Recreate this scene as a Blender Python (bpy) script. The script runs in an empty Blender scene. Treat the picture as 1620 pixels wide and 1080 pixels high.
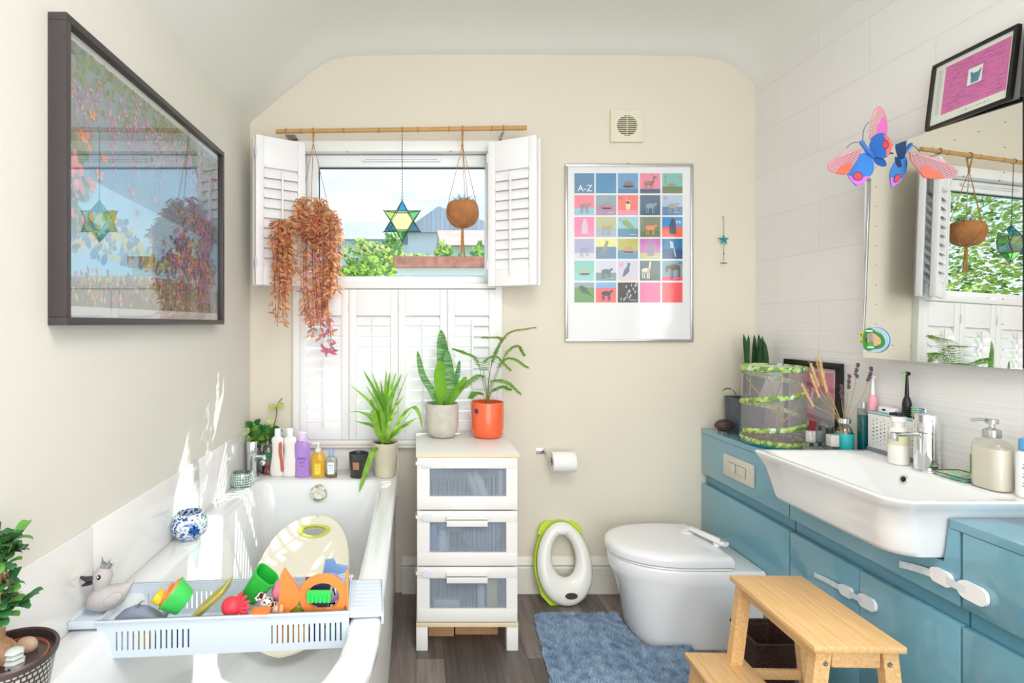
import bpy, bmesh, math, random
from mathutils import Vector, Matrix, Euler
from math import sin, cos, pi, radians as R
sc = bpy.context.scene
COL = sc.collection

# ---------------------------------------------------------------- camera
cam = bpy.data.cameras.new('camera'); camo = bpy.data.objects.new('camera', cam); COL.objects.link(camo)
camo.location = (0, 0, 1.25); camo.rotation_euler = (pi/2, 0, 0)
cam.sensor_width = 36; cam.lens = 870/1620*36; cam.shift_x = .0938; cam.shift_y = -.0173; cam.clip_start = .02
sc.camera = camo
# ---------------------------------------------------------------- world: bright summer sky with thin cloud
w = bpy.data.worlds.new('sky'); sc.world = w; w.use_nodes = True
nt = w.node_tree; nt.nodes.clear()
def N(t, k, **kw):
    n = t.nodes.new(k)
    for a, b in kw.items(): setattr(n, a, b)
    return n
tc = N(nt, 'ShaderNodeTexCoord'); mp = N(nt, 'ShaderNodeMapping'); mp.inputs['Scale'].default_value = (1, 1, 3.2)
mp.inputs['Location'].default_value = (.3, 0, .15)
nz = N(nt, 'ShaderNodeTexNoise'); nz.inputs['Scale'].default_value = 2.4; nz.inputs['Detail'].default_value = 7
cr = N(nt, 'ShaderNodeValToRGB'); cr.color_ramp.elements[0].position = .43; cr.color_ramp.elements[1].position = .60
sx = N(nt, 'ShaderNodeSeparateXYZ'); gr = N(nt, 'ShaderNodeValToRGB')
gr.color_ramp.elements[0].position = .0; gr.color_ramp.elements[0].color = (.80, .93, 1, 1)
gr.color_ramp.elements[1].position = .55; gr.color_ramp.elements[1].color = (.42, .70, 1, 1)
mx = N(nt, 'ShaderNodeMix', data_type='RGBA'); bg = N(nt, 'ShaderNodeBackground'); wo = N(nt, 'ShaderNodeOutputWorld')
L = nt.links.new
L(tc.outputs['Generated'], mp.inputs[0]); L(mp.outputs[0], nz.inputs[0]); L(nz.outputs[0], cr.inputs[0])
L(tc.outputs['Generated'], sx.inputs[0]); L(sx.outputs[2], gr.inputs[0])
L(cr.outputs[0], mx.inputs['Factor']); L(gr.outputs[0], mx.inputs['A']); mx.inputs['B'].default_value = (1, 1, 1, 1)
L(mx.outputs['Result'], bg.inputs[0]); L(bg.outputs[0], wo.inputs[0]); bg.inputs[1].default_value = 1.0
# ---------------------------------------------------------------- sun through the window
s = bpy.data.lights.new('sun', 'SUN'); s.energy = 4.6; s.angle = R(.7); s.color = (1, .95, .87)
so = bpy.data.objects.new('sun', s); COL.objects.link(so)
so.rotation_euler = Vector((-.80, -.95, -1.38)).to_track_quat('-Z', 'Y').to_euler(); so.location = (3, 6, 5)
# ---------------------------------------------------------------- added fill lights, overhead and at the open rear
def area(name, loc, size, energy, col, target=None, sy=None):
    a = bpy.data.lights.new(name, 'AREA'); a.energy = energy; a.color = col; a.size = size
    if sy: a.shape = 'RECTANGLE'; a.size_y = sy
    o = bpy.data.objects.new(name, a); COL.objects.link(o); o.location = loc
    if target: o.rotation_euler = (Vector(target)-Vector(loc)).to_track_quat('-Z', 'Y').to_euler()
    return o
area('overhead_fill', (.45, .35, 2.47), .9, 16, (1, .97, .93), (.45, .5, 0))  # unseen overhead fill added to brighten the room, no fitting modelled
area('rear_fill', (.4, -1.15, 1.35), 1.9, 26, (1, .985, .97), (.4, 2.5, 1.2), 2.2)  # unseen fill added across the open rear, no doorway there
sc.view_settings.view_transform = 'Standard'; sc.view_settings.look = 'None'
sc.view_settings.gamma = 1; sc.view_settings.use_curve_mapping = False
sc.view_settings.exposure = .52

# ---------------------------------------------------------------- helpers
def C(h, a=1):
    h = h.lstrip('#'); r = [int(h[i:i+2], 16)/255 for i in (0, 2, 4)]
    return tuple((c/12.92 if c <= .04045 else ((c+.055)/1.055)**2.4) for c in r)+(a,)
_m = {}
def mat(name, col, rough=.5, metal=0, var=0, vs=8, bump=0, bs=60, coat=0, trans=0, ior=1.45, spec=.5, sss=0, emit=0):
    if name in _m: return _m[name]
    m = bpy.data.materials.new(name); m.use_nodes = True; t = m.node_tree; b = t.nodes['Principled BSDF']
    c = C(col) if isinstance(col, str) else col
    b.inputs['Base Color'].default_value = c; b.inputs['Roughness'].default_value = rough; b.inputs['Metallic'].default_value = metal
    b.inputs['Specular IOR Level'].default_value = spec; b.inputs['IOR'].default_value = ior
    b.inputs['Coat Weight'].default_value = coat; b.inputs['Coat Roughness'].default_value = .06; b.inputs['Transmission Weight'].default_value = trans
    if sss: b.inputs['Subsurface Weight'].default_value = sss; b.inputs['Subsurface Scale'].default_value = .01
    if emit: b.inputs['Emission Color'].default_value = c; b.inputs['Emission Strength'].default_value = emit
    if var or bump:
        co = N(t, 'ShaderNodeTexCoord')
    if var:
        n = N(t, 'ShaderNodeTexNoise'); n.inputs['Scale'].default_value = vs; n.inputs['Detail'].default_value = 5
        r = N(t, 'ShaderNodeMapRange'); r.inputs[1].default_value = .3; r.inputs[2].default_value = .7; r.inputs[3].default_value = 1-var; r.inputs[4].default_value = 1+var*.6
        h = N(t, 'ShaderNodeHueSaturation'); h.inputs['Color'].default_value = c
        t.links.new(co.outputs['Object'], n.inputs[0]); t.links.new(n.outputs[0], r.inputs[0]); t.links.new(r.outputs[0], h.inputs['Value']); t.links.new(h.outputs[0], b.inputs['Base Color'])
    if bump:
        n = N(t, 'ShaderNodeTexNoise'); n.inputs['Scale'].default_value = bs; n.inputs['Detail'].default_value = 4
        bu = N(t, 'ShaderNodeBump'); bu.inputs['Strength'].default_value = bump; bu.inputs['Distance'].default_value = .004
        t.links.new(co.outputs['Object'], n.inputs[0]); t.links.new(n.outputs[0], bu.inputs['Height']); t.links.new(bu.outputs[0], b.inputs['Normal'])
    _m[name] = m; return m
def clear(name, col='#ffffff', gloss=.12, tint=1.0, rough=.03, edge=.5):
    """thin clear glass or plastic: see-through with a glossy skin"""
    if name in _m: return _m[name]
    m = bpy.data.materials.new(name); m.use_nodes = True; t = m.node_tree; t.nodes.clear()
    tr = N(t, 'ShaderNodeBsdfTransparent'); tr.inputs[0].default_value = tuple(x*tint for x in C(col)[:3])+(1,)
    g = N(t, 'ShaderNodeBsdfGlossy'); g.inputs['Roughness'].default_value = rough
    lw = N(t, 'ShaderNodeLayerWeight'); lw.inputs[0].default_value = .25
    mr = N(t, 'ShaderNodeMapRange'); mr.inputs[3].default_value = gloss; mr.inputs[4].default_value = min(1, gloss+edge)
    x = N(t, 'ShaderNodeMixShader'); o = N(t, 'ShaderNodeOutputMaterial')
    t.links.new(lw.outputs['Fresnel'], mr.inputs[0]); t.links.new(mr.outputs[0], x.inputs[0])
    t.links.new(tr.outputs[0], x.inputs[1]); t.links.new(g.outputs[0], x.inputs[2]); t.links.new(x.outputs[0], o.inputs[0])
    _m[name] = m; return m
def gauze(name, col, alpha, rough=.8):
    """sheer net or frosted skin: part see-through, part diffuse"""
    if name in _m: return _m[name]
    m = bpy.data.materials.new(name); m.use_nodes = True; t = m.node_tree; b = t.nodes['Principled BSDF']
    b.inputs['Base Color'].default_value = C(col); b.inputs['Roughness'].default_value = rough; b.inputs['Alpha'].default_value = alpha
    _m[name] = m; return m
def leafmat(name, col, var=.25, trans=.35, rough=.45, vs=25):
    if name in _m: return _m[name]
    m = mat(name, col, rough, var=var, vs=vs); t = m.node_tree; b = t.nodes['Principled BSDF']; o = t.nodes['Material Output']
    tl = N(t, 'ShaderNodeBsdfTranslucent'); x = N(t, 'ShaderNodeMixShader'); x.inputs[0].default_value = trans
    src = b.inputs['Base Color'].links[0].from_socket
    t.links.new(src, tl.inputs[0]); t.links.new(b.outputs[0], x.inputs[1]); t.links.new(tl.outputs[0], x.inputs[2]); t.links.new(x.outputs[0], o.inputs[0])
    return m

def roundrect(x0, x1, y0, y1, r, n=6):
    """corners in order (x1,y1) (x0,y1) (x0,y0) (x1,y0); r one radius or four"""
    if not isinstance(r, (list, tuple)): r = [r]*4
    out = []
    for (cx, cy, sx_, sy_, a0, rr) in ((x1, y1, -1, -1, 0, r[0]), (x0, y1, 1, -1, pi/2, r[1]), (x0, y0, 1, 1, pi, r[2]), (x1, y0, -1, 1, 1.5*pi, r[3])):
        for i in range(n+1):
            a = a0+pi/2*i/n
            out.append((cx+sx_*rr+rr*cos(a), cy+sy_*rr+rr*sin(a)))
    return out
def ellipse(cx, cy, rx, ry, n=32, a0=0): return [(cx+rx*cos(a0+2*pi*i/n), cy+ry*sin(a0+2*pi*i/n)) for i in range(n)]
def smooth_curve(p, n=8):
    """Catmull-Rom through 3D points"""
    p = [Vector(q) for q in p]
    if len(p) < 3: return [p[0].lerp(p[-1], i/n) for i in range(n+1)]
    q = [p[0]*2-p[1]]+p+[p[-1]*2-p[-2]]; out = []
    for i in range(1, len(q)-2):
        a, b, c, d = q[i-1:i+3]
        for k in range(n):
            t = k/n; out.append(.5*((2*b)+(c-a)*t+(2*a-5*b+4*c-d)*t*t+(3*b-a-3*c+d)*t**3))
    out.append(p[-1]); return out
class MB:
    def __init__(s): s.v = []; s.f = []; s.m = []
    def add(s, v, f, m=0, M=None):
        o = len(s.v)
        if M is not None: v = [M @ Vector(q) for q in v]
        s.v += [tuple(q) for q in v]; s.f += [tuple(i+o for i in g) for g in f]
        s.m += [m]*len(f) if isinstance(m, int) else m
        return s
    def bm(s, b, m=0, M=None):
        b.verts.index_update(); s.add([v.co.copy() for v in b.verts], [[v.index for v in f.verts] for f in b.faces], m, M); b.free(); return s
    def box(s, x0, x1, y0, y1, z0, z1, m=0, bev=0, M=None, seg=2):
        x0, x1 = min(x0, x1), max(x0, x1); y0, y1 = min(y0, y1), max(y0, y1); z0, z1 = min(z0, z1), max(z0, z1)
        b = bmesh.new(); bmesh.ops.create_cube(b, size=1)
        for v in b.verts: v.co = Vector((x0+(v.co.x+.5)*(x1-x0), y0+(v.co.y+.5)*(y1-y0), z0+(v.co.z+.5)*(z1-z0)))
        if bev: bmesh.ops.bevel(b, geom=b.edges[:], offset=min(bev, .49*min(x1-x0, y1-y0, z1-z0)), segments=seg, profile=.5, affect='EDGES')
        return s.bm(b, m, M)
    def loft(s, rings, m=0, cap0=True, cap1=True, close=True, M=None):
        n = len(rings[0]); v = [q for r in rings for q in r]; f = []
        for i in range(len(rings)-1):
            for j in range(n if close else n-1):
                k = (j+1) % n; f.append((i*n+j, i*n+k, (i+1)*n+k, (i+1)*n+j))
        if cap0: f.append(tuple(range(n))[::-1])
        if cap1: f.append(tuple(range((len(rings)-1)*n, len(rings)*n)))
        return s.add(v, f, m, M)
    def lathe(s, prof, c=(0, 0, 0), n=28, m=0, M=None, sx=1, sy=1, cap0=True, cap1=True):
        rings = [[(c[0]+r*cos(2*pi*i/n)*sx, c[1]+r*sin(2*pi*i/n)*sy, c[2]+z) for i in range(n)] for r, z in prof]
        return s.loft(rings, m, cap0 and prof[0][0] > 0, cap1 and prof[-1][0] > 0, M=M)
    def cyl(s, a, b, r, r2=None, n=20, m=0, cap=True):
        return s.tube([a, b], [r, r if r2 is None else r2], n, m, cap)
    def tube(s, pts, r, n=8, m=0, cap=True, sq=1, up=None):
        pts = [Vector(p) for p in pts]; rr = r if isinstance(r, (list, tuple)) else [r]*len(pts); rings = []; pu = None
        for i, p in enumerate(pts):
            d = (pts[min(i+1, len(pts)-1)]-pts[max(i-1, 0)]); d = d.normalized() if d.length > 1e-9 else Vector((0, 0, 1))
            if pu is None:
                u = Vector(up) if up else (Vector((0, 0, 1)) if abs(d.z) < .9 else Vector((1, 0, 0)))
            else: u = pu
            u = (u-d*u.dot(d)); u = u.normalized() if u.length > 1e-6 else d.orthogonal().normalized(); pu = u; w_ = d.cross(u)
            rings.append([p+u*(rr[i]*cos(2*pi*j/n)*sq)+w_*(rr[i]*sin(2*pi*j/n)) for j in range(n)])
        return s.loft(rings, m, cap, cap)
    def prism(s, pts, t, m=0, M=None, mside=None):
        """outline in local XY extruded from z=0 to z=t"""
        n = len(pts); v = [(x, y, 0) for x, y in pts]+[(x, y, t) for x, y in pts]
        f = [tuple(range(n))[::-1], tuple(range(n, 2*n))]+[(i, (i+1) % n, n+(i+1) % n, n+i) for i in range(n)]
        return s.add(v, f, [m, m]+[m if mside is None else mside]*n, M)
    def flat(s, pts, m=0, M=None): return s.add([(x, y, 0) for x, y in pts], [tuple(range(len(pts)))], m, M)
    def ell(s, c, r, m=0, n=16, k=10, M=None, rot=None):
        rx, ry, rz = r if isinstance(r, (list, tuple)) else (r, r, r)
        T = Matrix.Translation(c) @ (Euler(rot).to_matrix().to_4x4() if rot else Matrix())
        if M is not None: T = M @ T
        rings = [[(rx*sin(pi*i/k)*cos(2*pi*j/n), ry*sin(pi*i/k)*sin(2*pi*j/n), -rz*cos(pi*i/k)) for j in range(n)] for i in range(1, k)]
        o = len(s.v); s.loft(rings, m, False, False, M=T)
        a = len(s.v); s.v += [tuple(T @ Vector((0, 0, -rz))), tuple(T @ Vector((0, 0, rz)))]
        for j in range(n):
            s.f.append((a, o+(j+1) % n, o+j)); s.m.append(m)
            l = o+(k-2)*n; s.f.append((a+1, l+j, l+(j+1) % n)); s.m.append(m)
        return s
    def blade(s, pts, wid, m=0, side=None, fold=.25, prof=None):
        """long leaf along a curve; width wid at the widest"""
        pts = [Vector(p) for p in pts]; n = len(pts); v = []; f = []
        for i, p in enumerate(pts):
            t = i/(n-1); wv = (prof(t) if prof else sin(pi*min(1, .12+.88*t))**.7)*wid/2
            if i == n-1: wv = wid*.01
            d = (pts[min(i+1, n-1)]-pts[max(i-1, 0)]).normalized()
            sd = Vector(side) if side else d.cross(Vector((0, 0, 1)))
            sd = sd-d*sd.dot(d)
            sd = sd.normalized() if sd.length > 1e-5 else Vector((1, 0, 0)); nn = sd.cross(d)
            v += [p-sd*wv+nn*wv*fold, p, p+sd*wv+nn*wv*fold]
        for i in range(n-1):
            a = i*3; f += [(a, a+1, a+4, a+3), (a+1, a+2, a+5, a+4)]
        return s.add(v, f, m)
    def leaf(s, p, d, up, L_, W_, m=0, curl=.15):
        """small pointed-oval leaf"""
        d = Vector(d).normalized(); sd = d.cross(Vector(up)); sd = sd.normalized() if sd.length > 1e-4 else d.orthogonal().normalized(); nn = sd.cross(d); p = Vector(p)
        v = [p, p+d*L_*.35+sd*W_*.5+nn*W_*.12, p+d*L_*.72+sd*W_*.38-nn*L_*curl*.4+nn*W_*.1, p+d*L_-nn*L_*curl, p+d*L_*.72-sd*W_*.38-nn*L_*curl*.4+nn*W_*.1, p+d*L_*.35-sd*W_*.5+nn*W_*.12, p+d*L_*.4, p+d*L_*.72-nn*L_*curl*.4]
        return s.add(v, [(0, 1, 6), (0, 6, 5), (1, 2, 7, 6), (5, 6, 7, 4), (2, 3, 7), (4, 7, 3)], m)
    def text(s, string, size, m=0, M=None, align='LEFT', ext=0):
        cu = bpy.data.curves.new('t', 'FONT'); cu.body = string; cu.size = size; cu.extrude = ext; cu.align_x = align; cu.resolution_u = 2
        o = bpy.data.objects.new('t', cu); COL.objects.link(o)
        dg = bpy.context.evaluated_depsgraph_get(); me = bpy.data.meshes.new_from_object(o.evaluated_get(dg))
        s.add([v.co.copy() for v in me.vertices], [tuple(p.vertices) for p in me.polygons], m, M)
        bpy.data.objects.remove(o); bpy.data.curves.remove(cu); bpy.data.meshes.remove(me); return s
    def put(s, name, mats, parent=None, label=None, sharp=35, w_=False, recalc=True, kind=None):
        me = bpy.data.meshes.new(name)
        off = Vector((0, 0, 0))
        if w_:
            q = parent
            while q: off += q.location; q = q.parent
        me.from_pydata([Vector(v)-off for v in s.v], [], s.f)
        for mm in (mats if isinstance(mats, (list, tuple)) else [mats]): me.materials.append(mm)
        me.polygons.foreach_set('material_index', s.m)
        me.polygons.foreach_set('use_smooth', [True]*len(s.f)); me.update()
        if recalc:
            b = bmesh.new(); b.from_mesh(me); bmesh.ops.recalc_face_normals(b, faces=b.faces[:]); b.to_mesh(me); b.free()
        me.set_sharp_from_angle(angle=R(sharp))
        o = bpy.data.objects.new(name, me); COL.objects.link(o)
        if parent: o.parent = parent
        if label: o['label'] = label
        if kind: o['kind'] = kind
        return o
def thing(name, label, cat, loc=(0, 0, 0), rz=0, group=None, rot=None):
    o = bpy.data.objects.new(name, None); COL.objects.link(o); o.empty_display_size = .02
    o.location = loc; o.rotation_euler = rot if rot else (0, 0, rz); o['label'] = label; o['category'] = cat
    if group: o['group'] = group
    return o
def tag(o, label, cat, group=None):
    o['label'] = label; o['category'] = cat
    if group: o['group'] = group
    return o
def struct(o, label=None):
    o['kind'] = 'structure'
    if label: o['label'] = label
    return o
def dup(root, loc=None, rot=None, label=None, group=None):
    r = root.copy(); COL.objects.link(r)
    if loc is not None: r.location = loc
    if rot is not None: r.rotation_euler = rot
    if label: r['label'] = label
    if group: r['group'] = group
    def rec(a, b):
        for ch in list(a.children):
            if ch is b: continue
            c = ch.copy(); COL.objects.link(c); c.parent = b; rec(ch, c)
    rec(root, r); return r
F = 870.
def atY(px, py, Y): return ((px-658)/F*Y, Y, 1.25-(py-512)/F*Y)
def atX(px, py, X):
    Y = F*X/(px-658); return (X, Y, 1.25-(py-512)/F*Y)
def atZ(px, py, z):
    Y = F*(1.25-z)/(py-512); return ((px-658)/F*Y, Y, z)
RX = Matrix.Rotation(pi/2, 4, 'X')     # local XY -> world XZ, facing -Y
def TR(x, y, z): return Matrix.Translation((x, y, z))
def on_left(x, y, z): return Matrix(((0, 0, 1, x), (1, 0, 0, y), (0, 1, 0, z), (0, 0, 0, 1)))    # local x->+Y, y->Z, z->+X
def on_right(x, y, z): return Matrix(((0, 0, -1, x), (-1, 0, 0, y), (0, 1, 0, z), (0, 0, 0, 1)))  # local x->-Y, y->Z, z->-X

# ---------------------------------------------------------------- shared materials
white = mat('white_satin', '#f1f1ef', .35)
gloss_white = mat('white_gloss', '#f6f6f6', .12, coat=.3)
enamel = mat('bath_enamel', '#f2f4f5', .10, coat=.5)
ceramic = mat('ceramic', '#f4f5f6', .07, coat=.6)
chrome = mat('chrome', '#e6e8ea', .07, 1)
steel = mat('brushed_steel', '#b8b5ae', .3, 1)
black = mat('black_satin', '#171719', .35)
soil = mat('soil', '#4a3226', .95, var=.5, vs=90, bump=.8, bs=150)
jute = mat('jute', '#b98a55', .9, var=.2, vs=60)
# ================================================================ THE SETTING
XL, XR, YB, Y0 = -.771, 1.58, 2.56, -1.15
paint = mat('wall_paint_cream', '#e3dbcb', .75, var=.02, vs=2, bump=.05, bs=120)
paint_l = mat('wall_paint_cream_lit', '#e1ddd4', .75, var=.02, vs=2, bump=.05, bs=120)  # same paint as the back wall, whiter light put into its colour
ceil_m = mat('ceiling_paint', '#e8e8e2', .8, var=.015, vs=2)
# floor: grey-brown wood-look vinyl planks
def planks():
    m = bpy.data.materials.new('vinyl_planks'); m.use_nodes = True; t = m.node_tree; b = t.nodes['Principled BSDF']; b.inputs['Roughness'].default_value = .42
    co = N(t, 'ShaderNodeTexCoord'); mp = N(t, 'ShaderNodeMapping'); mp.inputs['Rotation'].default_value = (0, 0, pi/2)
    br = N(t, 'ShaderNodeTexBrick'); br.inputs['Scale'].default_value = 1; br.inputs['Brick Width'].default_value = .47; br.inputs['Row Height'].default_value = .104
    br.inputs['Mortar Size'].default_value = .0014; br.inputs['Color1'].default_value = (0, 0, 0, 1); br.inputs['Color2'].default_value = (1, 1, 1, 1); br.inputs['Mortar'].default_value = (0, 0, 0, 1)
    br.offset = .37; br.inputs['Mortar Smooth'].default_value = .2
    m2 = N(t, 'ShaderNodeMapping'); m2.inputs['Scale'].default_value = (30, 1.6, 1)
    n = N(t, 'ShaderNodeTexNoise'); n.inputs['Scale'].default_value = 1.6; n.inputs['Detail'].default_value = 8; n.inputs['Roughness'].default_value = .65
    r1 = N(t, 'ShaderNodeValToRGB'); e = r1.color_ramp.elements; e[0].position = .25; e[0].color = C('#544b47'); e[1].position = .75; e[1].color = C('#857a74')
    r2 = N(t, 'ShaderNodeMapRange'); r2.inputs[3].default_value = .55; r2.inputs[4].default_value = 1.6
    h = N(t, 'ShaderNodeHueSaturation')
    l = t.links.new
    l(co.outputs['Object'], mp.inputs[0]); l(mp.outputs[0], br.inputs[0]); l(co.outputs['Object'], m2.inputs[0]); l(m2.outputs[0], n.inputs[0])
    l(n.outputs[0], r1.inputs[0]); l(r1.outputs[0], h.inputs['Color']); l(br.outputs['Color'], r2.inputs[0]); l(r2.outputs[0], h.inputs['Value']); l(h.outputs[0], b.inputs['Base Color'])
    return m
struct(MB().box(XL-.1, XR+.1, Y0, YB+.12, -.06, 0).put('floor', planks()))
# right wall: white wavy-relief tiles
def tiles():
    m = bpy.data.materials.new('white_wave_tile'); m.use_nodes = True; t = m.node_tree; b = t.nodes['Principled BSDF']; b.inputs['Roughness'].default_value = .28
    co = N(t, 'ShaderNodeTexCoord'); sp = N(t, 'ShaderNodeSeparateXYZ'); cb = N(t, 'ShaderNodeCombineXYZ'); mp = N(t, 'ShaderNodeMapping'); mp.inputs['Location'].default_value = (.026, .0335, 0)
    br = N(t, 'ShaderNodeTexBrick'); br.inputs['Scale'].default_value = 1; br.inputs['Brick Width'].default_value = .485; br.inputs['Row Height'].default_value = .196
    br.inputs['Mortar Size'].default_value = .0016; br.inputs['Mortar Smooth'].default_value = .3; br.inputs['Color1'].default_value = C('#eae8e6'); br.inputs['Color2'].default_value = C('#edebe9'); br.inputs['Mortar'].default_value = C('#dfddda')
    m2 = N(t, 'ShaderNodeMapping'); m2.inputs['Scale'].default_value = (3.2, 95, 1)
    n = N(t, 'ShaderNodeTexNoise'); n.inputs['Scale'].default_value = 1; n.inputs['Detail'].default_value = 1; n.inputs['Distortion'].default_value = .3
    ad = N(t, 'ShaderNodeMath', operation='SUBTRACT'); bu = N(t, 'ShaderNodeBump'); bu.inputs['Strength'].default_value = .42; bu.inputs['Distance'].default_value = .004
    l = t.links.new
    l(co.outputs['Object'], sp.inputs[0]); l(sp.outputs[1], cb.inputs[0]); l(sp.outputs[2], cb.inputs[1]); l(cb.outputs[0], mp.inputs[0]); l(mp.outputs[0], br.inputs[0])
    l(cb.outputs[0], m2.inputs[0]); l(m2.outputs[0], n.inputs[0]); l(n.outputs[0], ad.inputs[0]); l(br.outputs['Fac'], ad.inputs[1]); l(ad.outputs[0], bu.inputs['Height']); l(bu.outputs[0], b.inputs['Normal']); l(br.outputs['Color'], b.inputs['Base Color'])
    return m
struct(MB().box(XR, XR+.1, Y0, YB+.12, 0, 2.75).put('wall_right', tiles()))
struct(MB().box(XL-.1, XL, Y0, YB+.12, 0, 2.4).put('wall_left', paint_l))
# back wall with the window opening
WX0, WX1, WZ0, WZ1 = -.548, .380, .700, 2.070
struct(MB().box(XL-.1, WX0, YB, YB+.12, 0, 2.75).box(WX1, XR+.1, YB, YB+.12, 0, 2.75).box(WX0, WX1, YB, YB+.12, 0, WZ0).box(WX0, WX1, YB, YB+.12, WZ1, 2.75).put('wall_back', paint))
# ceiling: flat middle, sloping and rounded down to both side walls, softly coved at the window wall
prof = [(-.80, 2.155), (-.771, 2.185), (-.70, 2.252), (-.60, 2.345), (-.50, 2.437), (-.44, 2.482), (-.38, 2.512), (-.30, 2.526), (0, 2.532), (.5, 2.532), (1.0, 2.530), (1.30, 2.524), (1.42, 2.507), (1.50, 2.462), (1.55, 2.410), (1.58, 2.372), (1.62, 2.34)]
rings = []
for (y, d) in ((Y0, .045), (1.6, .045), (2.28, .045), (2.38, .038), (2.46, .020), (2.52, -.008), (2.56, -.030), (2.60, -.03)):
    rings.append([(x, y, z+d*min(1, max(0, (z-2.2)*4))) for x, z in prof])
cm = MB(); cm.loft(rings, 0, False, False, close=False)
top = [(x, y, 2.75) for y in (Y0, 2.6) for x in (-.8, 1.62)]
cm.add(top, [(0, 1, 3, 2)]); struct(cm.put('ceiling', ceil_m, recalc=False, sharp=60))
# skirting board on the window wall
sk = [(0, 0), (.016, 0), (.016, .118), (.010, .124), (.014, .130), (.020, .136), (.014, .144), (.012, .150), (.006, .160), (0, .168)]
struct(MB().loft([[(x, YB-a, b) for a, b in sk] for x in (-.065, 1.328)]).put('baseboard_back', mat('skirting_paint', '#ebe5dc', .35)))
# tiled upstand round the bath
up = mat('bath_upstand_tile', '#f0eeec', .14, coat=.3)
m = MB()
for a, b in ((-.6, .02), (.023, .66), (.663, 1.30), (1.303, 1.94), (1.943, 2.56)): m.box(XL, XL+.008, a, b-.0015, .45, .772, bev=.0015)
struct(m.put('trim_1', up), 'white tiled upstand along the left wall above the bath')
struct(MB().box(XL+.008, -.565, YB-.009, YB, .45, .764, bev=.0015).box(-.5635, -.08, YB-.009, YB, .45, .672, bev=.0015).put('trim_2', up), 'white tiled upstand behind the bath ledge')
struct(MB().box(-.575, .402, YB-.03, YB, .676, .692, bev=.005).put('trim_3', mat('sill_paint', '#e9e1d6', .4)), 'painted sill below the window')

# ---------------------------------------------------------------- window
upvc = mat('window_plastic', '#f3f4f6', .25)
wn = bpy.data.objects.new('window_1', None); COL.objects.link(wn); wn.location = (-.085, YB, .70); struct(wn, 'white framed window with a fixed lower and an opening upper light')
m = MB()   # shutter frame standing on the wall
fx0, fx1, fz0, fz1 = -.567, .398, .692, 2.092
for a in ((fx0, fx0+.032, fz0, fz1), (fx1-.032, fx1, fz0, fz1), (fx0+.032, fx1-.032, fz1-.05, fz1), (fx0+.032, fx1-.032, fz0, fz0+.022), (fx0+.032, fx1-.032, 1.412, 1.436)):
    m.box(a[0], a[1], YB-.032, YB+.02, a[2], a[3], bev=.004)
m.put('shutter_frame', white, wn, w_=True)
m = MB()
for a in ((-.548, -.505, .70, 2.07), (.337, .38, .70, 2.07), (-.505, .337, 2.030, 2.07), (-.505, .337, .70, .745), (-.505, .337, 1.405, 1.44)): m.box(a[0], a[1], YB+.03, YB+.085, a[2], a[3], bev=.004)
m.put('outer_frame', upvc, wn, w_=True)
m = MB()
for a in ((-.510, -.458, 1.432, 2.04), (.326, .342, 1.432, 2.04), (-.458, .326, 1.985, 2.04), (-.458, .326, 1.432, 1.472)): m.box(a[0], a[1], YB+.015, YB+.065, a[2], a[3], bev=.004)
m.put('upper_sash', upvc, wn, w_=True)
MB().box(-.456, .324, YB+.03, YB+.0345, 1.978, 1.986).box(-.4585, -.452, YB+.03, YB+.0345, 1.472, 1.98).put('gasket', mat('gasket', '#3a4550', .6), wn, w_=True)
glassm = clear('window_glass', '#f4fbff', .006, edge=.03)
MB().box(-.458, .326, YB+.04, YB+.046, 1.472, 1.985).put('upper_pane', glassm, wn, w_=True)
MB().box(-.505, .337, YB+.05, YB+.056, .745, 1.405).put('lower_pane', glassm, wn, w_=True)
m = MB(); m.box(-.25, .115, YB-.002, YB+.016, 2.006, 2.024, bev=.004)
m.box(-.235, .10, YB-.0035, YB-.001, 2.0125, 2.0145, 1)
m.put('trickle_vent', [upvc, mat('vent_slit', '#8b8f93', .6)], wn, w_=True)
MB().box(-.105, -.080, YB-.02, YB+.016, 1.43, 1.444, bev=.003).put('stay_peg', upvc, wn, w_=True)
m = MB()
for px, py in ((549, 240), (636, 240), (713, 239), (766, 244)):
    x, y, z = atY(px, py, YB-.034); m.cyl((x, y-.001, z), (x, y+.004, z), .003, n=8)
m.put('magnet_catch', mat('catch_grey', '#6b6b70', .5), wn, w_=True)

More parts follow.
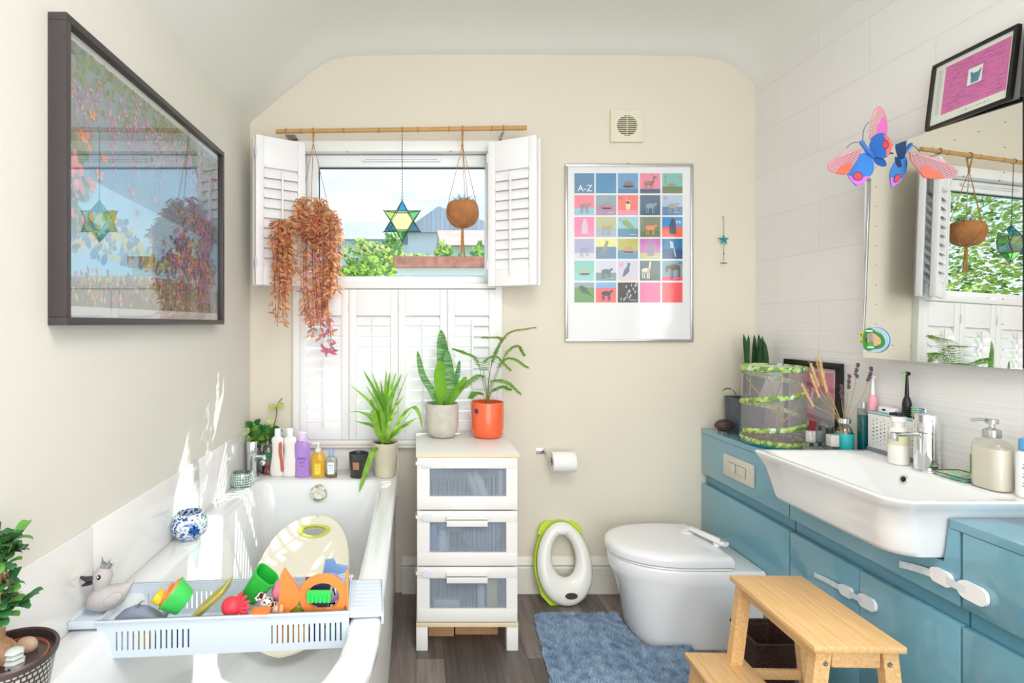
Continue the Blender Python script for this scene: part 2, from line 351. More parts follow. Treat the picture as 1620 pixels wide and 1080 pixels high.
# ---------------------------------------------------------------- plantation shutters
shut = mat('shutter_white', '#f4f3f4', .3)
def leaf_panel(name, W, H, lab, nl, zr, loc, rz, tilt, group, rodside=-1, dz=(.10, .085)):
    """hinge edge at local x=0, runs to x=W, z from 0; front faces -Y"""
    t = thing(name, lab, 'shutter', loc, rz, group)
    st, T = .034, .024; b0, b1 = zr
    m = MB(); m.box(0, st, -T, 0, 0, H, bev=.003).box(W-st, W, -T, 0, 0, H, bev=.003).box(st, W-st, -T+.003, -.003, 0, b0, bev=.003).box(st, W-st, -T+.003, -.003, b1, H, bev=.003)
    m.box(st, W-st, -T+.001, -T+.006, b0-.006, b0, bev=.001).box(st, W-st, -T+.001, -T+.006, b1, b1+.006, bev=.001)
    m.put('panel_frame', shut, t)
    pitch = (b1-b0)/nl
    sl = [(.026*cos(a)*1.0, .0048*sin(a)) for a in [2*pi*i/12 for i in range(12)]]
    lm = None
    for k in range(nl):
        zc = b0+pitch*(k+.5); M = TR(0, -T/2, zc) @ Matrix.Rotation(R(tilt), 4, 'X')
        if lm is None:
            q = MB(); q.loft([[(x, a, b) for a, b in sl] for x in (st+.001, W-st-.001)]); lm = q.put('louvre', shut, t); lm.matrix_local = M
        else:
            o = lm.copy(); COL.objects.link(o); o.parent = t; o.matrix_local = M
    yr = (-T/2-.026) if rodside < 0 else (T/2+.002)
    MB().box(W/2-.004, W/2+.004, yr-.006, yr+.002, b0-.028, b1-pitch*.35, bev=.002).put('tilt_rod', shut, t)
    for z in (H*.12, H*.86):
        MB().box(-.004, .006, -T-.002, -T+.003, z, z+.035, bev=.001).cyl((-.001, -T-.003, z-.003), (-.001, -T-.003, z+.038), .003, n=8).put('hinge', mat('hinge_white', '#dfdfe2', .3), t)
    return t
g = 'closed shutter panels across the lower window'
for i, (x, l) in enumerate(((-.5345, 'closed white louvred shutter panel at the left edge of the lower window'), (-.3078, 'closed white shutter panel second from left, behind the strappy green plant'), (-.0811, 'closed white shutter panel third from left, behind the concrete pot plant'), (.1456, 'closed white shutter panel at the right edge of the lower window, behind the fern'))):
    leaf_panel('window_shutter', .2255, .692, l, 10, (.088, .572), (x, YB-.008, .716), 0, 63, g)
g = 'folded-back shutter panels beside the upper window'
def wallpanel(x0, y0, x1, y1, lab, tilt, z0=1.418, H=.646):
    leaf_panel('window_shutter', math.hypot(x1-x0, y1-y0), H, lab, 10, (.078, .512), (x0, y0, z0), math.atan2(y1-y0, x1-x0), tilt, g)
wallpanel(-.698, 2.378, -.510, 2.495, 'white louvred shutter panel folded back at the upper left, its face to the room', 68)
wallpanel(-.722, 2.418, -.536, 2.535, 'white shutter panel at the upper left, hidden behind the one facing the room', 68)
wallpanel(.333, 2.488, .529, 2.386, 'white louvred shutter panel folded back at the upper right, its face to the room', 68)
wallpanel(.362, 2.532, .556, 2.428, 'white shutter panel at the upper right, only its hinged edge showing', 68)

# ---------------------------------------------------------------- outside, seen through the upper window
gr = tag(MB().box(-30, 30, 2.9, 60, -3.1, -3.0).put('ground', mat('lawn', '#7c9a52', .9, var=.3, vs=2)), 'green lawn of the gardens outside the window', 'ground'); gr['kind'] = 'structure'
def house(name, lab, x0, x1, y0, y1, zb, ze, zr, wallc, roofc, ridge_x=None, sub=()):
    t = thing(name, lab, 'house', ((x0+x1)/2, (y0+y1)/2, zb))
    MB().box(x0, x1, y0, y1, zb, ze).put('wall', mat('render_'+wallc[1:], wallc, .9, var=.05, vs=1), t, w_=True)
    m = MB(); ym = (y0+y1)/2; o = .25
    if ridge_x is None: v = [(x0-o, y0-o, ze), (x1+o, y0-o, ze), (x1+o, y1+o, ze), (x0-o, y1+o, ze), (x0-o, ym, zr), (x1+o, ym, zr)]; f = [(0, 1, 5, 4), (2, 3, 4, 5), (0, 4, 3), (1, 2, 5), (0, 3, 2, 1)]
    else: v = [(x0-o, y0-o, ze), (x1+o, y0-o, ze), (x1+o, y1+o, ze), (x0-o, y1+o, ze), (ridge_x, y0-o, zr), (ridge_x, y1+o, zr)]; f = [(0, 1, 4), (1, 2, 5, 4), (2, 3, 5), (3, 0, 4, 5), (0, 3, 2, 1)]
    m.add(v, f).put('roof', rooft(roofc), t, w_=True)
    for (a, b, c, d) in sub:
        q = MB().box(a, b, y0-.04, y0+.02, c, d).put('window', mat('far_window_frame', '#f0f2f4', .5), t, w_=True)
        MB().box(a+.06, b-.06, y0-.05, y0-.035, c+.06, d-.06).put('pane', mat('far_glass', '#8fa3b2', .15), q, w_=True)
    return t
def rooft(c):
    m = mat('roof_'+c[1:], c, .8)
    t = m.node_tree; b = t.nodes['Principled BSDF']
    if not b.inputs['Base Color'].links:
        co = N(t, 'ShaderNodeTexCoord'); br = N(t, 'ShaderNodeTexBrick'); br.inputs['Scale'].default_value = 3; br.inputs['Color1'].default_value = C(c); br.inputs['Color2'].default_value = tuple(x*.82 for x in C(c)[:3])+(1,); br.inputs['Mortar'].default_value = tuple(x*.55 for x in C(c)[:3])+(1,)
        t.links.new(co.outputs['Object'], br.inputs[0]); t.links.new(br.outputs[0], b.inputs['Base Color'])
    return m
house('terraced_house', 'long house with a grey tiled roof left of the hanging star', -8.6, .9, 24, 30, -3, 4.9, 6.25, '#d7e0e8', '#c6c1c8', sub=((-3.6, -2.6, 2.2, 3.8), (-1.6, -.8, 2.2, 3.8)))  # house walls and roofs: bright haze put into their colours
house('gabled_house', 'pale house whose roof rises to a point right of the hanging star', -.30, 3.6, 20.5, 23.2, -3, 4.62, 5.58, '#d4dde6', '#bcc6d4', ridge_x=.82, sub=((.3, 1.1, 2.6, 3.8),))
house('red_roofed_house', 'house with a low reddish roof behind the coconut pot', .95, 5.5, 16, 19.9, -3, 3.5, 4.3, '#d4dbe0', '#dfb3a4', sub=((1.5, 2.2, 1.9, 2.9),))
def foliage(name, lab, c, r, n, mats, seed, L_=.16, grp=None, trunk=True):
    rnd = random.Random(seed); t = thing(name, lab, 'tree' if trunk else 'hedge', (c[0], c[1], -3), group=grp)
    if not trunk: MB().box(c[0]-r[0]*.9, c[0]+r[0]*.9, c[1]-r[1]*.5, c[1]+r[1]*.5, -3, c[2]).put('inner_growth', mat('hedge_core', '#4f6f3c', .95, var=.4, vs=6), t, w_=True)
    if trunk: MB().tube([(c[0], c[1], -3), (c[0]+.05, c[1], c[2])], [.09, .05], 8).put('trunk', mat('bark', '#5d4a3a', .9, var=.3, vs=20), t, w_=True)
    m = MB()
    for i in range(n):
        d = Vector((rnd.gauss(0, 1), rnd.gauss(0, 1), rnd.gauss(0, 1))).normalized(); q = rnd.uniform(.55, 1)*(1+.18*sin(5*d.x+3*d.z+seed))
        p = Vector(c)+Vector((d.x*r[0], d.y*r[1], d.z*r[2]))*q
        m.leaf(p, (d+Vector((rnd.uniform(-1, 1), rnd.uniform(-1, 1), rnd.uniform(-.6, .8)))).normalized(), (rnd.random(), rnd.random(), 1), L_*rnd.uniform(.7, 1.4), L_*.8, rnd.randrange(len(mats)))
    m.put('foliage', mats, t, w_=True, recalc=False)
g1 = leafmat('garden_leaf_dark', '#6f9a58', .3); g2 = leafmat('garden_leaf_light', '#b9d860', .3); g3 = leafmat('garden_leaf_yellow', '#e4dc86', .25)
foliage('garden_shrub', 'bright green shrub outside behind the trailing red plant', (-.48, 4.35, 1.32), (.38, .3, .42), 2600, [g1, g2, g2], 3, .045)
foliage('garden_hedge', 'yellow-green flowering hedge below the hanging star', (-.45, 8.6, 1.70), (1.15, .5, .78), 4200, [g1, g2, g3], 7, .075, trunk=False)
foliage('garden_tree', 'small dark tree outside under the grey roof', (-.62, 13, 2.15), (.55, .6, 1.15), 1500, [g1, g1, g2], 11, .11)
foliage('garden_tree', 'small tree outside left of the coconut pot tassel', (.78, 13, 2.05), (.6, .6, 1.0), 1500, [g1, g2], 13, .11)
foliage('garden_tree', 'leafy tree outside right of the coconut pot tassel', (1.12, 10.4, 1.75), (.42, .5, .85), 1300, [g1, g2], 17, .10)
foliage('large_tree', 'big broad green tree seen only in the mirror, through the reflected window', (-4.9, 6.6, 2.3), (1.7, 1.0, 2.6), 11000, [g1, g2, g2, g3], 23, .075)
foliage('garden_bush', 'yellow-green bush seen only in the mirror, low in the reflected window', (-3.3, 5.0, 1.0), (.8, .6, .75), 3200, [g2, g3, g3], 29, .06)
t = thing('garden_shed', 'garden shed with a flat red-tiled roof edge and white posts outside', 'shed', (.35, 5.7, -3))
MB().box(-.21, 1.3, 5.3, 6.1, 1.795, 1.90).put('roof', mat('shed_roof', '#d88d78', .9, var=.35, vs=14, bump=.6, bs=30), t, w_=True)
MB().box(-.20, 1.28, 5.36, 6.05, 1.72, 1.794).put('fascia', mat('shed_fascia', '#e9ecee', .6), t, w_=True)
for x in (-.13, 1.2): MB().box(x, x+.08, 5.4, 5.47, -3, 1.72).put('post', mat('shed_fascia', '#e9ecee', .6), t, w_=True)
MB().box(-.19, 1.27, 5.6, 6.05, -3, 1.70).put('wall', mat('shed_wall', '#8f99a2', .8, var=.1, vs=6), t, w_=True)
# ================================================================ BATH
RIM = .575
def bath():
    t = thing('bathtub', 'white built-in bathtub with a rounded near corner along the left wall', 'bathtub', (-.42, 1.7, 0))
    ox0, ox1, oy0, oy1 = XL+.009, -.080, .72, YB-.010
    def ring(z, l, r, f, b, rad): return [(x, y, z) for x, y in roundrect(ox0+l, ox1-r, oy0+f, oy1-b, rad, 8)]
    # corner order: back-right, back-left, front-left, front-right
    R_ = ring
    rings = [R_(.535, 0, .004, .004, 0, [.01, .004, .01, .45]), R_(.560, 0, 0, 0, 0, [.01, .004, .01, .455]), R_(.571, 0, .003, .003, 0, [.012, .004, .012, .455]), R_(RIM, .004, .010, .010, .004, [.014, .006, .02, .445]),
             R_(RIM, .072, .060, .095, .165, [.05, .05, .10, .37]), R_(.572, .078, .067, .103, .172, [.055, .055, .105, .365]), R_(.555, .087, .076, .115, .180, [.06, .06, .11, .355]), R_(.45, .108, .092, .17, .196, [.07, .07, .12, .32]),
             R_(.32, .130, .108, .24, .215, [.08, .08, .12, .28]), R_(.21, .150, .125, .31, .235, [.09, .09, .12, .2]), R_(.175, .172, .145, .34, .262, [.08, .08, .1, .17]), R_(.160, .21, .185, .39, .31, [.06, .06, .06, .1])]
    MB().loft(rings, 0, False, True).put('tub', enamel, t, w_=True, recalc=False, sharp=50)
    po = [(x, y) for x, y in roundrect(ox0+.03, ox1-.014, oy0+.02, oy1-.012, [.01, .004, .02, .44], 10)]
    MB().loft([[(x, y, z) for x, y in po] for z in (.03, .545)], 0, False, False).put('bath_panel', mat('bath_panel', '#e9e7e3', .3), t, w_=True, sharp=50)
    po = [(x, y) for x, y in roundrect(ox0+.03, ox1-.022, oy0+.03, oy1-.012, [.01, .004, .02, .43], 10)]
    MB().loft([[(x, y, z) for x, y in po] for z in (0.001, .032)], 0, False, False).put('plinth', mat('plinth_grey', '#cfccc7', .5), t, w_=True, sharp=50)
    # overflow knob
    c = Vector(atY(505, 778, 2.368)); M = TR(*c) @ Matrix.Rotation(pi/2+R(8), 4, 'X')
    MB().lathe([(.0, 0), (.036, 0), (.038, .006), (.037, .020), (.031, .026), (.022, .0262), (.020, .022), (.0, .021)], M=M, n=32).put('overflow_knob', chrome, t, w_=True)
    m = MB().lathe([(.0, 0), (.026, .0), (.028, .003), (.026, .005), (.0, .0055)], c=(-.40, 2.0, .158))
    m.put('waste_plug', chrome, t, w_=True)
    return t
bath()

# baby bath support
def bath_seat():
    cr = mat('cream_plastic', '#f6f0dc', .28, coat=.1); gg = mat('lime_ring', '#cfd86a', .35)
    t = thing('baby_bath_support', 'cream moulded baby bath seat with a green oval hole, reclined in the bathtub', 'bath seat', (-.41, 1.85, .165))
    # egg-shaped shell; u from foot (0) to head (1)
    ex, ey, erx, ery = -.412, None, .052, None
    def P_(u, v):
        a = u*1.0
        y = 1.72+.56*u; wd = .180*max(0, 1-abs(2*u-1)**2.9)**.5*(1.08-.30*u)+.002
        x = -.428+.02*u+wd*v
        z = .212+.235*u**1.3-.02*sin(pi*min(1, u*1.3))+(.085-.055*u)*min(1, .12+u/.24)*abs(v)**2.4
        return (x, y, z)
    nu, nv = 40, 24; top = []; hole = []
    m = MB(); V = {}; vs = []
    def inh(u, v): return ((u-.885)/.050)**2+(v/.36)**2 < 1
    import itertools
    # polar grid: blend from hole rim to outer edge so the opening has a clean outline
    uc, K, J = .885, 64, 14; rings = []; 
    for j in range(J+1):
        rr = []
        for k in range(K):
            a = 2*pi*k/K; gs_ = (1 if j == 0 else 1.42); hu, hv = uc+.036*gs_*sin(a), .42*gs_*cos(a)
            # outer boundary point at the same angle, in (u,v) square mapped to a superellipse
            ou = .5+.5*sin(a); ov = cos(a)
            ou = min(.9995, max(.0005, .5+.5*math.copysign(abs(sin(a))**.8, sin(a)))); ov = math.copysign(abs(cos(a))**.25, cos(a)) if abs(cos(a)) > 1e-6 else 0
            q = max(0, (j-1)/(J-1)); u = hu+(ou-hu)*q; v = hv+(ov-hv)*q
            rr.append(P_(u, v))
        rings.append(rr)
    lower = [[(x, y, z-.004) for x, y, z in r] for r in rings]
    m.loft(rings[1:]+[[(x+(x+.415)*.03, y, z-.008) for x, y, z in rings[-1]]]+lower[::-1][:-1], 0, False, False)
    m.put('shell', cr, t, w_=True, recalc=True, sharp=70)
    MB().loft([[(x, y, z+.0035) for x, y, z in rings[0]], [(x, y, z+.004) for x, y, z in rings[1]], [(x, y, z+.001) for x, y, z in [tuple(Vector(p).lerp(Vector(q), .02)) for p, q in zip(rings[1], rings[2])]], lower[1], [(x, y, z) for x, y, z in lower[0]], rings[0]], 0, False, False).put('grip_ring', gg, t, label='lime green oval ring', w_=True)
    for x in (-.49, -.35): MB().tube([(x, 2.12, .164), (x, 2.13, .365)], .012, 10).put('support_leg', cr, t, w_=True)
    for x in (-.47, -.38): MB().tube([(x, 1.90, .164), (x, 1.905, .222)], .012, 10).put('foot', cr, t, w_=True)
bath_seat()

# ---------------------------------------------------------------- rack across the bath
rackm = mat('pale_blue_plastic', '#dde8f3', .3)
RK = thing('bath_rack', 'pale blue plastic bath rack full of toys, laid across the bathtub', 'bath rack', (-.43, 1.315, RIM+.002), R(4.5))
hx0, hx1, hy0, hy1 = -.278, .272, -.085, .085      # basket in rack coordinates
m = MB(); m.box(-.340, hx0, -.085, .085, .003, .009, bev=.002).box(-.340, -.333, -.085, .085, .003, .020, bev=.002)
m.box(-.340, hx0, .079, .086, .003, .020, bev=.002).box(-.340, hx0, -.086, -.079, .003, .020, bev=.002); m.put('end_handle', rackm, RK)
m = MB().box(hx1, .350, -.085, .085, .003, .012, bev=.002).box(.345, .351, -.085, .085, -.014, .012, bev=.002)
for i in range(9): m.box(hx1+.010, .343, -.075+i*.018, -.069+i*.018, .0105, .0135)
m.put('end_handle', rackm, RK)
zb, zt = -.062, .022
def slotted(x0, x1, y0, y1, slots):
    """front/back wall with slots cut through: solid pieces between the slots"""
    m = MB(); z0, z1 = -.046, -.004
    m.box(x0, x1, y0, y1, zb, z0).box(x0, x1, y0, y1, z1, zt)
    xs = [x0]
    for s_ in slots: xs += [s_-.0018, s_+.0018]
    xs.append(x1)
    for i in range(0, len(xs), 2): m.box(xs[i], xs[i+1], y0, y1, z0, z1)
    return m
sl = [-.236+i*.0118 for i in range(14)]+[.100+i*.0118 for i in range(14)]
slotted(hx0, hx1, -.0875, -.085, sl).put('front_wall', rackm, RK); slotted(hx0, hx1, .085, .0875, sl).put('back_wall', rackm, RK)
m = MB().box(hx0, hx1, -.085, .085, zb, zb+.003).box(hx0, hx0+.003, -.085, .085, zb+.003, zt-.004).box(hx1-.003, hx1, -.085, .085, zb+.003, zt-.004)
m.put('tray', rackm, RK)
MB().box(hx0-.004, hx1+.004, -.094, -.084, zt-.004, zt, bev=.0015).box(hx0-.004, hx1+.004, .084, .094, zt-.004, zt, bev=.0015).put('rim', rackm, RK)
def rk(x, y, z):   # rack coordinates -> world
    a = R(4.5); return (-.43+x*cos(a)-y*sin(a), 1.315+x*sin(a)+y*cos(a), RIM+.002+z)

# ---- toys
def toy_duck():
    g = mat('duck_grey', '#c3bdbc', .55, bump=.35, bs=350, var=.05, vs=200); x, y, z = rk(-.279, -.02, .0125)
    t = thing('toy_duck', 'sparkly grey rubber duck wearing a silver crown on the left end of the rack', 'toy', (x, y, z), R(28)); t.scale = (.9, .9, .95)
    m = MB(); n = 24
    prof_ = [(-.056, .020, .006, .004), (-.050, .028, .016, .016), (-.036, .031, .026, .026), (-.015, .031, .031, .031), (.008, .030, .028, .029), (.028, .034, .020, .022), (.042, .046, .011, .013), (.052, .060, .006, .007), (.056, .066, .001, .001)]
    rings = [[(px, ry*cos(2*pi*k/n), zc+rz*sin(2*pi*k/n)) for k in range(n)] for px, zc, ry, rz in prof_]
    rings = [[(a, b, max(.0005, c)) for a, b, c in r] for r in rings]
    m.loft(rings); 
    hd = [(-.020, .040, .020), (-.021, .055, .017), (-.020, .068, .021), (-.018, .082, .0245), (-.017, .095, .021), (-.016, .105, .012), (-.016, .109, .003)]
    m.loft([[(cx+r*cos(2*pi*k/n), r*sin(2*pi*k/n), zc) for k in range(n)] for cx, zc, r in hd])
    m.put('body', g, t, sharp=80)
    dk = mat('beak_dark', '#3a3540', .4)
    MB().tube([(-.036, 0, .082), (-.054, 0, .084), (-.067, 0, .092)], [.0105, .010, .004], 10, sq=.6).tube([(-.036, 0, .076), (-.053, 0, .073), (-.064, 0, .070)], [.009, .008, .003], 10, sq=.6).put('beak', dk, t, label='dark grey open beak')
    for s_ in (-1, 1):
        e = MB().ell((-.026, s_*.0205, .090), (.005, .003, .0062)).put('eye', black, t); 
        MB().ell((-.028, s_*.0232, .092), (.0016, .001, .002)).put('highlight', white, e)
        MB().ell((.004, s_*.0285, .034), (.024, .006, .014), rot=(0, R(-18), 0)).put('wing', g, t)
    cr = MB(); pts = []
    for k in range(11):
        a0 = 2*pi*k/10; r0 = .013
        pts.append((r0*cos(a0), r0*sin(a0)))
    n = 20; lo = [(.012*cos(2*pi*k/n), .012*sin(2*pi*k/n), 0) for k in range(n)]; hi = [((.014+(.006 if k % 4 == 0 else 0))*cos(2*pi*k/n), (.014+(.006 if k % 4 == 0 else 0))*sin(2*pi*k/n), .021 if k % 4 == 0 else .011) for k in range(n)]
    li = [(a*.88, b*.88, c) for a, b, c in lo]; hi2 = [(a*.92, b*.92, c) for a, b, c in hi]
    cr.loft([lo, hi, hi2, li, lo], 0, False, False, M=TR(-.013, 0, .103) @ Matrix.Rotation(R(22), 4, 'Y'))
    cr.put('crown', mat('silver_plastic', '#b9b9bd', .25, .8), t, label='silver crown', sharp=20)
toy_duck()
def place(name, lab, cat, x, y, z, rot=(0, 0, 0), grp='toys in the bath rack'):
    p = rk(x, y, z); return thing(name, lab, cat, p, rot=tuple(R(a) for a in rot), group=grp)
def toy_dolphin():
    t = place('toy_dolphin', 'blue-grey toy dolphin lying between the duck and the green cup', 'toy', -.205, -.035, -.008)
    g = mat('dolphin_blue_grey', '#8d96a8', .4); g2_ = mat('dolphin_belly', '#b9babd', .4); n = 20
    pr = [(-.066, -.006, .003, .003), (-.060, -.004, .009, .010), (-.040, .004, .019, .020), (-.015, .010, .024, .024), (.012, .010, .022, .022), (.034, .006, .016, .015), (.050, .004, .009, .009), (.058, .006, .005, .005)]
    MB().loft([[(x, ry*cos(2*pi*k/n), z+rz*sin(2*pi*k/n)) for k in range(n)] for x, z, ry, rz in pr]).put('body', g, t, sharp=80)
    MB().tube(smooth_curve([(.050, 0, .004), (.060, -.006, .018), (.066, -.010, .038), (.066, -.010, .052)], 4), [.006, .007, .008, .009, .010, .011, .011, .010, .009, .008, .006, .004, .002], 10, sq=.45).tube(smooth_curve([(.050, 0, .004), (.064, .004, -.002), (.078, .006, -.006)], 4), [.005, .006, .007, .008, .008, .007, .005, .004, .001], 10, sq=.45).put('tail_fin', g2_, t, label='pale grey tail fin')
    MB().tube([(-.012, 0, .030), (-.002, 0, .040), (.008, 0, .046)], [.010, .007, .001], 8, sq=.3).put('back_fin', g, t)
    MB().tube([(-.034, -.016, .0), (-.050, -.030, .008), (-.060, -.036, .006)], [.008, .008, .002], 8, sq=.35).put('flipper', g, t)
toy_dolphin()
def cup(name, lab, x, y, z, rot, w_, d_, h_, col, col2=None, taper=.8, rad=.02, grp='toys in the bath rack', extra=None):
    t = place(name, lab, 'toy', x, y, z, rot); m = MB()
    def rr(s_, zz, inset=0): return [(a, b, zz) for a, b in roundrect(-w_/2*s_+inset, w_/2*s_-inset, -d_/2*s_+inset, d_/2*s_-inset, min(rad*s_, d_*.48*s_-inset), 6)]
    m.loft([rr(taper*.9, 0), rr(taper, .004), rr(.99, h_-.004), rr(1.03, h_-.004), rr(1.03, h_), rr(1, h_, .003), rr(taper, .006, .003)])
    m.put('cup_body', mat('toy_'+col[1:], col, .35, coat=.15), t)
    if extra: extra(t)
    return t
def deck(t):
    om = mat('toy_orange', '#f79a52', .4)
    MB().prism(roundrect(-.033, .033, -.027, .027, .026, 6), .010, M=TR(0, 0, .036)).put('deck', om, t, label='orange deck')
    MB().box(-.006, .006, -.027, .027, .046, .052, bev=.002).put('rib', om, t)
    MB().prism(roundrect(-.022, .004, -.018, .018, .012, 5), .018, M=TR(-.014, 0, .047)).put('cabin', mat('toy_yellow', '#f5cf2e', .4), t, label='yellow cabin')
cup('toy_boat', 'green toy boat with an orange deck tipped on its side, right of the dolphin', -.105, -.04, .030, (8, -50, 0), .078, .062, .042, '#46cf5c', rad=.03, extra=deck)
cup('toy_tray', 'flat olive-yellow toy tray leaning right of the green and orange boat', -.045, -.02, .020, (0, -42, 0), .105, .075, .013, '#c3bb62', taper=.86, rad=.008)
cup('toy_cup', 'dark green square toy cup tipped over in the middle of the rack', .030, .0, .018, (0, 38, 0), .058, .066, .070, '#27b83f', taper=.74, rad=.018)
def red_octopus():
    t = place('toy_octopus', 'round red rubber toy with stubby tentacles, in front of the green cup', 'toy', .008, -.058, .004, (0, 0, 0)); r = mat('toy_red', '#ea3f4d', .4)
    m = MB().ell((-.004, 0, .022), (.023, .020, .023), n=24, k=14)
    m.put('head', r, t)
    for k in range(6):
        a = R(-55+k*25); m = MB(); m.tube(smooth_curve([(.008, 0, .020), (.022*cos(a)+.004, -.006+.002*k, .022+.022*sin(a)), (.031*cos(a)+.008, -.004+.002*k, .024+.030*sin(a))], 3), [.006, .006, .0055, .005, .0045, .004, .002], 8); m.put('tentacle', r, t)
red_octopus()
t = place('toy_ball', 'pink toy ball behind the spotted toy dog', 'toy', .108, -.01, .008)
MB().ell((0, 0, .028), (.023, .023, .026), n=24, k=14).put('ball', mat('toy_pink', '#f58fae', .35, coat=.2), t); MB().ell((.008, -.004, .050), (.008, .008, .007)).put('cap', mat('toy_pale_pink', '#f3dbe2', .4), t, label='pale pink cap')
def spotted(name, lab, x, y, z, s_, base='#efe2dc', spot='#2c2423'):
    t = place(name, lab, 'toy', x, y, z); bm_ = mat('toy_hide_'+base[1:], base, .5)
    if not _m.get('spots_'+base[1:]):
        m_ = mat('spots_'+base[1:], base, .5); tt = m_.node_tree; b = tt.nodes['Principled BSDF']; co = N(tt, 'ShaderNodeTexCoord'); v = N(tt, 'ShaderNodeTexVoronoi'); v.inputs['Scale'].default_value = 130
        r = N(tt, 'ShaderNodeValToRGB'); r.color_ramp.interpolation = 'CONSTANT'; r.color_ramp.elements[0].color = C(spot); r.color_ramp.elements[1].position = .33; r.color_ramp.elements[1].color = C(base)
        tt.links.new(co.outputs['Object'], v.inputs[0]); tt.links.new(v.outputs['Distance'], r.inputs[0]); tt.links.new(r.outputs[0], b.inputs['Base Color'])
    h = _m['spots_'+base[1:]]
    MB().ell((0, 0, .014*s_), (.016*s_, .012*s_, .014*s_)).ell((-.010*s_, -.004*s_, .030*s_), (.010*s_, .009*s_, .010*s_)).tube([(-.016*s_, -.008*s_, .029*s_), (-.022*s_, -.010*s_, .026*s_)], [.006*s_, .004*s_], 8).put('body', h, t)
    for k in (-1, 1): MB().ell((-.008*s_, k*.009*s_-.004*s_, .036*s_), (.004*s_, .003*s_, .007*s_)).put('ear', mat('toy_ear_dark', '#2f2726', .5), t)
    for k, (a, b) in enumerate(((-.010, -.008), (-.010, .008), (.010, -.008), (.010, .008))): MB().cyl((a*s_, b*s_, -.012*s_), (a*s_, b*s_, .008*s_), .0045*s_).put('leg', h, t)
spotted('toy_dog', 'small white toy dog with black spots behind the red toy', .078, -.035, .006, 1.05)
spotted('toy_giraffe', 'small cream and brown spotted toy animal beside the pink ball', .104, -.05, .0, .8, '#f2c9b4', '#5a3626')
def slab(name, lab, pts, th, col, x, y, z, rot, mname='piece', cat='toy'):
    t = place(name, lab, cat, x, y, z, rot)
    m = MB(); n = len(pts); b = .0015
    m.prism(pts, th, M=RX); m.put(mname, mat('toy_'+col[1:], col, .38, coat=.12), t); return t
slab('toy_block', 'flat orange toy piece at the front edge beside the spotted toys', roundrect(-.020, .022, -.004, .004, .003), .03, '#f5893f', .072, -.060, .020, (0, 0, 0))
slab('toy_block', 'small tan toy piece between the orange fish tail and the spotted toys', [(-.004, -.02), (.006, -.02), (.012, .014), (.005, .018)], .008, '#d8b48a', .112, -.068, .016, (0, 0, 0))
# orange fish net
def fish():
    o = mat('toy_orange_bright', '#f98f45', .35, coat=.2)
    t = place('toy_fish', 'orange fish-shaped toy with an oval body ring and a pointed tail', 'toy', .205, -.066, .053, (0, 0, 0)); t.scale = (1.1, 1.1, 1.06)
    m = MB(); n = 48; A, B, a, b = .050, .047, .034, .030
    fr = lambda rx, ry, y, dz=0: [(rx*cos(2*pi*k/n), y, ry*sin(2*pi*k/n)+dz) for k in range(n)]
    m.loft([fr(A, B, 0), fr(A+.002, B+.002, .003), fr(A, B, .010), fr(a, b, .010), fr(a-.002, b-.002, .006), fr(a, b, 0), fr(A, B, 0)], 0, False, False, M=TR(.006, 0, -.008))
    m.put('body_ring', o, t, sharp=40)
    MB().prism([(-.040, -.006), (-.045, .008), (-.076, .054), (-.083, .040), (-.088, -.040), (-.082, -.052), (-.058, -.034), (-.045, -.022)], .010, M=TR(0, .009, 0) @ RX).put('tail', o, t)
    MB().box(.053, .059, -.001, .009, -.052, .050, bev=.002).put('side_bar', o, t)
    MB().tube([(-.022, .004, -.036), (.028, .004, -.036)], .004, 10).put('grip', o, t)
fish()
def brush():
    t = place('nail_brush', 'small bright green ribbed brush inside the ring of the orange fish', 'brush', .206, -.0815, .052, (0, 0, 0)); g = mat('toy_bright_green', '#2fd65f', .35, coat=.2)
    m = MB().box(-.031, .025, -.004, .010, -.0115, .0135, bev=.004)
    m.put('block', g, t)
    for i in range(6): MB().cyl((-.026+i*.0092, -.0045, -.010), (-.026+i*.0092, -.0045, .012), .0032, n=10).put('rib', g, t)
brush()
t = place('toy_hoop', 'lilac plastic hoop seen through the ring of the orange fish', 'toy', .222, -.03, .045, (0, 20, 10))
n = 32; m = MB(); m.loft([[(.034*cos(2*pi*k/n)*s_, y, .034*sin(2*pi*k/n)*s_) for k in range(n)] for s_, y in ((1, 0), (1, .012), (.78, .012), (.78, 0), (1, 0))], 0, False, False); m.put('hoop', mat('toy_lilac', '#b79ad6', .35), t)
slab('toy_letter', 'dark navy foam shape behind the ring of the orange fish', [(-.03, -.03), (.03, -.03), (.03, .03), (.006, .03), (.0, .012), (-.008, .03), (-.03, .03)], .008, '#39435f', .196, -.045, .048, (0, 8, 0))
slab('toy_letter', 'blue foam letter at the right end of the rack behind the orange side bar', [(-.03, -.012), (-.012, -.02), (.034, -.006), (.03, .006), (.004, .010), (-.004, .024), (-.024, .022)], .009, '#84a9dd', .232, .045, .062, (0, 0, 0))
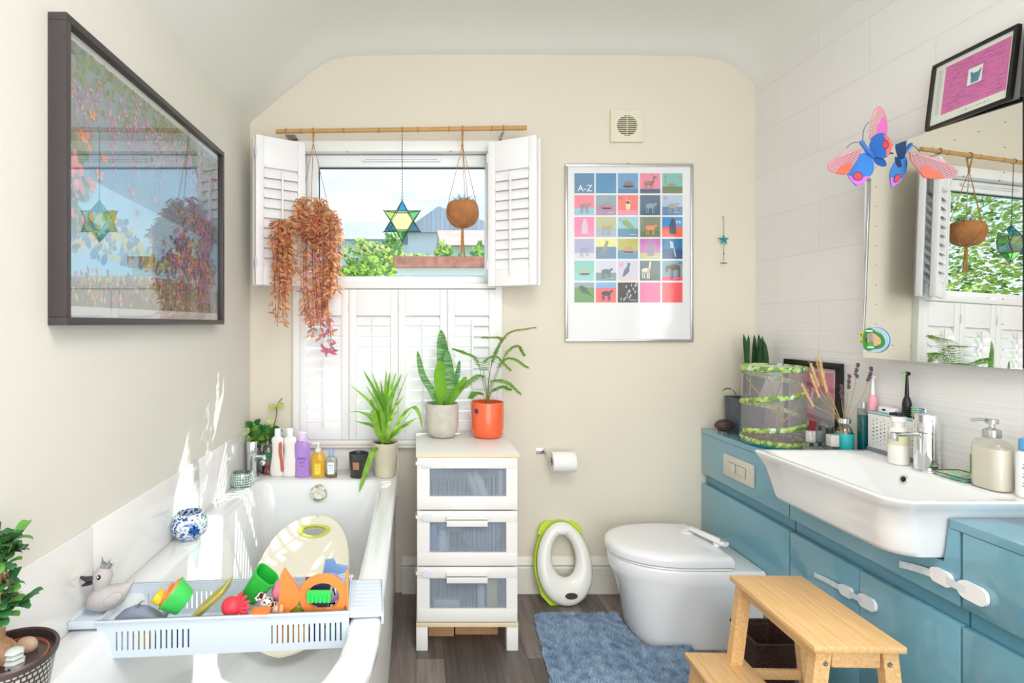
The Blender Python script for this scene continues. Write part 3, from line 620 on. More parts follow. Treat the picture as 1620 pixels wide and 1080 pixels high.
# lower layer of the heap, showing through the slots
low = [('toy_cup', 'yellow toy in the left part of the rack, seen through the slots', -.185, '#e2b63a'), ('toy_cup', 'dark green toy low in the rack left of its middle, seen through the slots', -.140, '#2e8a5c'),
       ('toy_cup', 'navy blue toy low in the rack left of its middle, seen through the slots', -.098, '#34508e'), ('toy_cup', 'orange toy low in the rack under the fish tail, seen through the slots', .118, '#e9934a'),
       ('toy_cup', 'golden yellow toy low in the rack under the orange fish, seen through the slots', .158, '#e8b23c'), ('toy_cup', 'dark blue toy low in the rack under the green brush, seen through the slots', .198, '#2c3f66'),
       ('toy_cup', 'teal toy at the right end of the rack, seen through the slots', .240, '#1f8a7c')]
for i, (nm, lb, x, c) in enumerate(low):
    t = place(nm, lb, 'toy', x, -.068, zb+.0035); w2 = .017
    MB().box(-w2, w2, -.014, .014, 0, .046, bev=.006, seg=3).put('cup_body', mat('toy_'+c[1:], c, .4), t); MB().box(-w2+.004, w2-.004, -.010, .010, .046, .050, bev=.001).put('lid', mat('toy_'+c[1:], c, .4), t)
t = place('toy_net', 'black mesh toy net at the right end behind the orange side bar', 'toy', .225, .01, zb+.004)
m = MB()
for i in range(7):
    a = -.03+i*.010; m.tube(smooth_curve([(a, -.02, .0), (a+.006, -.03, .04), (a+.012, -.02, .075), (a+.004, .0, .084)], 3), .0018, 6).tube(smooth_curve([(-.03, -.022-.002*(i % 2), .008+.011*i), (.0, -.033, .010+.011*i), (.036, -.022, .008+.011*i)], 3), .0018, 6)
m.put('net', mat('net_black', '#24242a', .8), t)
t = place('toy_leaf', 'olive green toy low behind the orange fish', 'toy', .150, -.045, .002)
MB().ell((0, 0, .010), (.022, .012, .016)).put('body', mat('toy_olive', '#8a9a2c', .35, coat=.3), t)

# ---------------------------------------------------------------- on the bath ledge
ZL = RIM
WB = 1.28
def bottle(name, lab, x, y, z, profile, bodym, capm, cap, sy=.62, label=None, liquid=None, rz=0, grp=None, pump=False, n=28, cat='bottle', neck=None):
    t = thing(name, lab, cat, (x, y, z), rz, grp)
    MB().lathe(profile, n=n, sx=WB, sy=sy).put('bottle_body', bodym, t, sharp=50)
    c = MB(); c.lathe(cap, n=24); c.put('cap', capm, t)
    if label: label(t)
    if liquid: MB().lathe(liquid[0], n=n, sy=sy).put('liquid', liquid[1], t)
    return t
wb = mat('bottle_white', '#f6f0ea', .3, coat=.2)
curvy = [(.016, 0), (.022, .002), (.026, .012), (.0265, .035), (.022, .075), (.0185, .11), (.019, .14), (.022, .158), (.020, .170), (.012, .178), (.011, .182)]
def redlab(t):
    m = MB(); pts = [(.0205, .020), (.0235, .04), (.019, .075), (.0155, .11), (.0165, .14), (.012, .158), (.004, .150), (.003, .11), (.009, .07), (.011, .03)]
    m.prism([(x*1.2, z) for x, z in pts], .0015, M=TR(.004, -.0162, 0) @ RX); m.put('label_panel', mat('label_red', '#c96a58', .4), t, label='red side label')
g = 'white curved bottles on the bath ledge'
cap_w = [(.0125, .176), (.0135, .178), (.0135, .208), (.012, .211), (.001, .2115)]
bottle('shampoo_bottle', 'white curved bottle with a red side label, next to the bath tap', -.612, 2.435, ZL, curvy, wb, mat('cap_white', '#fbfbfb', .3), cap_w, label=redlab, grp=g)
bottle('shampoo_bottle', 'white curved bottle touching the purple bottle', -.557, 2.430, ZL, curvy, wb, mat('cap_white', '#fbfbfb', .3), cap_w, label=None, grp=g)
def txtlab(lines, size, col, z0, w2, h2, yoff, bg='#ffffff', mname='label', bgm=None, rad=.004):
    def f(t):
        m = MB()
        if bg: m.prism(roundrect(-w2, w2, z0, z0+h2, rad), .0006, M=TR(0, yoff, 0) @ RX)
        k = 1 if bg else 0
        for i, (s_, sz, dy) in enumerate(lines): m.text(s_, sz, k, TR(0, yoff-.0009, z0+dy) @ RX, 'CENTER')
        ms = ([bgm or mat('label_'+bg[1:], bg, .45)] if bg else [])+[mat('print_'+col[1:], col, .5)]
        m.put(mname, ms, t)
    return f
pur = [(.020, 0), (.025, .002), (.0265, .01), (.0255, .05), (.024, .08), (.026, .115), (.0255, .145), (.021, .160), (.016, .164)]
bottle('bubble_bath_bottle', 'translucent purple bottle with a lilac cap', -.500, 2.425, ZL, pur, mat('purple_liquid_bottle', '#cfa2f4', .15, trans=.35, coat=.3), mat('cap_lilac', '#ecd2f6', .35), [(.017, .160), (.0185, .163), (.018, .196), (.012, .199), (.001, .1995)],
       label=txtlab([('baby', .019, .050), ('bath', .013, .034), ('calming', .007, .020)], .01, '#6a4fd0', .03, .018, .09, -.0168, None), sy=.62)
yel = [(.020, 0), (.0245, .002), (.026, .01), (.026, .07), (.023, .098), (.013, .110), (.012, .113)]
def pumpcap(z, m_, s_=1.0, nx=-1):
    def f(t):
        a = MB().lathe([(.012*s_, z), (.0125*s_, z+.002), (.0125*s_, z+.016), (.006*s_, z+.018), (.004*s_, z+.019), (.004*s_, z+.034)], n=20); a.put('collar', m_, t)
        b = MB().lathe([(.007*s_, z+.030), (.009*s_, z+.032), (.009*s_, z+.040), (.006*s_, z+.043), (.001, z+.0435)], n=20).tube(smooth_curve([(0, 0, z+.037), (nx*.016*s_, 0, z+.038), (nx*.026*s_, 0, z+.032)], 4), [.004*s_]*9, 8); b.put('pump_head', m_, t)
    return f
def both(*fs):
    def f(t):
        for q in fs: q(t)
    return f
t = thing('baby_wash_bottle', 'yellow baby wash bottle with a clear pump top', 'bottle', (-.430, 2.42, ZL), 0)
MB().lathe(yel, n=28, sx=1.2, sy=.62).put('bottle_body', mat('yellow_liquid_bottle', '#f5c22c', .15, trans=.3, coat=.3), t)
both(pumpcap(.112, mat('pump_frost', '#f0eeea', .3)), txtlab([('baby', .010, .045), ('wash', .008, .032), ('gentle', .005, .020)], .01, '#c98a10', .015, .013, .05, -.0168, '#f9dc55'))(t)
t = thing('baby_oil_bottle', 'small clear bottle with a pale blue cap and white label', 'bottle', (-.372, 2.418, ZL), 0)
MB().lathe([(.017, 0), (.021, .002), (.022, .01), (.022, .075), (.019, .088), (.009, .094), (.0085, .098)], n=28, sx=1.2, sy=.6).put('bottle_body', clear('clear_plastic', '#fbfaf6', .10, .94), t)
MB().lathe([(.015, .0015), (.0205, .003), (.0205, .018), (.001, .0181)], n=28, sx=1.2, sy=.58).put('liquid', mat('oil_amber', '#8b5f2e', .2), t)
MB().lathe([(.0095, .095), (.011, .097), (.011, .120), (.0095, .123), (.001, .1235)], n=20).put('cap', mat('cap_blue', '#9ab8ea', .35), t)
txtlab([('baby', .012, .036), ('bath', .006, .024), ('& massage', .004, .015)], .01, '#6f9cc8', .017, .015, .052, -.0142, '#eef4f8')(t)
# bath mixer tap
t = thing('bath_mixer_tap', 'square-set chrome bath mixer tap in the far left corner', 'tap', (-.724, 2.435, ZL))
MB().lathe([(.031, 0), (.031, .004), (.024, .006), (.024, .108)], n=28).put('body', chrome, t)
MB().lathe([(.0255, .110), (.0255, .153), (.023, .157), (.001, .158)], n=28).put('lever_cap', chrome, t)
MB().box(-.010, .060, -.014, .014, .080, .098, bev=.006, seg=3).tube([(.052, 0, .090), (.056, -.006, .072)], [.011, .010], 12).put('spout', chrome, t)
MB().lathe([(.010, 0), (.011, .003), (.013, .028), (.011, .034), (.001, .035)], n=16, M=TR(.056, -.012, .070) @ Matrix.Rotation(pi/2, 4, 'X')).put('diverter_knob', chrome, t)
MB().box(.018, .034, -.007, .007, .128, .140, bev=.003).put('outlet', black, t)
# clear pump bottle with red liquid
t = thing('hand_soap_bottle', 'clear bottle with a little red soap left in it, right of the bath tap', 'bottle', (-.668, 2.478, ZL))
MB().lathe([(.020, 0), (.025, .002), (.026, .008), (.026, .10), (.020, .118), (.011, .126), (.011, .130)], n=28, sy=.7).put('bottle_body', clear('clear_plastic', '#fbfaf6', .10, .94), t)
MB().lathe([(.018, .0015), (.0245, .003), (.0245, .034), (.001, .0341)], n=28, sy=.68).put('liquid', mat('red_soap', '#b0132f', .12, trans=.2), t)
MB().box(-.004, .022, -.0195, -.0185, .075, .100).put('label', mat('label_green', '#2a8a52', .5), t)
MB().lathe([(.012, .128), (.0125, .130), (.0125, .146), (.004, .148), (.004, .160), (.010, .162), (.010, .170), (.001, .171)], n=20).put('pump_head', clear('clear_cap', '#f0f0f0', .25, .9), t)
# glass vase with pothos cuttings
t = thing('pothos_cutting', 'variegated green climbing plant in a glass jar behind the bath tap', 'plant', (-.705, 2.518, ZL))
MB().lathe([(.020, 0), (.024, .002), (.024, .08), (.020, .10), (.016, .125), (.016, .135)], n=24, cap1=False).put('glass_jar', clear('clear_glass', '#f6fbfa', .12, .95), t)
lg = leafmat('pothos_leaf', '#6fa33c', .45, vs=60); lgd = leafmat('pothos_leaf_dark', '#2f7a2a', .3); ly = leafmat('pothos_leaf_pale', '#cfdd8c', .25)
rnd = random.Random(5); st = MB(); lf = MB()
stems = [[(0, 0, .05), (-.02, -.01, .15), (-.045, -.02, .20)], [(0, 0, .05), (.0, -.01, .16), (.02, -.02, .22)], [(0, 0, .05), (.03, -.01, .17), (.085, -.02, .185), (.09, -.03, .13)], [(0, 0, .05), (.04, .0, .16), (.065, 0, .25), (.07, -.0, .305), (.095, -.01, .335)]]
for si, q in enumerate(stems):
    c = smooth_curve(q, 6); st.tube(c, .002, 6)
    for k in range(5, len(c), 3 if si < 3 else 5):
        p = c[k]; a = rnd.uniform(0, 2*pi)
        for _ in range(1 if si == 3 else 2):
            a += 2.2; d = Vector((cos(a)*.8, -abs(sin(a))*.5, rnd.uniform(-.5, .5))); lf.leaf(p, d, (0, -.9, .5), rnd.uniform(.035, .055), rnd.uniform(.026, .036), rnd.choice([0, 0, 1, 2] if si < 3 else [0, 2]), .2)
for k in range(22):
    p = Vector((rnd.uniform(-.07, .045), rnd.uniform(-.05, 0), rnd.uniform(.14, .22))); lf.leaf(p, (rnd.uniform(-1, 1), -.4, rnd.uniform(-.9, .5)), (0, -1, .3), rnd.uniform(.035, .052), rnd.uniform(.026, .036), rnd.choice([0, 1, 1, 2]), .2)
st.put('stem', mat('stem_brown', '#6b5b32', .7), t); lf.put('leaves', [lg, lgd, ly], t, recalc=False)
# woven glass votive, candle jar, mosaic bowl
def wov():
    m = clear('green_glass', '#e6f5ec', .22, .96, .15); return m
t = thing('votive_holder', 'small pale green textured glass votive on the far left rim of the bathtub', 'votive holder', (-.722, 2.285, ZL))
m = MB().lathe([(.020, 0), (.032, .002), (.040, .014), (.043, .032), (.041, .048), (.037, .060), (.034, .060), (.037, .047), (.039, .032), (.036, .014), (.020, .006)], n=32); m.put('glass', wov(), t)
m = MB()
for z in (.012, .022, .032, .042, .052):
    r = .0405+.003*sin(z*50); m.tube([(r*cos(a), r*sin(a), z) for a in [2*pi*k/40 for k in range(41)]], .0012, 5)
for k in range(24):
    a = 2*pi*k/24; m.tube([(r*cos(a), r*sin(a), z) for r, z in ((.033, .003), (.041, .014), (.044, .032), (.042, .048), (.038, .060))], .001, 5)
m.put('raised_grid', mat('green_glass_grid', '#dcebe2', .25), t)
t = thing('scented_candle', 'dark grey candle jar with a copper label between the bottles and the strappy plant', 'candle', (-.253, 2.432, ZL))
MB().lathe([(.036, 0), (.038, .003), (.044, .105), (.042, .105), (.039, .088), (.001, .088)], n=36).put('jar', mat('jar_charcoal', '#3b3a3b', .3, coat=.2), t)
MB().lathe([(.038, .0885), (.038, .0887), (.001, .0889)], n=24).put('wax', mat('wax', '#4a4540', .6), t)
n = 9; lo = [(.0418*cos(a), .0418*sin(a), .040) for a in [R(238+i*5) for i in range(n)]]; hi = [(x*1.03, y*1.03, .072) for x, y, z in lo]
MB().loft([lo, hi], 0, False, False, close=False).put('label', mat('copper_label', '#b98564', .4, .4), t, recalc=False, label='copper label')
def mosaic():
    m = mat('blue_mosaic', '#ffffff', .15, coat=.5); t = m.node_tree; b = t.nodes['Principled BSDF']; co = N(t, 'ShaderNodeTexCoord')
    v = N(t, 'ShaderNodeTexVoronoi'); v.inputs['Scale'].default_value = 170; r = N(t, 'ShaderNodeValToRGB'); r.color_ramp.interpolation = 'CONSTANT'
    e = r.color_ramp.elements; e[0].color = C('#e9eef4'); e[1].position = .3; e[1].color = C('#8fb8e6'); 
    for p, c in ((.42, '#f1efe9'), (.6, '#3f78c8'), (.72, '#e8eef2'), (.86, '#1d3f86')): q = e.new(p); q.color = C(c)
    s_ = N(t, 'ShaderNodeSeparateColor'); t.links.new(co.outputs['Object'], v.inputs[0]); t.links.new(v.outputs['Color'], s_.inputs[0]); t.links.new(s_.outputs[0], r.inputs[0]); t.links.new(r.outputs[0], b.inputs['Base Color']); return m
t = thing('tealight_bowl', 'round blue and white mosaic glass bowl on the left rim of the bathtub', 'tealight holder', (-.713, 1.735, ZL))
MB().lathe([(.022, 0), (.036, .004), (.050, .020), (.055, .040), (.052, .060), (.043, .076), (.040, .082), (.037, .082), (.040, .075), (.048, .058), (.050, .040), (.046, .022), (.030, .008), (.001, .007)], n=40).put('bowl', mosaic(), t)
m = MB(); M0 = Matrix.Rotation(R(35), 4, 'Z')
for k in range(8):
    a = 2*pi*k/8; c_, s_ = cos(a), sin(a)
    P2 = [(0, 0), (.009*c_-.005*s_, .009*s_+.005*c_), (.020*c_, .020*s_), (.009*c_+.005*s_, .009*s_-.005*c_)]
    m.add([(.0535*sin(u/.055)*1.02, -.0565*cos(u/.055)*cos((v)/.06), .038+v) for u, v in P2], [(0, 1, 2, 3)], k % 2, M0)
m.put('star_motif', [mat('mosaic_navy', '#15306e', .15), mat('mosaic_mid_blue', '#2f74c4', .15)], t, recalc=False, label='dark blue eight-pointed star')

# ---------------------------------------------------------------- strappy plant in cream pot
cream_gl = mat('cream_glaze', '#cfc7b0', .22, var=.05, vs=12, coat=.3)
t = thing('bromeliad', 'strappy green plant with arching leaves in a cream glazed pot on the bath ledge', 'plant', (-.137, 2.445, ZL), group='potted plants below the window')
MB().lathe([(.044, 0), (.047, .002), (.050, .02), (.059, .14), (.060, .150), (.056, .151), (.054, .142), (.001, .142)], n=40).put('pot', cream_gl, t)
MB().lathe([(.053, .1425), (.03, .146), (.001, .148)], n=24).put('soil', soil, t)
lf = MB(); rnd = random.Random(21)
tg = [(-.155, .405, .0), (-.10, .47, .02), (-.085, .40, 0), (-.135, .25, -.03), (-.06, .455, .03), (-.02, .43, -.02), (.005, .47, .0), (.02, .46, .02), (.05, .465, -.01), (.075, .455, 0), (-.04, .36, -.05), (.0, .39, -.04), (.03, .38, -.04), (-.07, .33, -.02), (.085, .36, -.03), (-.09, .28, .02), (.06, .30, -.06), (-.01, .34, .04)]
base = Vector((0, 0, .145))
for i, (dx, hz, dy) in enumerate(tg):
    e = Vector((dx, dy, hz)); mid = base.lerp(e, .5)+Vector((-dx*.22, 0, .02)); b0 = base+Vector((dx*.12, dy*.2, 0))
    lf.blade(smooth_curve([b0, mid, e], 7), rnd.uniform(.014, .020), i % 2, side=(1, .25*rnd.uniform(-1, 1), 0))
for pts, wv in (([(.01, -.01, .15), (.07, -.02, .26), (.12, -.03, .31), (.150, -.04, .285), (.166, -.05, .215)], .020), ([(-.01, -.01, .15), (-.06, -.02, .25), (-.11, -.02, .285), (-.175, -.03, .285)], .016), ([(-.01, -.02, .15), (-.05, -.07, .12), (-.085, -.10, .02), (-.105, -.115, -.040)], .024),
                ([(.01, -.01, .15), (.05, -.02, .20), (.10, -.03, .24), (.14, -.03, .262)], .030), ([(.01, -.01, .15), (.05, -.02, .20), (.11, 0, .28), (.15, .0, .32)], .012), ([(.0, -.01, .15), (-.03, -.03, .20), (-.05, -.05, .29), (-.055, -.06, .30)], .028),
                ([(0, 0, .15), (.02, .0, .25), (.06, .0, .36), (.105, 0, .47)], .014), ([(0, 0, .15), (-.03, .0, .25), (-.07, .0, .34), (-.125, 0, .31)], .016)):
    lf.blade(smooth_curve(pts, 6), wv, 0, side=(.5, .9, .2) if wv < .02 else (1, .3, .3))
lf.put('leaves', [leafmat('strap_leaf', '#9acb4a', .35, trans=.45), leafmat('strap_leaf_dark', '#6fae3c', .3, trans=.4)], t, recalc=False)
m = MB()
for k in range(7): a = k*.9; m.tube(smooth_curve([(0, 0, .145), (.006*cos(a), .006*sin(a), .20), (.016*cos(a)+.006, .01*sin(a), .27)], 4), [.0055]*6+[.004, .003, .001], 6)
m.put('leaf_base', mat('leaf_base_brown', '#9a7444', .6, var=.2, vs=60), t)

# ---------------------------------------------------------------- bonsai in foreground
t = thing('bonsai', 'small-leaved bonsai tree in a perforated metal pot at the near left corner', 'plant', (-.687, .925, ZL)); t.scale = (.9, .9, 1.15)
tm = mat('perforated_metal', '#6d625f', .35, .75)
def perf():
    m = tm; tt = m.node_tree; b = tt.nodes['Principled BSDF']; co = N(tt, 'ShaderNodeTexCoord'); sp = N(tt, 'ShaderNodeSeparateXYZ'); at = N(tt, 'ShaderNodeMath', operation='ARCTAN2'); cb = N(tt, 'ShaderNodeCombineXYZ')
    ml = N(tt, 'ShaderNodeMath', operation='MULTIPLY'); ml.inputs[1].default_value = .085
    br = N(tt, 'ShaderNodeTexBrick'); br.inputs['Scale'].default_value = 1; br.inputs['Brick Width'].default_value = .0105; br.inputs['Row Height'].default_value = .0085; br.inputs['Mortar Size'].default_value = .0018; br.inputs['Mortar Smooth'].default_value = .1
    br.inputs['Color1'].default_value = C('#e6e2dc'); br.inputs['Color2'].default_value = C('#d9d5cf'); br.inputs['Mortar'].default_value = C('#5d5350')
    l = tt.links.new; l(co.outputs['Object'], sp.inputs[0]); l(sp.outputs[1], at.inputs[0]); l(sp.outputs[0], at.inputs[1]); l(at.outputs[0], ml.inputs[0]); l(ml.outputs[0], cb.inputs[0]); l(sp.outputs[2], cb.inputs[1]); l(cb.outputs[0], br.inputs[0]); l(br.outputs[0], b.inputs['Base Color'])
    bu = N(tt, 'ShaderNodeBump'); bu.inputs['Strength'].default_value = .6; bu.inputs['Distance'].default_value = .002; l(br.outputs['Fac'], bu.inputs['Height']); l(bu.outputs[0], b.inputs['Normal']); return m
MB().lathe([(.050, 0), (.053, .002), (.060, .02), (.078, .098)], n=56, cap1=False).put('pot', perf(), t)
MB().lathe([(.078, .0975), (.0815, .100), (.083, .107), (.080, .110), (.076, .108), (.073, .09), (.056, .02), (.001, .018)], n=56).put('pot_rim', mat('dark_metal_rim', '#5d4f4c', .35, .6), t)
MB().lathe([(.044, .02), (.064, .096), (.066, .100), (.063, .101), (.060, .090), (.001, .088)], n=44).put('inner_pot', mat('terracotta', '#b5654a', .7, var=.08, vs=20), t, label='terracotta inner pot')
MB().lathe([(.0595, .0885), (.035, .094), (.001, .098)], n=30).put('soil', soil, t)
bk = mat('bonsai_bark', '#b08a68', .8, var=.25, vs=25, bump=.6, bs=60)
m = MB(); m.tube(smooth_curve([(-.018, .005, .088), (-.030, .0, .115), (-.028, .01, .14), (-.030, .008, .165), (-.028, .01, .185)], 5), [.030, .031, .0315, .031, .030, .028, .026, .022, .019, .016, .014, .0125, .012, .011, .0105, .010, .009, .008, .007, .007, .006], 16)
for a in (200, 260, 330, 40): m.tube(smooth_curve([(-.022, .005, .12), (-.02+.03*cos(R(a)), .03*sin(R(a)), .10), (-.02+.036*cos(R(a)), .042*sin(R(a)), .084)], 4), [.012, .012, .011, .010, .008, .007, .005, .004, .002], 8)
m.put('trunk', bk, t)
rnd = random.Random(9); lf = MB(); br_ = MB()
for k in range(46):
    a = rnd.uniform(0, 2*pi); rr = rnd.uniform(.015, .046)*math.sqrt(rnd.random()+.3); hz = rnd.uniform(.155, .270); tip = Vector((-.034+rr*cos(a)*1.0, .01+rr*sin(a)*.9, hz))
    o = Vector((-.022, .01, .16+.08*rnd.random())); br_.tube([o, o.lerp(tip, .6)+Vector((0, 0, .01)), tip], [.0025, .002, .0012], 5)
    for j in range(5):
        b = a+j*2.4; d = Vector((cos(b), sin(b)*.9, rnd.uniform(-.3, .55))); s_ = rnd.uniform(.026, .038)
        pts = [tip, tip+d*s_*.5+Vector((0, 0, .002)), tip+d*s_*.85+Vector((0, 0, .001)), tip+d*s_+Vector((0, 0, -.002))]
        lf.blade(smooth_curve(pts, 3), s_*.62, rnd.choice([0, 0, 1]), fold=.18, prof=lambda q: max(.05, sin(pi*min(1, .08+.90*q))**.55))
br_.put('branches', bk, t); lf.put('leaves', [leafmat('bonsai_leaf', '#3f7a44', .35, .2, .22), leafmat('bonsai_leaf_light', '#6fb050', .3, .3, .25)], t, recalc=False)
t = thing('stone', 'smooth tan stone on the soil of the bonsai pot', 'stone', (-.672, .950, ZL+.108)); MB().ell((0, 0, .012), (.018, .013, .014), n=18).put('stone', mat('tan_stone', '#bfa38a', .7, var=.15, vs=40), t)
t = thing('stone_ornament', 'pale grey layered stone pagoda ornament in the bonsai pot', 'ornament', (-.658, .902, ZL+.104)); gs = mat('pale_stone', '#c9cdc9', .8, var=.08, vs=60)
MB().box(-.011, .011, -.010, .010, 0, .016, bev=.004).put('base', gs, t)
for i, (z, r) in enumerate(((.016, .016), (.024, .014), (.032, .015))): MB().lathe([(r*.6, z), (r, z+.002), (r*.9, z+.004), (r*.4, z+.008)], n=6).put('roof_tier', gs, t)
for s_ in (-1, 1): MB().ell((s_*.005+.003, -.0102, .008), (.0026, .0015, .0035)).put('opening', black, t)
# ================================================================ CHEST OF DRAWERS
cw = mat('chest_white', '#f1efeb', .35); birch = mat('birch_edge', '#e9d9b4', .5, var=.05, vs=20)
def ribbed():
    m = bpy.data.materials.new('ribbed_plastic'); m.use_nodes = True; t = m.node_tree; t.nodes.clear()
    co = N(t, 'ShaderNodeTexCoord'); sp = N(t, 'ShaderNodeSeparateXYZ'); wv = N(t, 'ShaderNodeMath', operation='SINE'); mu = N(t, 'ShaderNodeMath', operation='MULTIPLY'); mu.inputs[1].default_value = 2*pi/.0052
    bu = N(t, 'ShaderNodeBump'); bu.inputs['Strength'].default_value = .5; bu.inputs['Distance'].default_value = .002
    g = N(t, 'ShaderNodeBsdfPrincipled'); g.inputs['Base Color'].default_value = C('#ccd6e2'); g.inputs['Roughness'].default_value = .3
    r = N(t, 'ShaderNodeBsdfTransparent'); r.inputs['Color'].default_value = C('#eef3f8')
    x = N(t, 'ShaderNodeMixShader'); mr = N(t, 'ShaderNodeMapRange'); mr.inputs[1].default_value = -1; mr.inputs[2].default_value = 1; mr.inputs[3].default_value = .93; mr.inputs[4].default_value = .42; o = N(t, 'ShaderNodeOutputMaterial')
    l = t.links.new; l(co.outputs['Object'], sp.inputs[0]); l(sp.outputs[0], mu.inputs[0]); l(mu.outputs[0], wv.inputs[0]); l(wv.outputs[0], bu.inputs['Height']); l(bu.outputs[0], g.inputs['Normal'])
    l(wv.outputs[0], mr.inputs[0]); l(mr.outputs[0], x.inputs[0]); l(g.outputs[0], x.inputs[1]); l(r.outputs[0], x.inputs[2]); l(x.outputs[0], o.inputs[0]); return m
rib = ribbed(); lockm = mat('lock_plastic', '#e3e6f2', .3, coat=.2)
CX0, CX1, CY0, CY1 = .004, .388, 2.098, 2.512
ch = thing('chest_of_drawers', 'narrow white chest with three ribbed-plastic drawers under the window', 'chest of drawers', ((CX0+CX1)/2, (CY0+CY1)/2, 0))
MB().box(CX0-.004, CX1+.006, CY0-.004, CY1+.003, .742, .756, bev=.001).put('top', cw, ch, w_=True)
MB().box(CX0-.004, CX1+.006, CY0-.006, CY0-.0042, .7425, .7555).put('top_edge', birch, ch, w_=True, label='pale wood edge strip')
for x in (CX0, CX1-.015):
    MB().box(x, x+.015, CY0+.018, CY1, .092, .7415).put('side_panel', cw, ch, w_=True)
MB().box(CX0+.0155, CX1-.0155, CY1-.006, CY1, .11, .741).put('back_panel', cw, ch, w_=True)
MB().box(CX0-.003, CX1+.003, CY0+.002, CY1, .092, .108, bev=.001).put('bottom_rail', birch, ch, w_=True, label='pale wood bottom rail')
for x in (CX0-.003, CX1-.041):
    for y in (CY0+.004, CY1-.05): MB().box(x, x+.044, y, y+.044, 0, .0915, bev=.002).put('leg', cw, ch, w_=True)
for k, z0 in enumerate((.541, .327, .113)):
    z1 = z0+(.199 if k == 0 else .208); y = CY0
    fr = MB(); x0, x1 = CX0+.001, CX1-.001; a, b_, tz, bz = .047, .042, .042, .050
    fr.box(x0, x1, y, y+.016, z1-tz, z1, bev=.001).box(x0, x1, y, y+.016, z0, z0+bz, bev=.001).box(x0, x0+a, y+.0004, y+.016, z0+bz, z1-tz).box(x1-b_, x1, y+.0004, y+.016, z0+bz, z1-tz)
    dr = fr.put('drawer', cw, ch, w_=True)
    MB().box(x0+a, x1-b_, y+.006, y+.009, z0+bz, z1-tz).put('ribbed_panel', rib, dr, w_=True)
    h = MB().box(.116, .271, y-.019, y-.001, z1-.030, z1-.026, bev=.001).box(.116, .271, y-.019, y-.016, z1-.052, z1-.026, bev=.001); h.box(.116, .271, y-.017, y-.0005, z1-.018, z1-.0255)
    if k == 0: h = MB().box(.104, .278, y-.005, y-.0005, z1-.037, z1-.016, bev=.001).box(.104, .278, y-.016, y-.005, z1-.037, z1-.034, bev=.001)
    h.put('handle', cw, dr, w_=True)
    q = MB().box(x0+.018, x1-.018, y+.35, y+.358, z0+.02, z1-.03).box(x0+.018, x0+.024, y+.018, y+.35, z0+.02, z1-.03).box(x1-.024, x1-.018, y+.018, y+.35, z0+.02, z1-.03).box(x0+.018, x1-.018, y+.018, y+.358, z0+.014, z0+.02)
    q.put('drawer_box', mat('drawer_inside', '#eef1f4', .7), dr, w_=True)
    lx, lz = .030, z1-.022
    lk = MB(); lk.prism(roundrect(lx-.005, lx+.030, lz-.012, lz+.011, .010, 6), .009, M=TR(0, y-.0006, 0) @ RX)
    l_ = lk.put('child_lock', lockm, ch, w_=True, label='pale lilac-white child lock pad')
    MB().prism(roundrect(lx+.002, lx+.022, lz-.006, lz+.006, .005, 5), .0015, M=TR(0, y-.0097, 0) @ RX).put('button', lockm, l_, w_=True)
    MB().box(x0-.006, x0-.0035, y+.0, y+.05, lz-.008, lz+.006, bev=.001).box(x0-.006, lx, y-.003, y-.0009, lz-.006, lz+.006).put('lock_strap', mat('strap_clear_white', '#e9e6df', .35), ch, w_=True)
# what shows dimly inside the drawers
def inside(lab, x, y, z, r, h, col, tilt=0, flat=False, cat='bottle', name='stored_bottle'):
    t = thing(name, lab, cat, (x, y, z), rot=(0, R(tilt), 0), group='things stored in the white chest')
    m = MB()
    if flat: m.box(-r, r, -.02, .02, 0, h, bev=.005).put('body', mat('in_'+col[1:], col, .5), t)
    else:
        m.lathe([(r, 0), (r, h*.8), (r*.6, h*.86), (.001, h*.861)], n=16).put('body', mat('in_'+col[1:], col, .5), t); MB().lathe([(r*.62, h*.865), (r*.62, h), (.001, h*1.001)], n=14).put('cap', mat('in_cap', '#f2f2f0', .4), t)
inside('white tube leaning inside the top drawer, blurred by its ribbed front', .272, 2.142, .571, .017, .115, '#f2f3f0', -22)
inside('second pale tube leaning inside the top drawer, left of the whiter one', .240, 2.150, .573, .014, .105, '#e2dfda', -20)
inside('pinkish tube at the right end inside the top drawer', .330, 2.142, .565, .010, .115, '#eccfd3', 0)
inside('white tub at the left inside the middle drawer', .105, 2.142, .350, .024, .098, '#f0f1ef')
inside('blue packet at the far left inside the middle drawer', .060, 2.150, .350, .022, .12, '#7fa4d8', flat=True, cat='packet', name='stored_packet')
inside('pale green packet across the top of the middle drawer', .19, 2.18, .43, .09, .05, '#c3dccb', flat=True, cat='packet', name='stored_packet')
t = thing('stored_bowl', 'round blue-grey bowl standing on edge inside the middle drawer', 'bowl', (.255, 2.16, .358), group='things stored in the white chest')
MB().lathe([(.02, 0), (.072, .012), (.074, .014), (.071, .014), (.02, .004)], n=32, M=TR(0, 0, .075) @ Matrix.Rotation(pi/2, 4, 'X')).put('bowl', mat('in_greyblue', '#8d9cb0', .4), t)
inside('slim white bottle with two dark dots inside the bottom drawer', .253, 2.142, .136, .015, .115, '#f0f2f6')
inside('yellow and blue packet at the right inside the bottom drawer', .295, 2.150, .136, .02, .125, '#f2dd86', 0, flat=True, cat='packet', name='stored_packet')
inside('white cloth bundle at the left inside the bottom drawer', .12, 2.15, .136, .05, .045, '#eceae8', 0, flat=True, cat='cloth', name='stored_cloth')
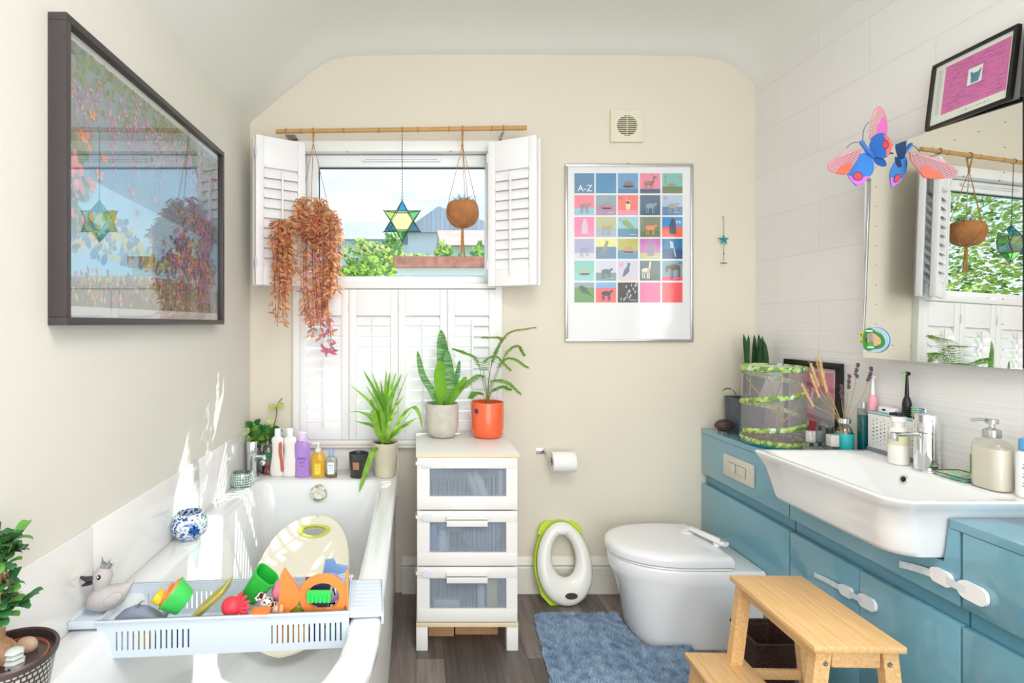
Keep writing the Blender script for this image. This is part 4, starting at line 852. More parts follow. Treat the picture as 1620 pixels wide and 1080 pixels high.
# boxes under it
cbm = mat('cardboard', '#c79a6c', .85, var=.08, vs=12)
for i, (x0, x1, l) in enumerate(((.050, .152, 'brown cardboard box on the floor under the chest, left one'), (.158, .330, 'longer brown cardboard box on the floor under the chest, right one'))):
    t = thing('cardboard_box', l, 'box', ((x0+x1)/2, 2.28, 0)); MB().box(x0, x1, 2.20+.012*i, 2.36, 0, .060+.004*i, bev=.002).put('carton', cbm, t, w_=True); MB().box(x0+.03, x0+.045, 2.1985+.012*i, 2.36, .0605+.004*i, .0612+.004*i).put('tape', mat('parcel_tape', '#a97a45', .3), t, w_=True)
    if i: MB().lathe([(.010, 0), (.012, .003), (.001, .0035)], n=16, M=TR(.318, 2.2115, .034) @ Matrix.Rotation(pi/2, 4, 'X')).put('sticker', mat('sticker_orange', '#d98a2a', .4), t, w_=True)

# pots on the chest
conc = mat('concrete_pot', '#c9c4b8', .8, var=.12, vs=30, bump=.3, bs=120); ZC = .7565
t = thing('snake_plant', 'tall snake plant in a round grey concrete pot on the white chest', 'plant', (.114, 2.41, ZC))
MB().lathe([(.040, 0), (.052, .004), (.065, .022), (.072, .055), (.073, .143), (.071, .147), (.067, .147), (.066, .135), (.001, .134)], n=44).put('pot', conc, t)
MB().lathe([(.065, .1345), (.03, .138), (.001, .139)], n=24).put('soil', soil, t)
snake = mat('snake_leaf', '#3f7d3a', .4)
def snakeleaf():
    m = snake; tt = m.node_tree; b = tt.nodes['Principled BSDF']; co = N(tt, 'ShaderNodeTexCoord'); mp = N(tt, 'ShaderNodeMapping'); mp.inputs['Scale'].default_value = (12, 12, 75)
    n = N(tt, 'ShaderNodeTexNoise'); n.inputs['Scale'].default_value = 1.5; n.inputs['Detail'].default_value = 4; r = N(tt, 'ShaderNodeValToRGB'); e = r.color_ramp.elements
    e[0].position = .40; e[0].color = C('#3c7a3c'); e[1].position = .66; e[1].color = C('#86b06c'); tt.links.new(co.outputs['Object'], mp.inputs[0]); tt.links.new(mp.outputs[0], n.inputs[0]); tt.links.new(n.outputs[0], r.inputs[0]); tt.links.new(r.outputs[0], b.inputs['Base Color'])
    return m
snakeleaf(); lg2 = leafmat('snake_leaf_fresh', '#86c832', .15, .5)
pf = lambda t: (max(.25, min(1, .35+2.2*t)) if t < .55 else math.sqrt(max(0, 1-((t-.55)/.45)**2)))
for i, (pts, wv, mi) in enumerate((([(.005, .0, .13), (.02, .01, .22), (.008, .01, .34), (-.004, .01, .468)], .060, 0), ([(.02, -.01, .13), (.035, -.01, .22), (.028, -.005, .30), (.022, 0, .38)], .046, 0), ([(-.02, -.01, .13), (-.045, -.01, .20), (-.085, 0, .27), (-.108, .005, .375)], .030, 0),
                                   ([(-.01, -.015, .13), (-.005, -.02, .20), (-.012, -.02, .27), (-.006, -.02, .335)], .052, 1), ([(.02, -.01, .13), (.045, -.015, .175), (.075, -.01, .215), (.108, 0, .262)], .038, 1), ([(.03, .01, .13), (.045, .01, .2), (.065, .01, .26), (.078, .01, .335)], .026, 0))):
    m = MB(); m.blade(smooth_curve(pts, 7), wv, 0, side=(1, -.25+.1*i, 0), fold=.3, prof=pf); m.put('leaf', lg2 if mi else snake, t, recalc=False, label='fresh light green leaf' if mi else None)
t = thing('asparagus_fern', 'feathery fern in a glossy orange pot on the white chest', 'plant', (.313, 2.41, ZC))
om = mat('orange_glaze', '#f4683c', .18, coat=.5)
MB().lathe([(.050, 0), (.060, .003), (.068, .016), (.071, .04), (.0725, .150), (.071, .153), (.067, .153), (.066, .138), (.001, .137)], n=48).put('pot', om, t)
MB().lathe([(.065, .1375), (.03, .141), (.001, .142)], n=24).put('soil', soil, t)
a_ = R(222); m = MB(); m.lathe([(.001, 0), (.0115, .0), (.0115, .0016), (.001, .0018)], n=20, M=TR(.0714*cos(a_), .0714*sin(a_), .118) @ Matrix.Rotation(a_, 4, 'Z') @ Matrix.Rotation(pi/2, 4, 'Y')); m.put('sticker', mat('sticker_dark', '#4b4a55', .4), t, label='small dark round sticker')
rnd = random.Random(31); st = MB(); fn = MB()
fronds = [([(0, 0, .14), (.005, 0, .25), (.035, 0, .36), (.09, -.01, .455), (.20, -.02, .478)], .06, 5), ([(0, 0, .14), (.01, .01, .26), (.03, .01, .36), (.06, 0, .43), (-.02, -.01, .435)], .03, 5), ([(0, 0, .14), (-.02, 0, .24), (-.05, -.01, .34), (-.10, -.02, .37), (-.145, -.02, .385)], .05, 3),
          ([(0, 0, .14), (.02, 0, .23), (.06, -.02, .33), (.11, -.03, .345), (.165, -.04, .31)], .07, 3), ([(0, 0, .14), (-.01, -.01, .22), (-.03, -.02, .27), (-.08, -.03, .25), (-.12, -.04, .215)], .06, 3), ([(0, 0, .14), (.01, 0, .22), (.03, -.03, .25), (.08, -.05, .245), (.13, -.06, .20)], .06, 3),
          ([(0, 0, .14), (-.005, 0, .22), (-.02, -.02, .32), (.03, -.03, .355), (.09, -.04, .30)], .05, 3), ([(0, 0, .14), (.03, 0, .24), (.08, .0, .36), (.13, 0, .40), (.16, 0, .36)], .04, 3), ([(0, 0, .14), (.015, -.01, .19), (.05, -.04, .225), (.09, -.05, .215)], .05, 2), ([(0, 0, .14), (-.02, -.02, .18), (-.05, -.04, .20), (-.08, -.05, .18)], .04, 2)]
for pts, wd, s0 in fronds:
    wd *= 1.25
    c = smooth_curve(pts, 9); st.tube(c, [.0016-.001*i/len(c) for i in range(len(c))], 5)
    for i in range(int(len(c)*.42), len(c)):
        p = c[i]; d = (c[min(i+1, len(c)-1)]-c[i-1]).normalized(); sd = d.cross(Vector((0, 0, 1)));
        if sd.length < .2: sd = Vector((1, 0, 0))
        sd.normalize(); tt_ = (i/len(c)-.42)/.58; ln = wd*max(.2, sin(pi*min(1, .18+tt_*.82)))*.62
        for s_ in (-1, 1):
            q = p+(sd*s_+d*.55).normalized()*ln; q.z -= ln*.22
            for k in range(9):
                r0 = p.lerp(q, k/9)
                for _ in range(2):
                    dd = ((q-p).normalized()+Vector((rnd.uniform(-1, 1), rnd.uniform(-1, 1), rnd.uniform(-.5, .5)))*.8).normalized(); l_ = rnd.uniform(.009, .016)
                    sdv = dd.cross(Vector((0, -1, .2))).normalized()*.0011; fn.add([r0-sdv, r0+sdv, r0+dd*l_], [(0, 1, 2)], 0 if p.z < .40 or rnd.random() < .6 else 1)
st.put('stems', mat('fern_stem', '#7c8a3e', .6), t); fn.put('fronds', [leafmat('fern_green', '#8cc152', .2, .4), leafmat('fern_yellow', '#c5b85e', .2, .4)], t, recalc=False)

# ================================================================ WALL-MOUNTED THINGS
# bamboo pole with brackets
bam = mat('bamboo', '#c99c62', .5, var=.12, vs=15); PY = 2.47
pa, pb = Vector((-.628, PY, 2.113)), Vector((.497, PY, 2.129))
t = thing('curtain_pole', 'thin bamboo curtain pole above the window', 'curtain pole', tuple(pa.lerp(pb, .5)))
MB().tube([pa, pb], [.0098, .0102], 16).put('pole', bam, t, w_=True)
for q in (.10, .27, .41, .565, .69, .86): 
    c = pa.lerp(pb, q); MB().lathe([(.0101, -.004), (.0118, -.001), (.0118, .001), (.0101, .004)], n=16, cap0=False, cap1=False, M=TR(*c) @ Matrix.Rotation(pi/2, 4, 'Y')).put('node_ring', mat('bamboo_node', '#b98748', .6), t, w_=True)
for q, wx in ((.040, .033), (.907, .0)):
    c = pa.lerp(pb, q)
    b = MB().box(c.x+wx-.007, c.x+wx+.007, YB-.004, YB, c.z-.058, c.z-.008, bev=.001).box(c.x-.006, c.x+wx+.006, PY, YB-.001, c.z-.016, c.z-.012).put('bracket', steel, t, w_=True)
    MB().tube([(c.x, PY+.0135*cos(a), c.z+.0135*sin(a)) for a in [2*pi*k/20 for k in range(21)]], .0035, 8, sq=.4).put('ring', steel, b, w_=True)
    for dz in (-.05, -.024): MB().cyl((c.x+wx, YB-.004, c.z+dz), (c.x+wx, YB-.0065, c.z+dz), .0028, n=10).put('screw', mat('screw_dark', '#55524e', .4, .8), b, w_=True)
def pole_z(x): return 2.113+.016*(x+.628)/1.125
# ---- trailing red plant
x0 = -.461; zt = pole_z(x0)
t = thing('trailing_plant', 'hanging basket of trailing orange and pink foliage at the left of the window', 'plant', (x0, PY, 1.60))
m = MB(); kn = Vector((x0, PY, 2.062)); m.tube([(x0+.011*cos(a), PY+.013*cos(a)*0+.0135*sin(a)*0, 0) for a in (0,)]+[(x0, PY, zt)], .001, 4) if False else None
m.tube([(x0, PY+.0135*cos(a), zt+.0135*sin(a)) for a in [2*pi*k/16 for k in range(17)]], .002, 6).tube([(x0, PY-.012, zt-.004), kn], .0028, 6).tube([(x0, PY+.012, zt-.004), kn], .0028, 6)
for a in (30, 150, 270): m.tube([kn, (x0+.085*cos(R(a)), PY+.06*sin(R(a)), 1.735)], .0016, 5)
m.put('cord', jute, t, w_=True)
MB().lathe([(.035, -.06), (.065, -.035), (.078, .0), (.080, .035), (.076, .035), (.001, .025)], c=(x0+.02, PY, 1.66), n=28).put('pot', mat('coir_pot', '#a9713f', .95, bump=1, bs=90, var=.2, vs=30), t, w_=True)
rnd = random.Random(77); lf = MB(); st = MB()
def trail(p, pts_, dens, sz, cols):
    pts_ = [Vector(q)+Vector((0, -.03-.035*max(0, min(1, (-.47-q[0])/.06))*1.75, 0)) for q in pts_]
    c = smooth_curve(pts_, 8); st.tube(c, .0014, 4)
    for i in range(2, len(c)):
        if rnd.random() > dens: continue
        for _ in range(2):
            a = rnd.uniform(0, 2*pi); d = Vector((cos(a), sin(a)*.8, rnd.uniform(-1.4, .3))); lf.leaf(c[i], d, (sin(a), -cos(a), .5), rnd.uniform(.7, 1.3)*sz, rnd.uniform(.26, .40)*sz, rnd.choice(cols), rnd.uniform(.0, .35))
# dome of short stems
for k in range(185):
    a = rnd.uniform(0, 2*pi); el = rnd.uniform(0, 1)**.9 if rnd.random() > .5 else rnd.uniform(0, .6); r = rnd.uniform(.5, 1)
    tip = Vector((x0+.020+.112*r*cos(a)*math.sqrt(1-(el*.85)**2), PY+.085*r*sin(a)*math.sqrt(1-(el*.85)**2), 1.66+.11*el*r+rnd.uniform(-.02, .02)))
    o = Vector((x0+.02+.04*cos(a), PY+.04*sin(a), 1.665)); trail(0, [o, o.lerp(tip, .5)+Vector((0, 0, .018)), tip], .55, .030, [0, 0, 0, 1, 1, 2])
# peak round the cords
for k in range(26):
    s_ = -1 if k % 2 else 1; b0 = Vector((x0+.03*s_, PY, 1.72)); tip = Vector((x0+s_*rnd.uniform(.015, .065), PY+rnd.uniform(-.04, .02), rnd.uniform(1.76, 1.805))); trail(0, [b0, b0.lerp(tip, .5), tip], .6, .026, [0, 0, 1])
# long trailers: (x spread, lowest z, count)
for cx, lo, n_, pal in ((-.585, 1.22, 9, [0, 0, 1, 1, 2]), (-.560, 1.34, 9, [0, 0, 0, 1]), (-.545, 1.42, 5, [0, 1]), (-.495, 1.26, 2, [0, 1, 0]), (-.465, 1.20, 5, [0, 1, 2]), (-.415, 1.26, 9, [0, 0, 1, 1, 2]), (-.375, 1.34, 9, [0, 0, 1, 2]), (-.345, 1.42, 7, [0, 1, 0, 0]), (-.43, 1.19, 2, [2, 3, 1]), (-.390, 1.14, 3, [2, 3, 1])):
    for k in range(n_):
        sx_ = cx+rnd.uniform(-.022, .022); dz = rnd.uniform(0, .16)*(.5 if cx > -.5 else 1); yy = PY+rnd.uniform(-.075, .015); lz = lo+dz
        o = Vector((x0+.02+(sx_-x0-.02)*.75, PY+(yy-PY)*.6, 1.69)); e = Vector((sx_+rnd.uniform(-.015, .02), yy, lz))
        trail(0, [o, Vector((sx_, yy, 1.66)), Vector((sx_+rnd.uniform(-.01, .01), yy, (1.66+lz)/2)), e], .88, .031, pal)
for k in range(14):   # a few big pink tips at the bottom
    lf.leaf(Vector((rnd.uniform(-.42, -.36), PY-.03+rnd.uniform(-.03, .0), rnd.uniform(1.12, 1.22))), (rnd.uniform(-1, 1), rnd.uniform(-.5, .5), rnd.uniform(-.7, .6)), (0, -1, .2), rnd.uniform(.032, .048), .014, 3 if k % 2 else 2, .1)
for z in (1.24, 1.20, 1.16, 1.13): st.tube([(-.40, PY-.02, z+.06), (-.385+(1.2-z)*.2, PY-.03, z)], .0012, 4)
lf.put('foliage', [leafmat('trail_orange', '#f9c596', .3, .5), leafmat('trail_copper', '#e3a273', .3, .5), leafmat('trail_rose', '#dd9990', .3, .45), leafmat('trail_magenta', '#dc7ba0', .2, .45)], t, w_=True, recalc=False)
st.put('stems', mat('trail_stem', '#8a5a3c', .7), t, w_=True)
# ---- glass star
x0 = -.062; zt = pole_z(x0); sz = 1.25+(512-350)/F*PY
t = thing('glass_star', 'six-pointed blue, green and yellow glass star hanging in the window', 'hanging ornament', (x0, PY, sz))
RO, RI, TH = .094, .0525, .026
og = lambda nm, c: clear(nm, c, .10, .95, .05)
cols = [og('star_turquoise', '#5cd3ee'), og('star_green', '#b4f2b8'), og('star_teal', '#58d2e8'), og('star_light_green', '#9aee9c'), og('star_teal', '#58d2e8'), og('star_pale_green', '#e0f7a8')]
def hexp(k, r, off=0): a = pi/2-k*pi/3+off; return (r*cos(a), r*sin(a))
hexr = .0495
for k in range(6):
    tipx, tipz = hexp(k, RO); l = hexp(k-.5, hexr); r_ = hexp(k+.5, hexr)
    m = MB().add([(tipx, 0, tipz), (l[0], -TH, l[1]), (r_[0], -TH, r_[1]), (l[0], TH, l[1]), (r_[0], TH, r_[1])], [(0, 1, 2), (0, 4, 3), (0, 3, 1), (0, 2, 4)]); m.put('point', cols[k], t, sharp=5)
for s_ in (-1, 1): MB().add([(*[hexp(k+.5, hexr)[0]], s_*TH, hexp(k+.5, hexr)[1]) for k in range(6)], [(0, 1, 2, 3, 4, 5)]).put('centre_pane', og('star_yellow', '#fbf7a8'), t, recalc=False, label='pale yellow hexagonal pane')
m = MB()
for s_ in (-1, 1):
    for k in range(6):
        a, b = hexp(k-.5, hexr), hexp(k+.5, hexr); tp = hexp(k, RO)
        m.tube([(a[0], s_*TH, a[1]), (b[0], s_*TH, b[1])], .0022, 6).tube([(tp[0], 0, tp[1]), (a[0], s_*TH, a[1])], .0018, 6).tube([(tp[0], 0, tp[1]), (b[0], s_*TH, b[1])], .0018, 6)
for k in range(6): tp = hexp(k, RO+.002); m.ell((tp[0], 0, tp[1]), .003, n=8, k=6)
m.put('lead_frame', mat('lead', '#5d5f5c', .45, .6), t)
m = MB(); m.tube([(.006*cos(a), 0, RO+.008+.006*sin(a)) for a in [2*pi*k/16 for k in range(17)]], .001, 5)
zz = RO+.014; i = 0
while zz < zt-sz-.012:
    m.ell((0, 0, zz), (.0022 if i % 2 else .001, .001 if i % 2 else .0022, .0042), n=6, k=4); zz += .0062; i += 1
m.tube([(0, .0125*cos(a), zt-sz+.0125*sin(a)) for a in [2*pi*k/16 for k in range(17)]], .0012, 5); m.put('chain', mat('chain_dark', '#4a4744', .5, .6), t)
# ---- coconut pot
x0 = .2085; zt = pole_z(x0); cz = 1.25+(512-339)/F*PY
t = thing('coconut_planter', 'brown coconut-fibre pot in a knotted cord holder at the right of the window', 'hanging planter', (x0, PY, cz))
coir = mat('coconut_fibre', '#b5794a', .9, var=.25, vs=18, bump=1, bs=140)
MB().lathe([(.030, -.058), (.052, -.044), (.070, -.015), (.074, .010), (.070, .038), (.058, .055), (.050, .056), (.060, .038), (.001, .030)], n=40).put('pot', coir, t)
m = MB(); k0 = Vector((0, 0, zt-cz-.075)); m.tube([(0, .0135*cos(a), zt-cz+.0135*sin(a)) for a in [2*pi*k/16 for k in range(17)]], .0025, 6)
m.tube([(-.002, -.012, zt-cz-.004), k0], .0034, 6).tube([(.003, .012, zt-cz-.004), k0], .0034, 6).ell(k0, (.006, .006, .009), n=10, k=8)
for a in (195, 275, 330, 60):
    e = Vector((.071*cos(R(a)), .071*sin(R(a)), .030)); pts = [e]+[Vector((.0765*cos(R(a)+.12*j)*sin(pi*(.42+.1*j)), .0765*sin(R(a)+.12*j)*sin(pi*(.42+.1*j)), .0+.062*cos(pi*(.42+.1*j)))) for j in range(1, 6)]+[Vector((0, 0, -.064))]
    m.tube([k0, e], .0016, 5).tube(smooth_curve(pts, 4), .0017, 5)
m.ell((0, 0, -.066), (.007, .007, .007), n=10, k=8)
for k in range(7): a = k*.9; m.tube(smooth_curve([(.004*cos(a), .004*sin(a), -.066), (.006*cos(a), .006*sin(a), -.13), (.012*cos(a), .008*sin(a), -.195+.008*(k % 3))], 4), .0022, 5)
m.put('cord_holder', jute, t)
MB().lathe([(.052, .032), (.030, .046), (.001, .052)], n=20).put('moss', mat('grey_moss', '#8d9a80', .95, bump=1, bs=100, var=.4, vs=60), t)
rnd = random.Random(4); m = MB()
for k in range(70):
    a = rnd.uniform(0, 2*pi); r = rnd.uniform(.0, .045); p = Vector((r*cos(a), r*sin(a), .045)); e = p+Vector((rnd.uniform(-.04, .04), rnd.uniform(-.03, .03), rnd.uniform(.01, .045))); m.tube(smooth_curve([p, p.lerp(e, .5)+Vector((0, 0, .008)), e], 3), [.001]*6+[.0003], 4)
m.put('air_plant', leafmat('air_plant_green', '#7f9a78', .3, .2), t)

# ---- extractor fan
x, _, z = atY(990, 200.5, YB); t = thing('extractor_fan', 'square cream extractor fan grille with a round slatted opening, high on the wall', 'extractor fan', (x, YB, z))
fc = mat('aged_cream_plastic', '#e6e0c9', .45, var=.03, vs=20); h = .0755
m = MB(); n = 48; circ = [(.0475*cos(2*pi*k/n), .0475*sin(2*pi*k/n)) for k in range(n)]; sq = []
for k in range(n):
    a = 2*pi*k/n; q = h/max(abs(cos(a)), abs(sin(a))); sq.append((q*cos(a), q*sin(a)))
m.loft([[(a, -.0, b) for a, b in sq], [(a, -.012, b) for a, b in sq], [(a*.97, -.016, b*.97) for a, b in sq], [(a, -.0165, b) for a, b in circ], [(a, -.002, b) for a, b in circ]], 0, False, False); m.put('cover', fc, t, sharp=25)
MB().lathe([(.0, 0), (.0475, 0)], n=32, M=TR(0, -.001, 0) @ Matrix.Rotation(pi/2, 4, 'X'), cap1=True).put('dark_interior', mat('fan_dark', '#1c1a16', .8), t)
m = MB().lathe([(.001, 0), (.014, 0), (.014, .004), (.001, .005)], n=20, M=TR(0, -.0015, 0) @ Matrix.Rotation(pi/2, 4, 'X'))
for k in range(6): m.box(-.006, .006, -.0045, -.003, .012, .042, M=Matrix.Rotation(k*pi/3, 4, 'Y'))
m.put('impeller', mat('fan_blade', '#5f5147', .6), t)
for k in range(10):
    zz = -.0405+k*.009; w2 = math.sqrt(.0475**2-zz**2); MB().box(-w2, w2, -.0155, -.009, zz-.0017, zz+.0017).put('slat', fc, t)
MB().box(-.0014, .0014, -.017, -.0135, -.047, .047).put('mullion', fc, t)
for a in range(8):
    for s_ in (-1, 1): pass
m = MB()
for k in range(13): zz = -.054+k*.009; m.box(-.070, -.050 if abs(zz) < .045 else -.030, -.0163, -.0155, zz-.0005, zz+.0005, 0).box(.050 if abs(zz) < .045 else .03, .070, -.0163, -.0155, zz-.0005, zz+.0005, 0)
m.put('surface_groove', mat('fan_groove', '#cfc8b0', .6), t)

# ---- A-Z poster
x0, _, z0 = atY(893, 540, YB); x1, _, z1 = atY(1094, 260.5, YB); W, H = x1-x0, z1-z0
t = thing('poster_frame', 'silver-framed poster of coloured animal squares lettered A - Z', 'poster', (x0, YB, z0))
alu = mat('aluminium', '#c9c9c7', .25, .85); fw = .012
MB().box(0, W, -.020, 0, 0, fw, bev=.002).box(0, W, -.020, 0, H-fw, H, bev=.002).box(0, fw, -.020, 0, fw, H-fw, bev=.002).box(W-fw, W, -.020, 0, fw, H-fw, bev=.002).put('frame', alu, t)
px2 = lambda px, py: ((px-893)/F*YB, (540-py)/F*YB)
m = MB(); M0 = TR(0, -.0105, 0) @ RX; pal = ['#f1f2f3']; 
def pc(c):
    global pal
    if c not in pal: pal.append(c)
    return pal.index(c)
m.box(fw*.5, W-fw*.5, -.010, -.002, fw*.5, H-fw*.5, 0)
cells = [['#5f8fb4', '#4f93c2', ('#6fa6cf', '#5488ae', .22), ('#f292b0', '#4c5b86', .22), ('#7fc6bf', '#6f8a58', .34)],
         [('#f78c9c', '#9ccbe0', .36), ('#95aebb', '#b78fb4', .5), ('#fa7f78', '#f59bb0', .25), ('#55718c', '#4e6b86', .3), ('#b9d0e8', '#6f97bd', .42)],
         [('#f58db1', '#f593b4', .3), ('#c4c79c', '#a9bcd4', .45), ('#a5d3e2', '#5b9bb2', .42), ('#87987a', '#6f8a62', .3), ('#4a9bdf', '#fa7352', .50)],
         [('#b3b6d6', '#e1dbe8', .3), ('#f0ef9c', '#6f93b8', .6), ('#c8c46a', '#62a2c4', .42), ('#d07cc4', '#c5cf82', .30), ('#2c7fb4', '#2d5c8e', .5)],
         [('#8fd3c9', '#97dcdc', .4), ('#d9dfee', '#86a6a6', .40), ('#dcd9ec', '#e8d7e2', .2), ('#54767c', '#3f6a52', .3), ('#7fb4c2', '#f4528c', .22)],
         [('#9db2bd', '#6fa35c', .75), ('#7fbcec', '#fb6f74', .74), '#333437', '#ea6fa2', '#fb6168']]
cx = [(907.5, 939), (941.5, 973.5), (976, 1008), (1011, 1043), (1046, 1078)]; cy = [275+34.4*i for i in range(6)]
def blob(m, kind, c, x, z, s_):
    k = pc(c); M = M0
    def P_(pts): m.flat([(x+a*s_, z+b*s_) for a, b in pts], k, TR(0, -.0016, 0) @ RX @ Matrix() if False else TR(0, -.0125, 0) @ RX)
    E = lambda cx_, cy_, rx, ry: P_(ellipse(cx_, cy_, rx, ry, 14))
    leg = lambda a, top=.35, bot=.10, w=.022: P_([(a-w, bot), (a+w, bot), (a+w, top), (a-w, top)])
    if kind == 'quad': E(.5, .45, .24, .12); [leg(q) for q in (.32, .40, .60, .68)]; E(.76, .55, .08, .06)
    if kind == 'deer': E(.42, .50, .24, .11); [leg(q, .45, .18) for q in (.24, .32, .52, .60)]; P_([(.58, .50), (.68, .50), (.74, .82), (.66, .80)]); P_([(.66, .76), (.84, .74), (.84, .79), (.68, .84)]); P_([(.70, .82), (.55, .92), (.57, .88)])
    if kind == 'ostrich': P_([(.10, .86), (.22, .90), (.16, .78), (.18, .45), (.14, .45), (.12, .78)]); E(.45, .42, .22, .07)
    if kind == 'hare': E(.50, .45, .12, .22); P_([(.42, .60), (.36, .88), (.48, .66)]); P_([(.54, .60), (.72, .84), (.60, .62)]); E(.50, .64, .08, .08)
    if kind == 'bird': P_([(.22, .80), (.40, .86), (.62, .70), (.80, .44), (.94, .26), (.70, .40), (.42, .48), (.24, .68)])
    if kind == 'upright': P_([(.34, .15), (.68, .15), (.66, .60), (.58, .90), (.46, .90), (.36, .60)])
    if kind == 'drip': P_([(.40, .52), (.58, .52), (.52, .84), (.36, .88)]); P_([(.54, .50), (.60, .50), (.68, .10), (.62, .10)])
    if kind == 'pheasant': P_([(.22, .18), (.30, .50), (.46, .72), (.50, .90), (.62, .84), (.56, .64), (.56, .44), (.34, .22)])
    if kind == 'llama': E(.28, .50, .22, .12); [leg(q, .45, .10, .025) for q in (.12, .22, .36, .44)]; P_([(.40, .50), (.50, .50), (.54, .92), (.46, .95)]); 
    if kind == 'gnu': E(.58, .66, .30, .14); [leg(q, .62, .06, .03) for q in (.42, .50, .80, .86)]; P_([(.14, .42), (.26, .42), (.38, .76), (.16, .72)])
    if kind == 'penguins':
        rr = random.Random(2)
        for _ in range(16): a, b = rr.uniform(.12, .88), rr.uniform(.12, .86); E(a, b, .035, .075)
    if kind == 'hump': E(.52, .42, .26, .18); P_([(.2, .30), (.84, .30), (.84, .36), (.2, .36)])
kinds = [[None, None, ('hump', '#8b7f8c'), ('deer', '#a98270'), ('ostrich', '#b98a74')], [('quad', '#a98f98'), ('hump', '#b58f9b'), ('hare', '#f0dcae'), ('quad', '#8fb0bd'), ('quad', '#bcb2b4')], [('upright', '#e7cbdc'), ('quad', '#b9b184'), ('bird', '#93b36c'), ('quad', '#fba376'), ('upright', '#57586a')],
         [('quad', '#a3a8c9'), ('pheasant', '#98a08a'), ('hump', '#c9a58e'), ('upright', '#9b8fa4'), ('drip', '#bfd9f2')], [('hump', '#b9c4a8'), ('quad', '#6c7f84'), ('pheasant', '#6d7a90'), ('llama', '#efe6d2'), ('gnu', '#8a6558')], [('bird', '#4f6e50'), ('quad', '#3d3c4a'), ('penguins', '#c9c6d4'), None, None]]
for r in range(6):
    for c_ in range(5):
        a, zt_ = px2(cx[c_][0], cy[r]); b, zb_ = px2(cx[c_][1], cy[r]+31.5); col = cells[r][c_]; s_ = b-a
        if isinstance(col, str): m.flat([(a, zb_), (b, zb_), (b, zt_), (a, zt_)], pc(col), M0)
        else:
            zm = zb_+(zt_-zb_)*col[2]; m.flat([(a, zm), (b, zm), (b, zt_), (a, zt_)], pc(col[0]), M0); m.flat([(a, zb_), (b, zb_), (b, zm), (a, zm)], pc(col[1]), M0)
        kk = kinds[r][c_]
        if kk: blob(m, kk[0], kk[1], a, zb_, s_)
        if r == 2 and c_ == 0: pass
def lettr(ch_, px_, py_, size, col): a, b = px2(px_, py_); m.text(ch_, size, pc(col), TR(a, -.0135, b) @ RX, 'CENTER')
for a in (('A-Z', 924, 303.5, .042, '#ffffff'), ('M', 1071, 356, .028, '#ffffff'), ('H', 1051, 317, .026, '#f08aa8'), ('U', 981, 422, .028, '#f05a72'), ('D', 1016, 285, .022, '#f7a46a'), ('E', 1074, 284, .022, '#f26d98'), ('L', 1015, 353, .022, '#f59aa8'), ('V', 1016, 419, .020, '#d98a9a'), ('W', 1074, 419, .018, '#2c4a58'), ('Z', 1005, 452, .018, '#ffffff'), ('G', 980, 316, .018, '#5a6a78'), ('K', 980, 350, .016, '#5a7a88'), ('O', 946, 386, .016, '#c9c58a')): lettr(*a)
for r in range(6):
    for c_ in range(5):
        if (r*5+c_) % 3 == 0 and r: a, b = px2(cx[c_][1]-7, cy[r]+28); m.box(a-.020, a+.010, -.0137, -.0134, b, b+.002, pc('#e9eef2'))
yl = px2(1032, 420)
m.put('print', [mat('poster_'+c[1:], c, .6) for c in pal], t, recalc=False)
MB().box(fw*.6, W-fw*.6, -.0165, -.0158, fw*.6, H-fw*.6).put('glazing', clear('picture_glass', '#ffffff', .05, 1, .12, edge=.10), t)
MB().cyl((W/2, -.012, H+.004), (W/2, 0, H+.006), .0016, n=8).tube([(W/2-.012, -.004, H-.002), (W/2, -.011, H+.004), (W/2+.012, -.004, H-.002)], .0006, 4).put('hook', mat('nail', '#5a4a3c', .5, .5), t)

# ---- little hanging star
x, _, zt = atY(1145, 343, YB-.02); t = thing('hanging_star', 'tiny turquoise star on a wire hanging on the wall right of the poster', 'hanging ornament', (x, YB-.02, zt))
wm = mat('wire_grey', '#5f5b56', .5, .4); Z = lambda py: -(py-343)/F*(YB-.02)
MB().tube(smooth_curve([(0, 0, Z(371)), (.001, 0, Z(355)), (0, 0, Z(344)), (.003, .012, Z(342)), (.002, .02, Z(342))], 4), .0012, 5).put('hanging_wire', wm, t)
MB().tube([(.0, 0, Z(385)), (0, 0, Z(413))], .0012, 5).ell((.001, 0, Z(401)), (.003, .003, .0045), n=8, k=6).put('bead_wire', wm, t)
m = MB(); pt = [((.027 if k % 2 == 0 else .011)*cos(pi/2+k*pi/5)*(1.15 if k == 2 else 1), (.027 if k % 2 == 0 else .011)*sin(pi/2+k*pi/5)+Z(379)) for k in range(10)]
m.add([(a, 0, b) for a, b in pt]+[(0, -.010, Z(379)), (0, .006, Z(379))], [(k, (k+1) % 10, 10) for k in range(10)]+[((k+1) % 10, k, 11) for k in range(10)]); m.put('star', mat('star_teal_metal', '#2fa3ad', .3, .3, var=.25, vs=150), t, sharp=10)
MB().tube([(.015*cos(a)-.0, .010*sin(a), Z(416)) for a in [2*pi*k/20 for k in range(21)]], .0014, 6).put('coil', wm, t)
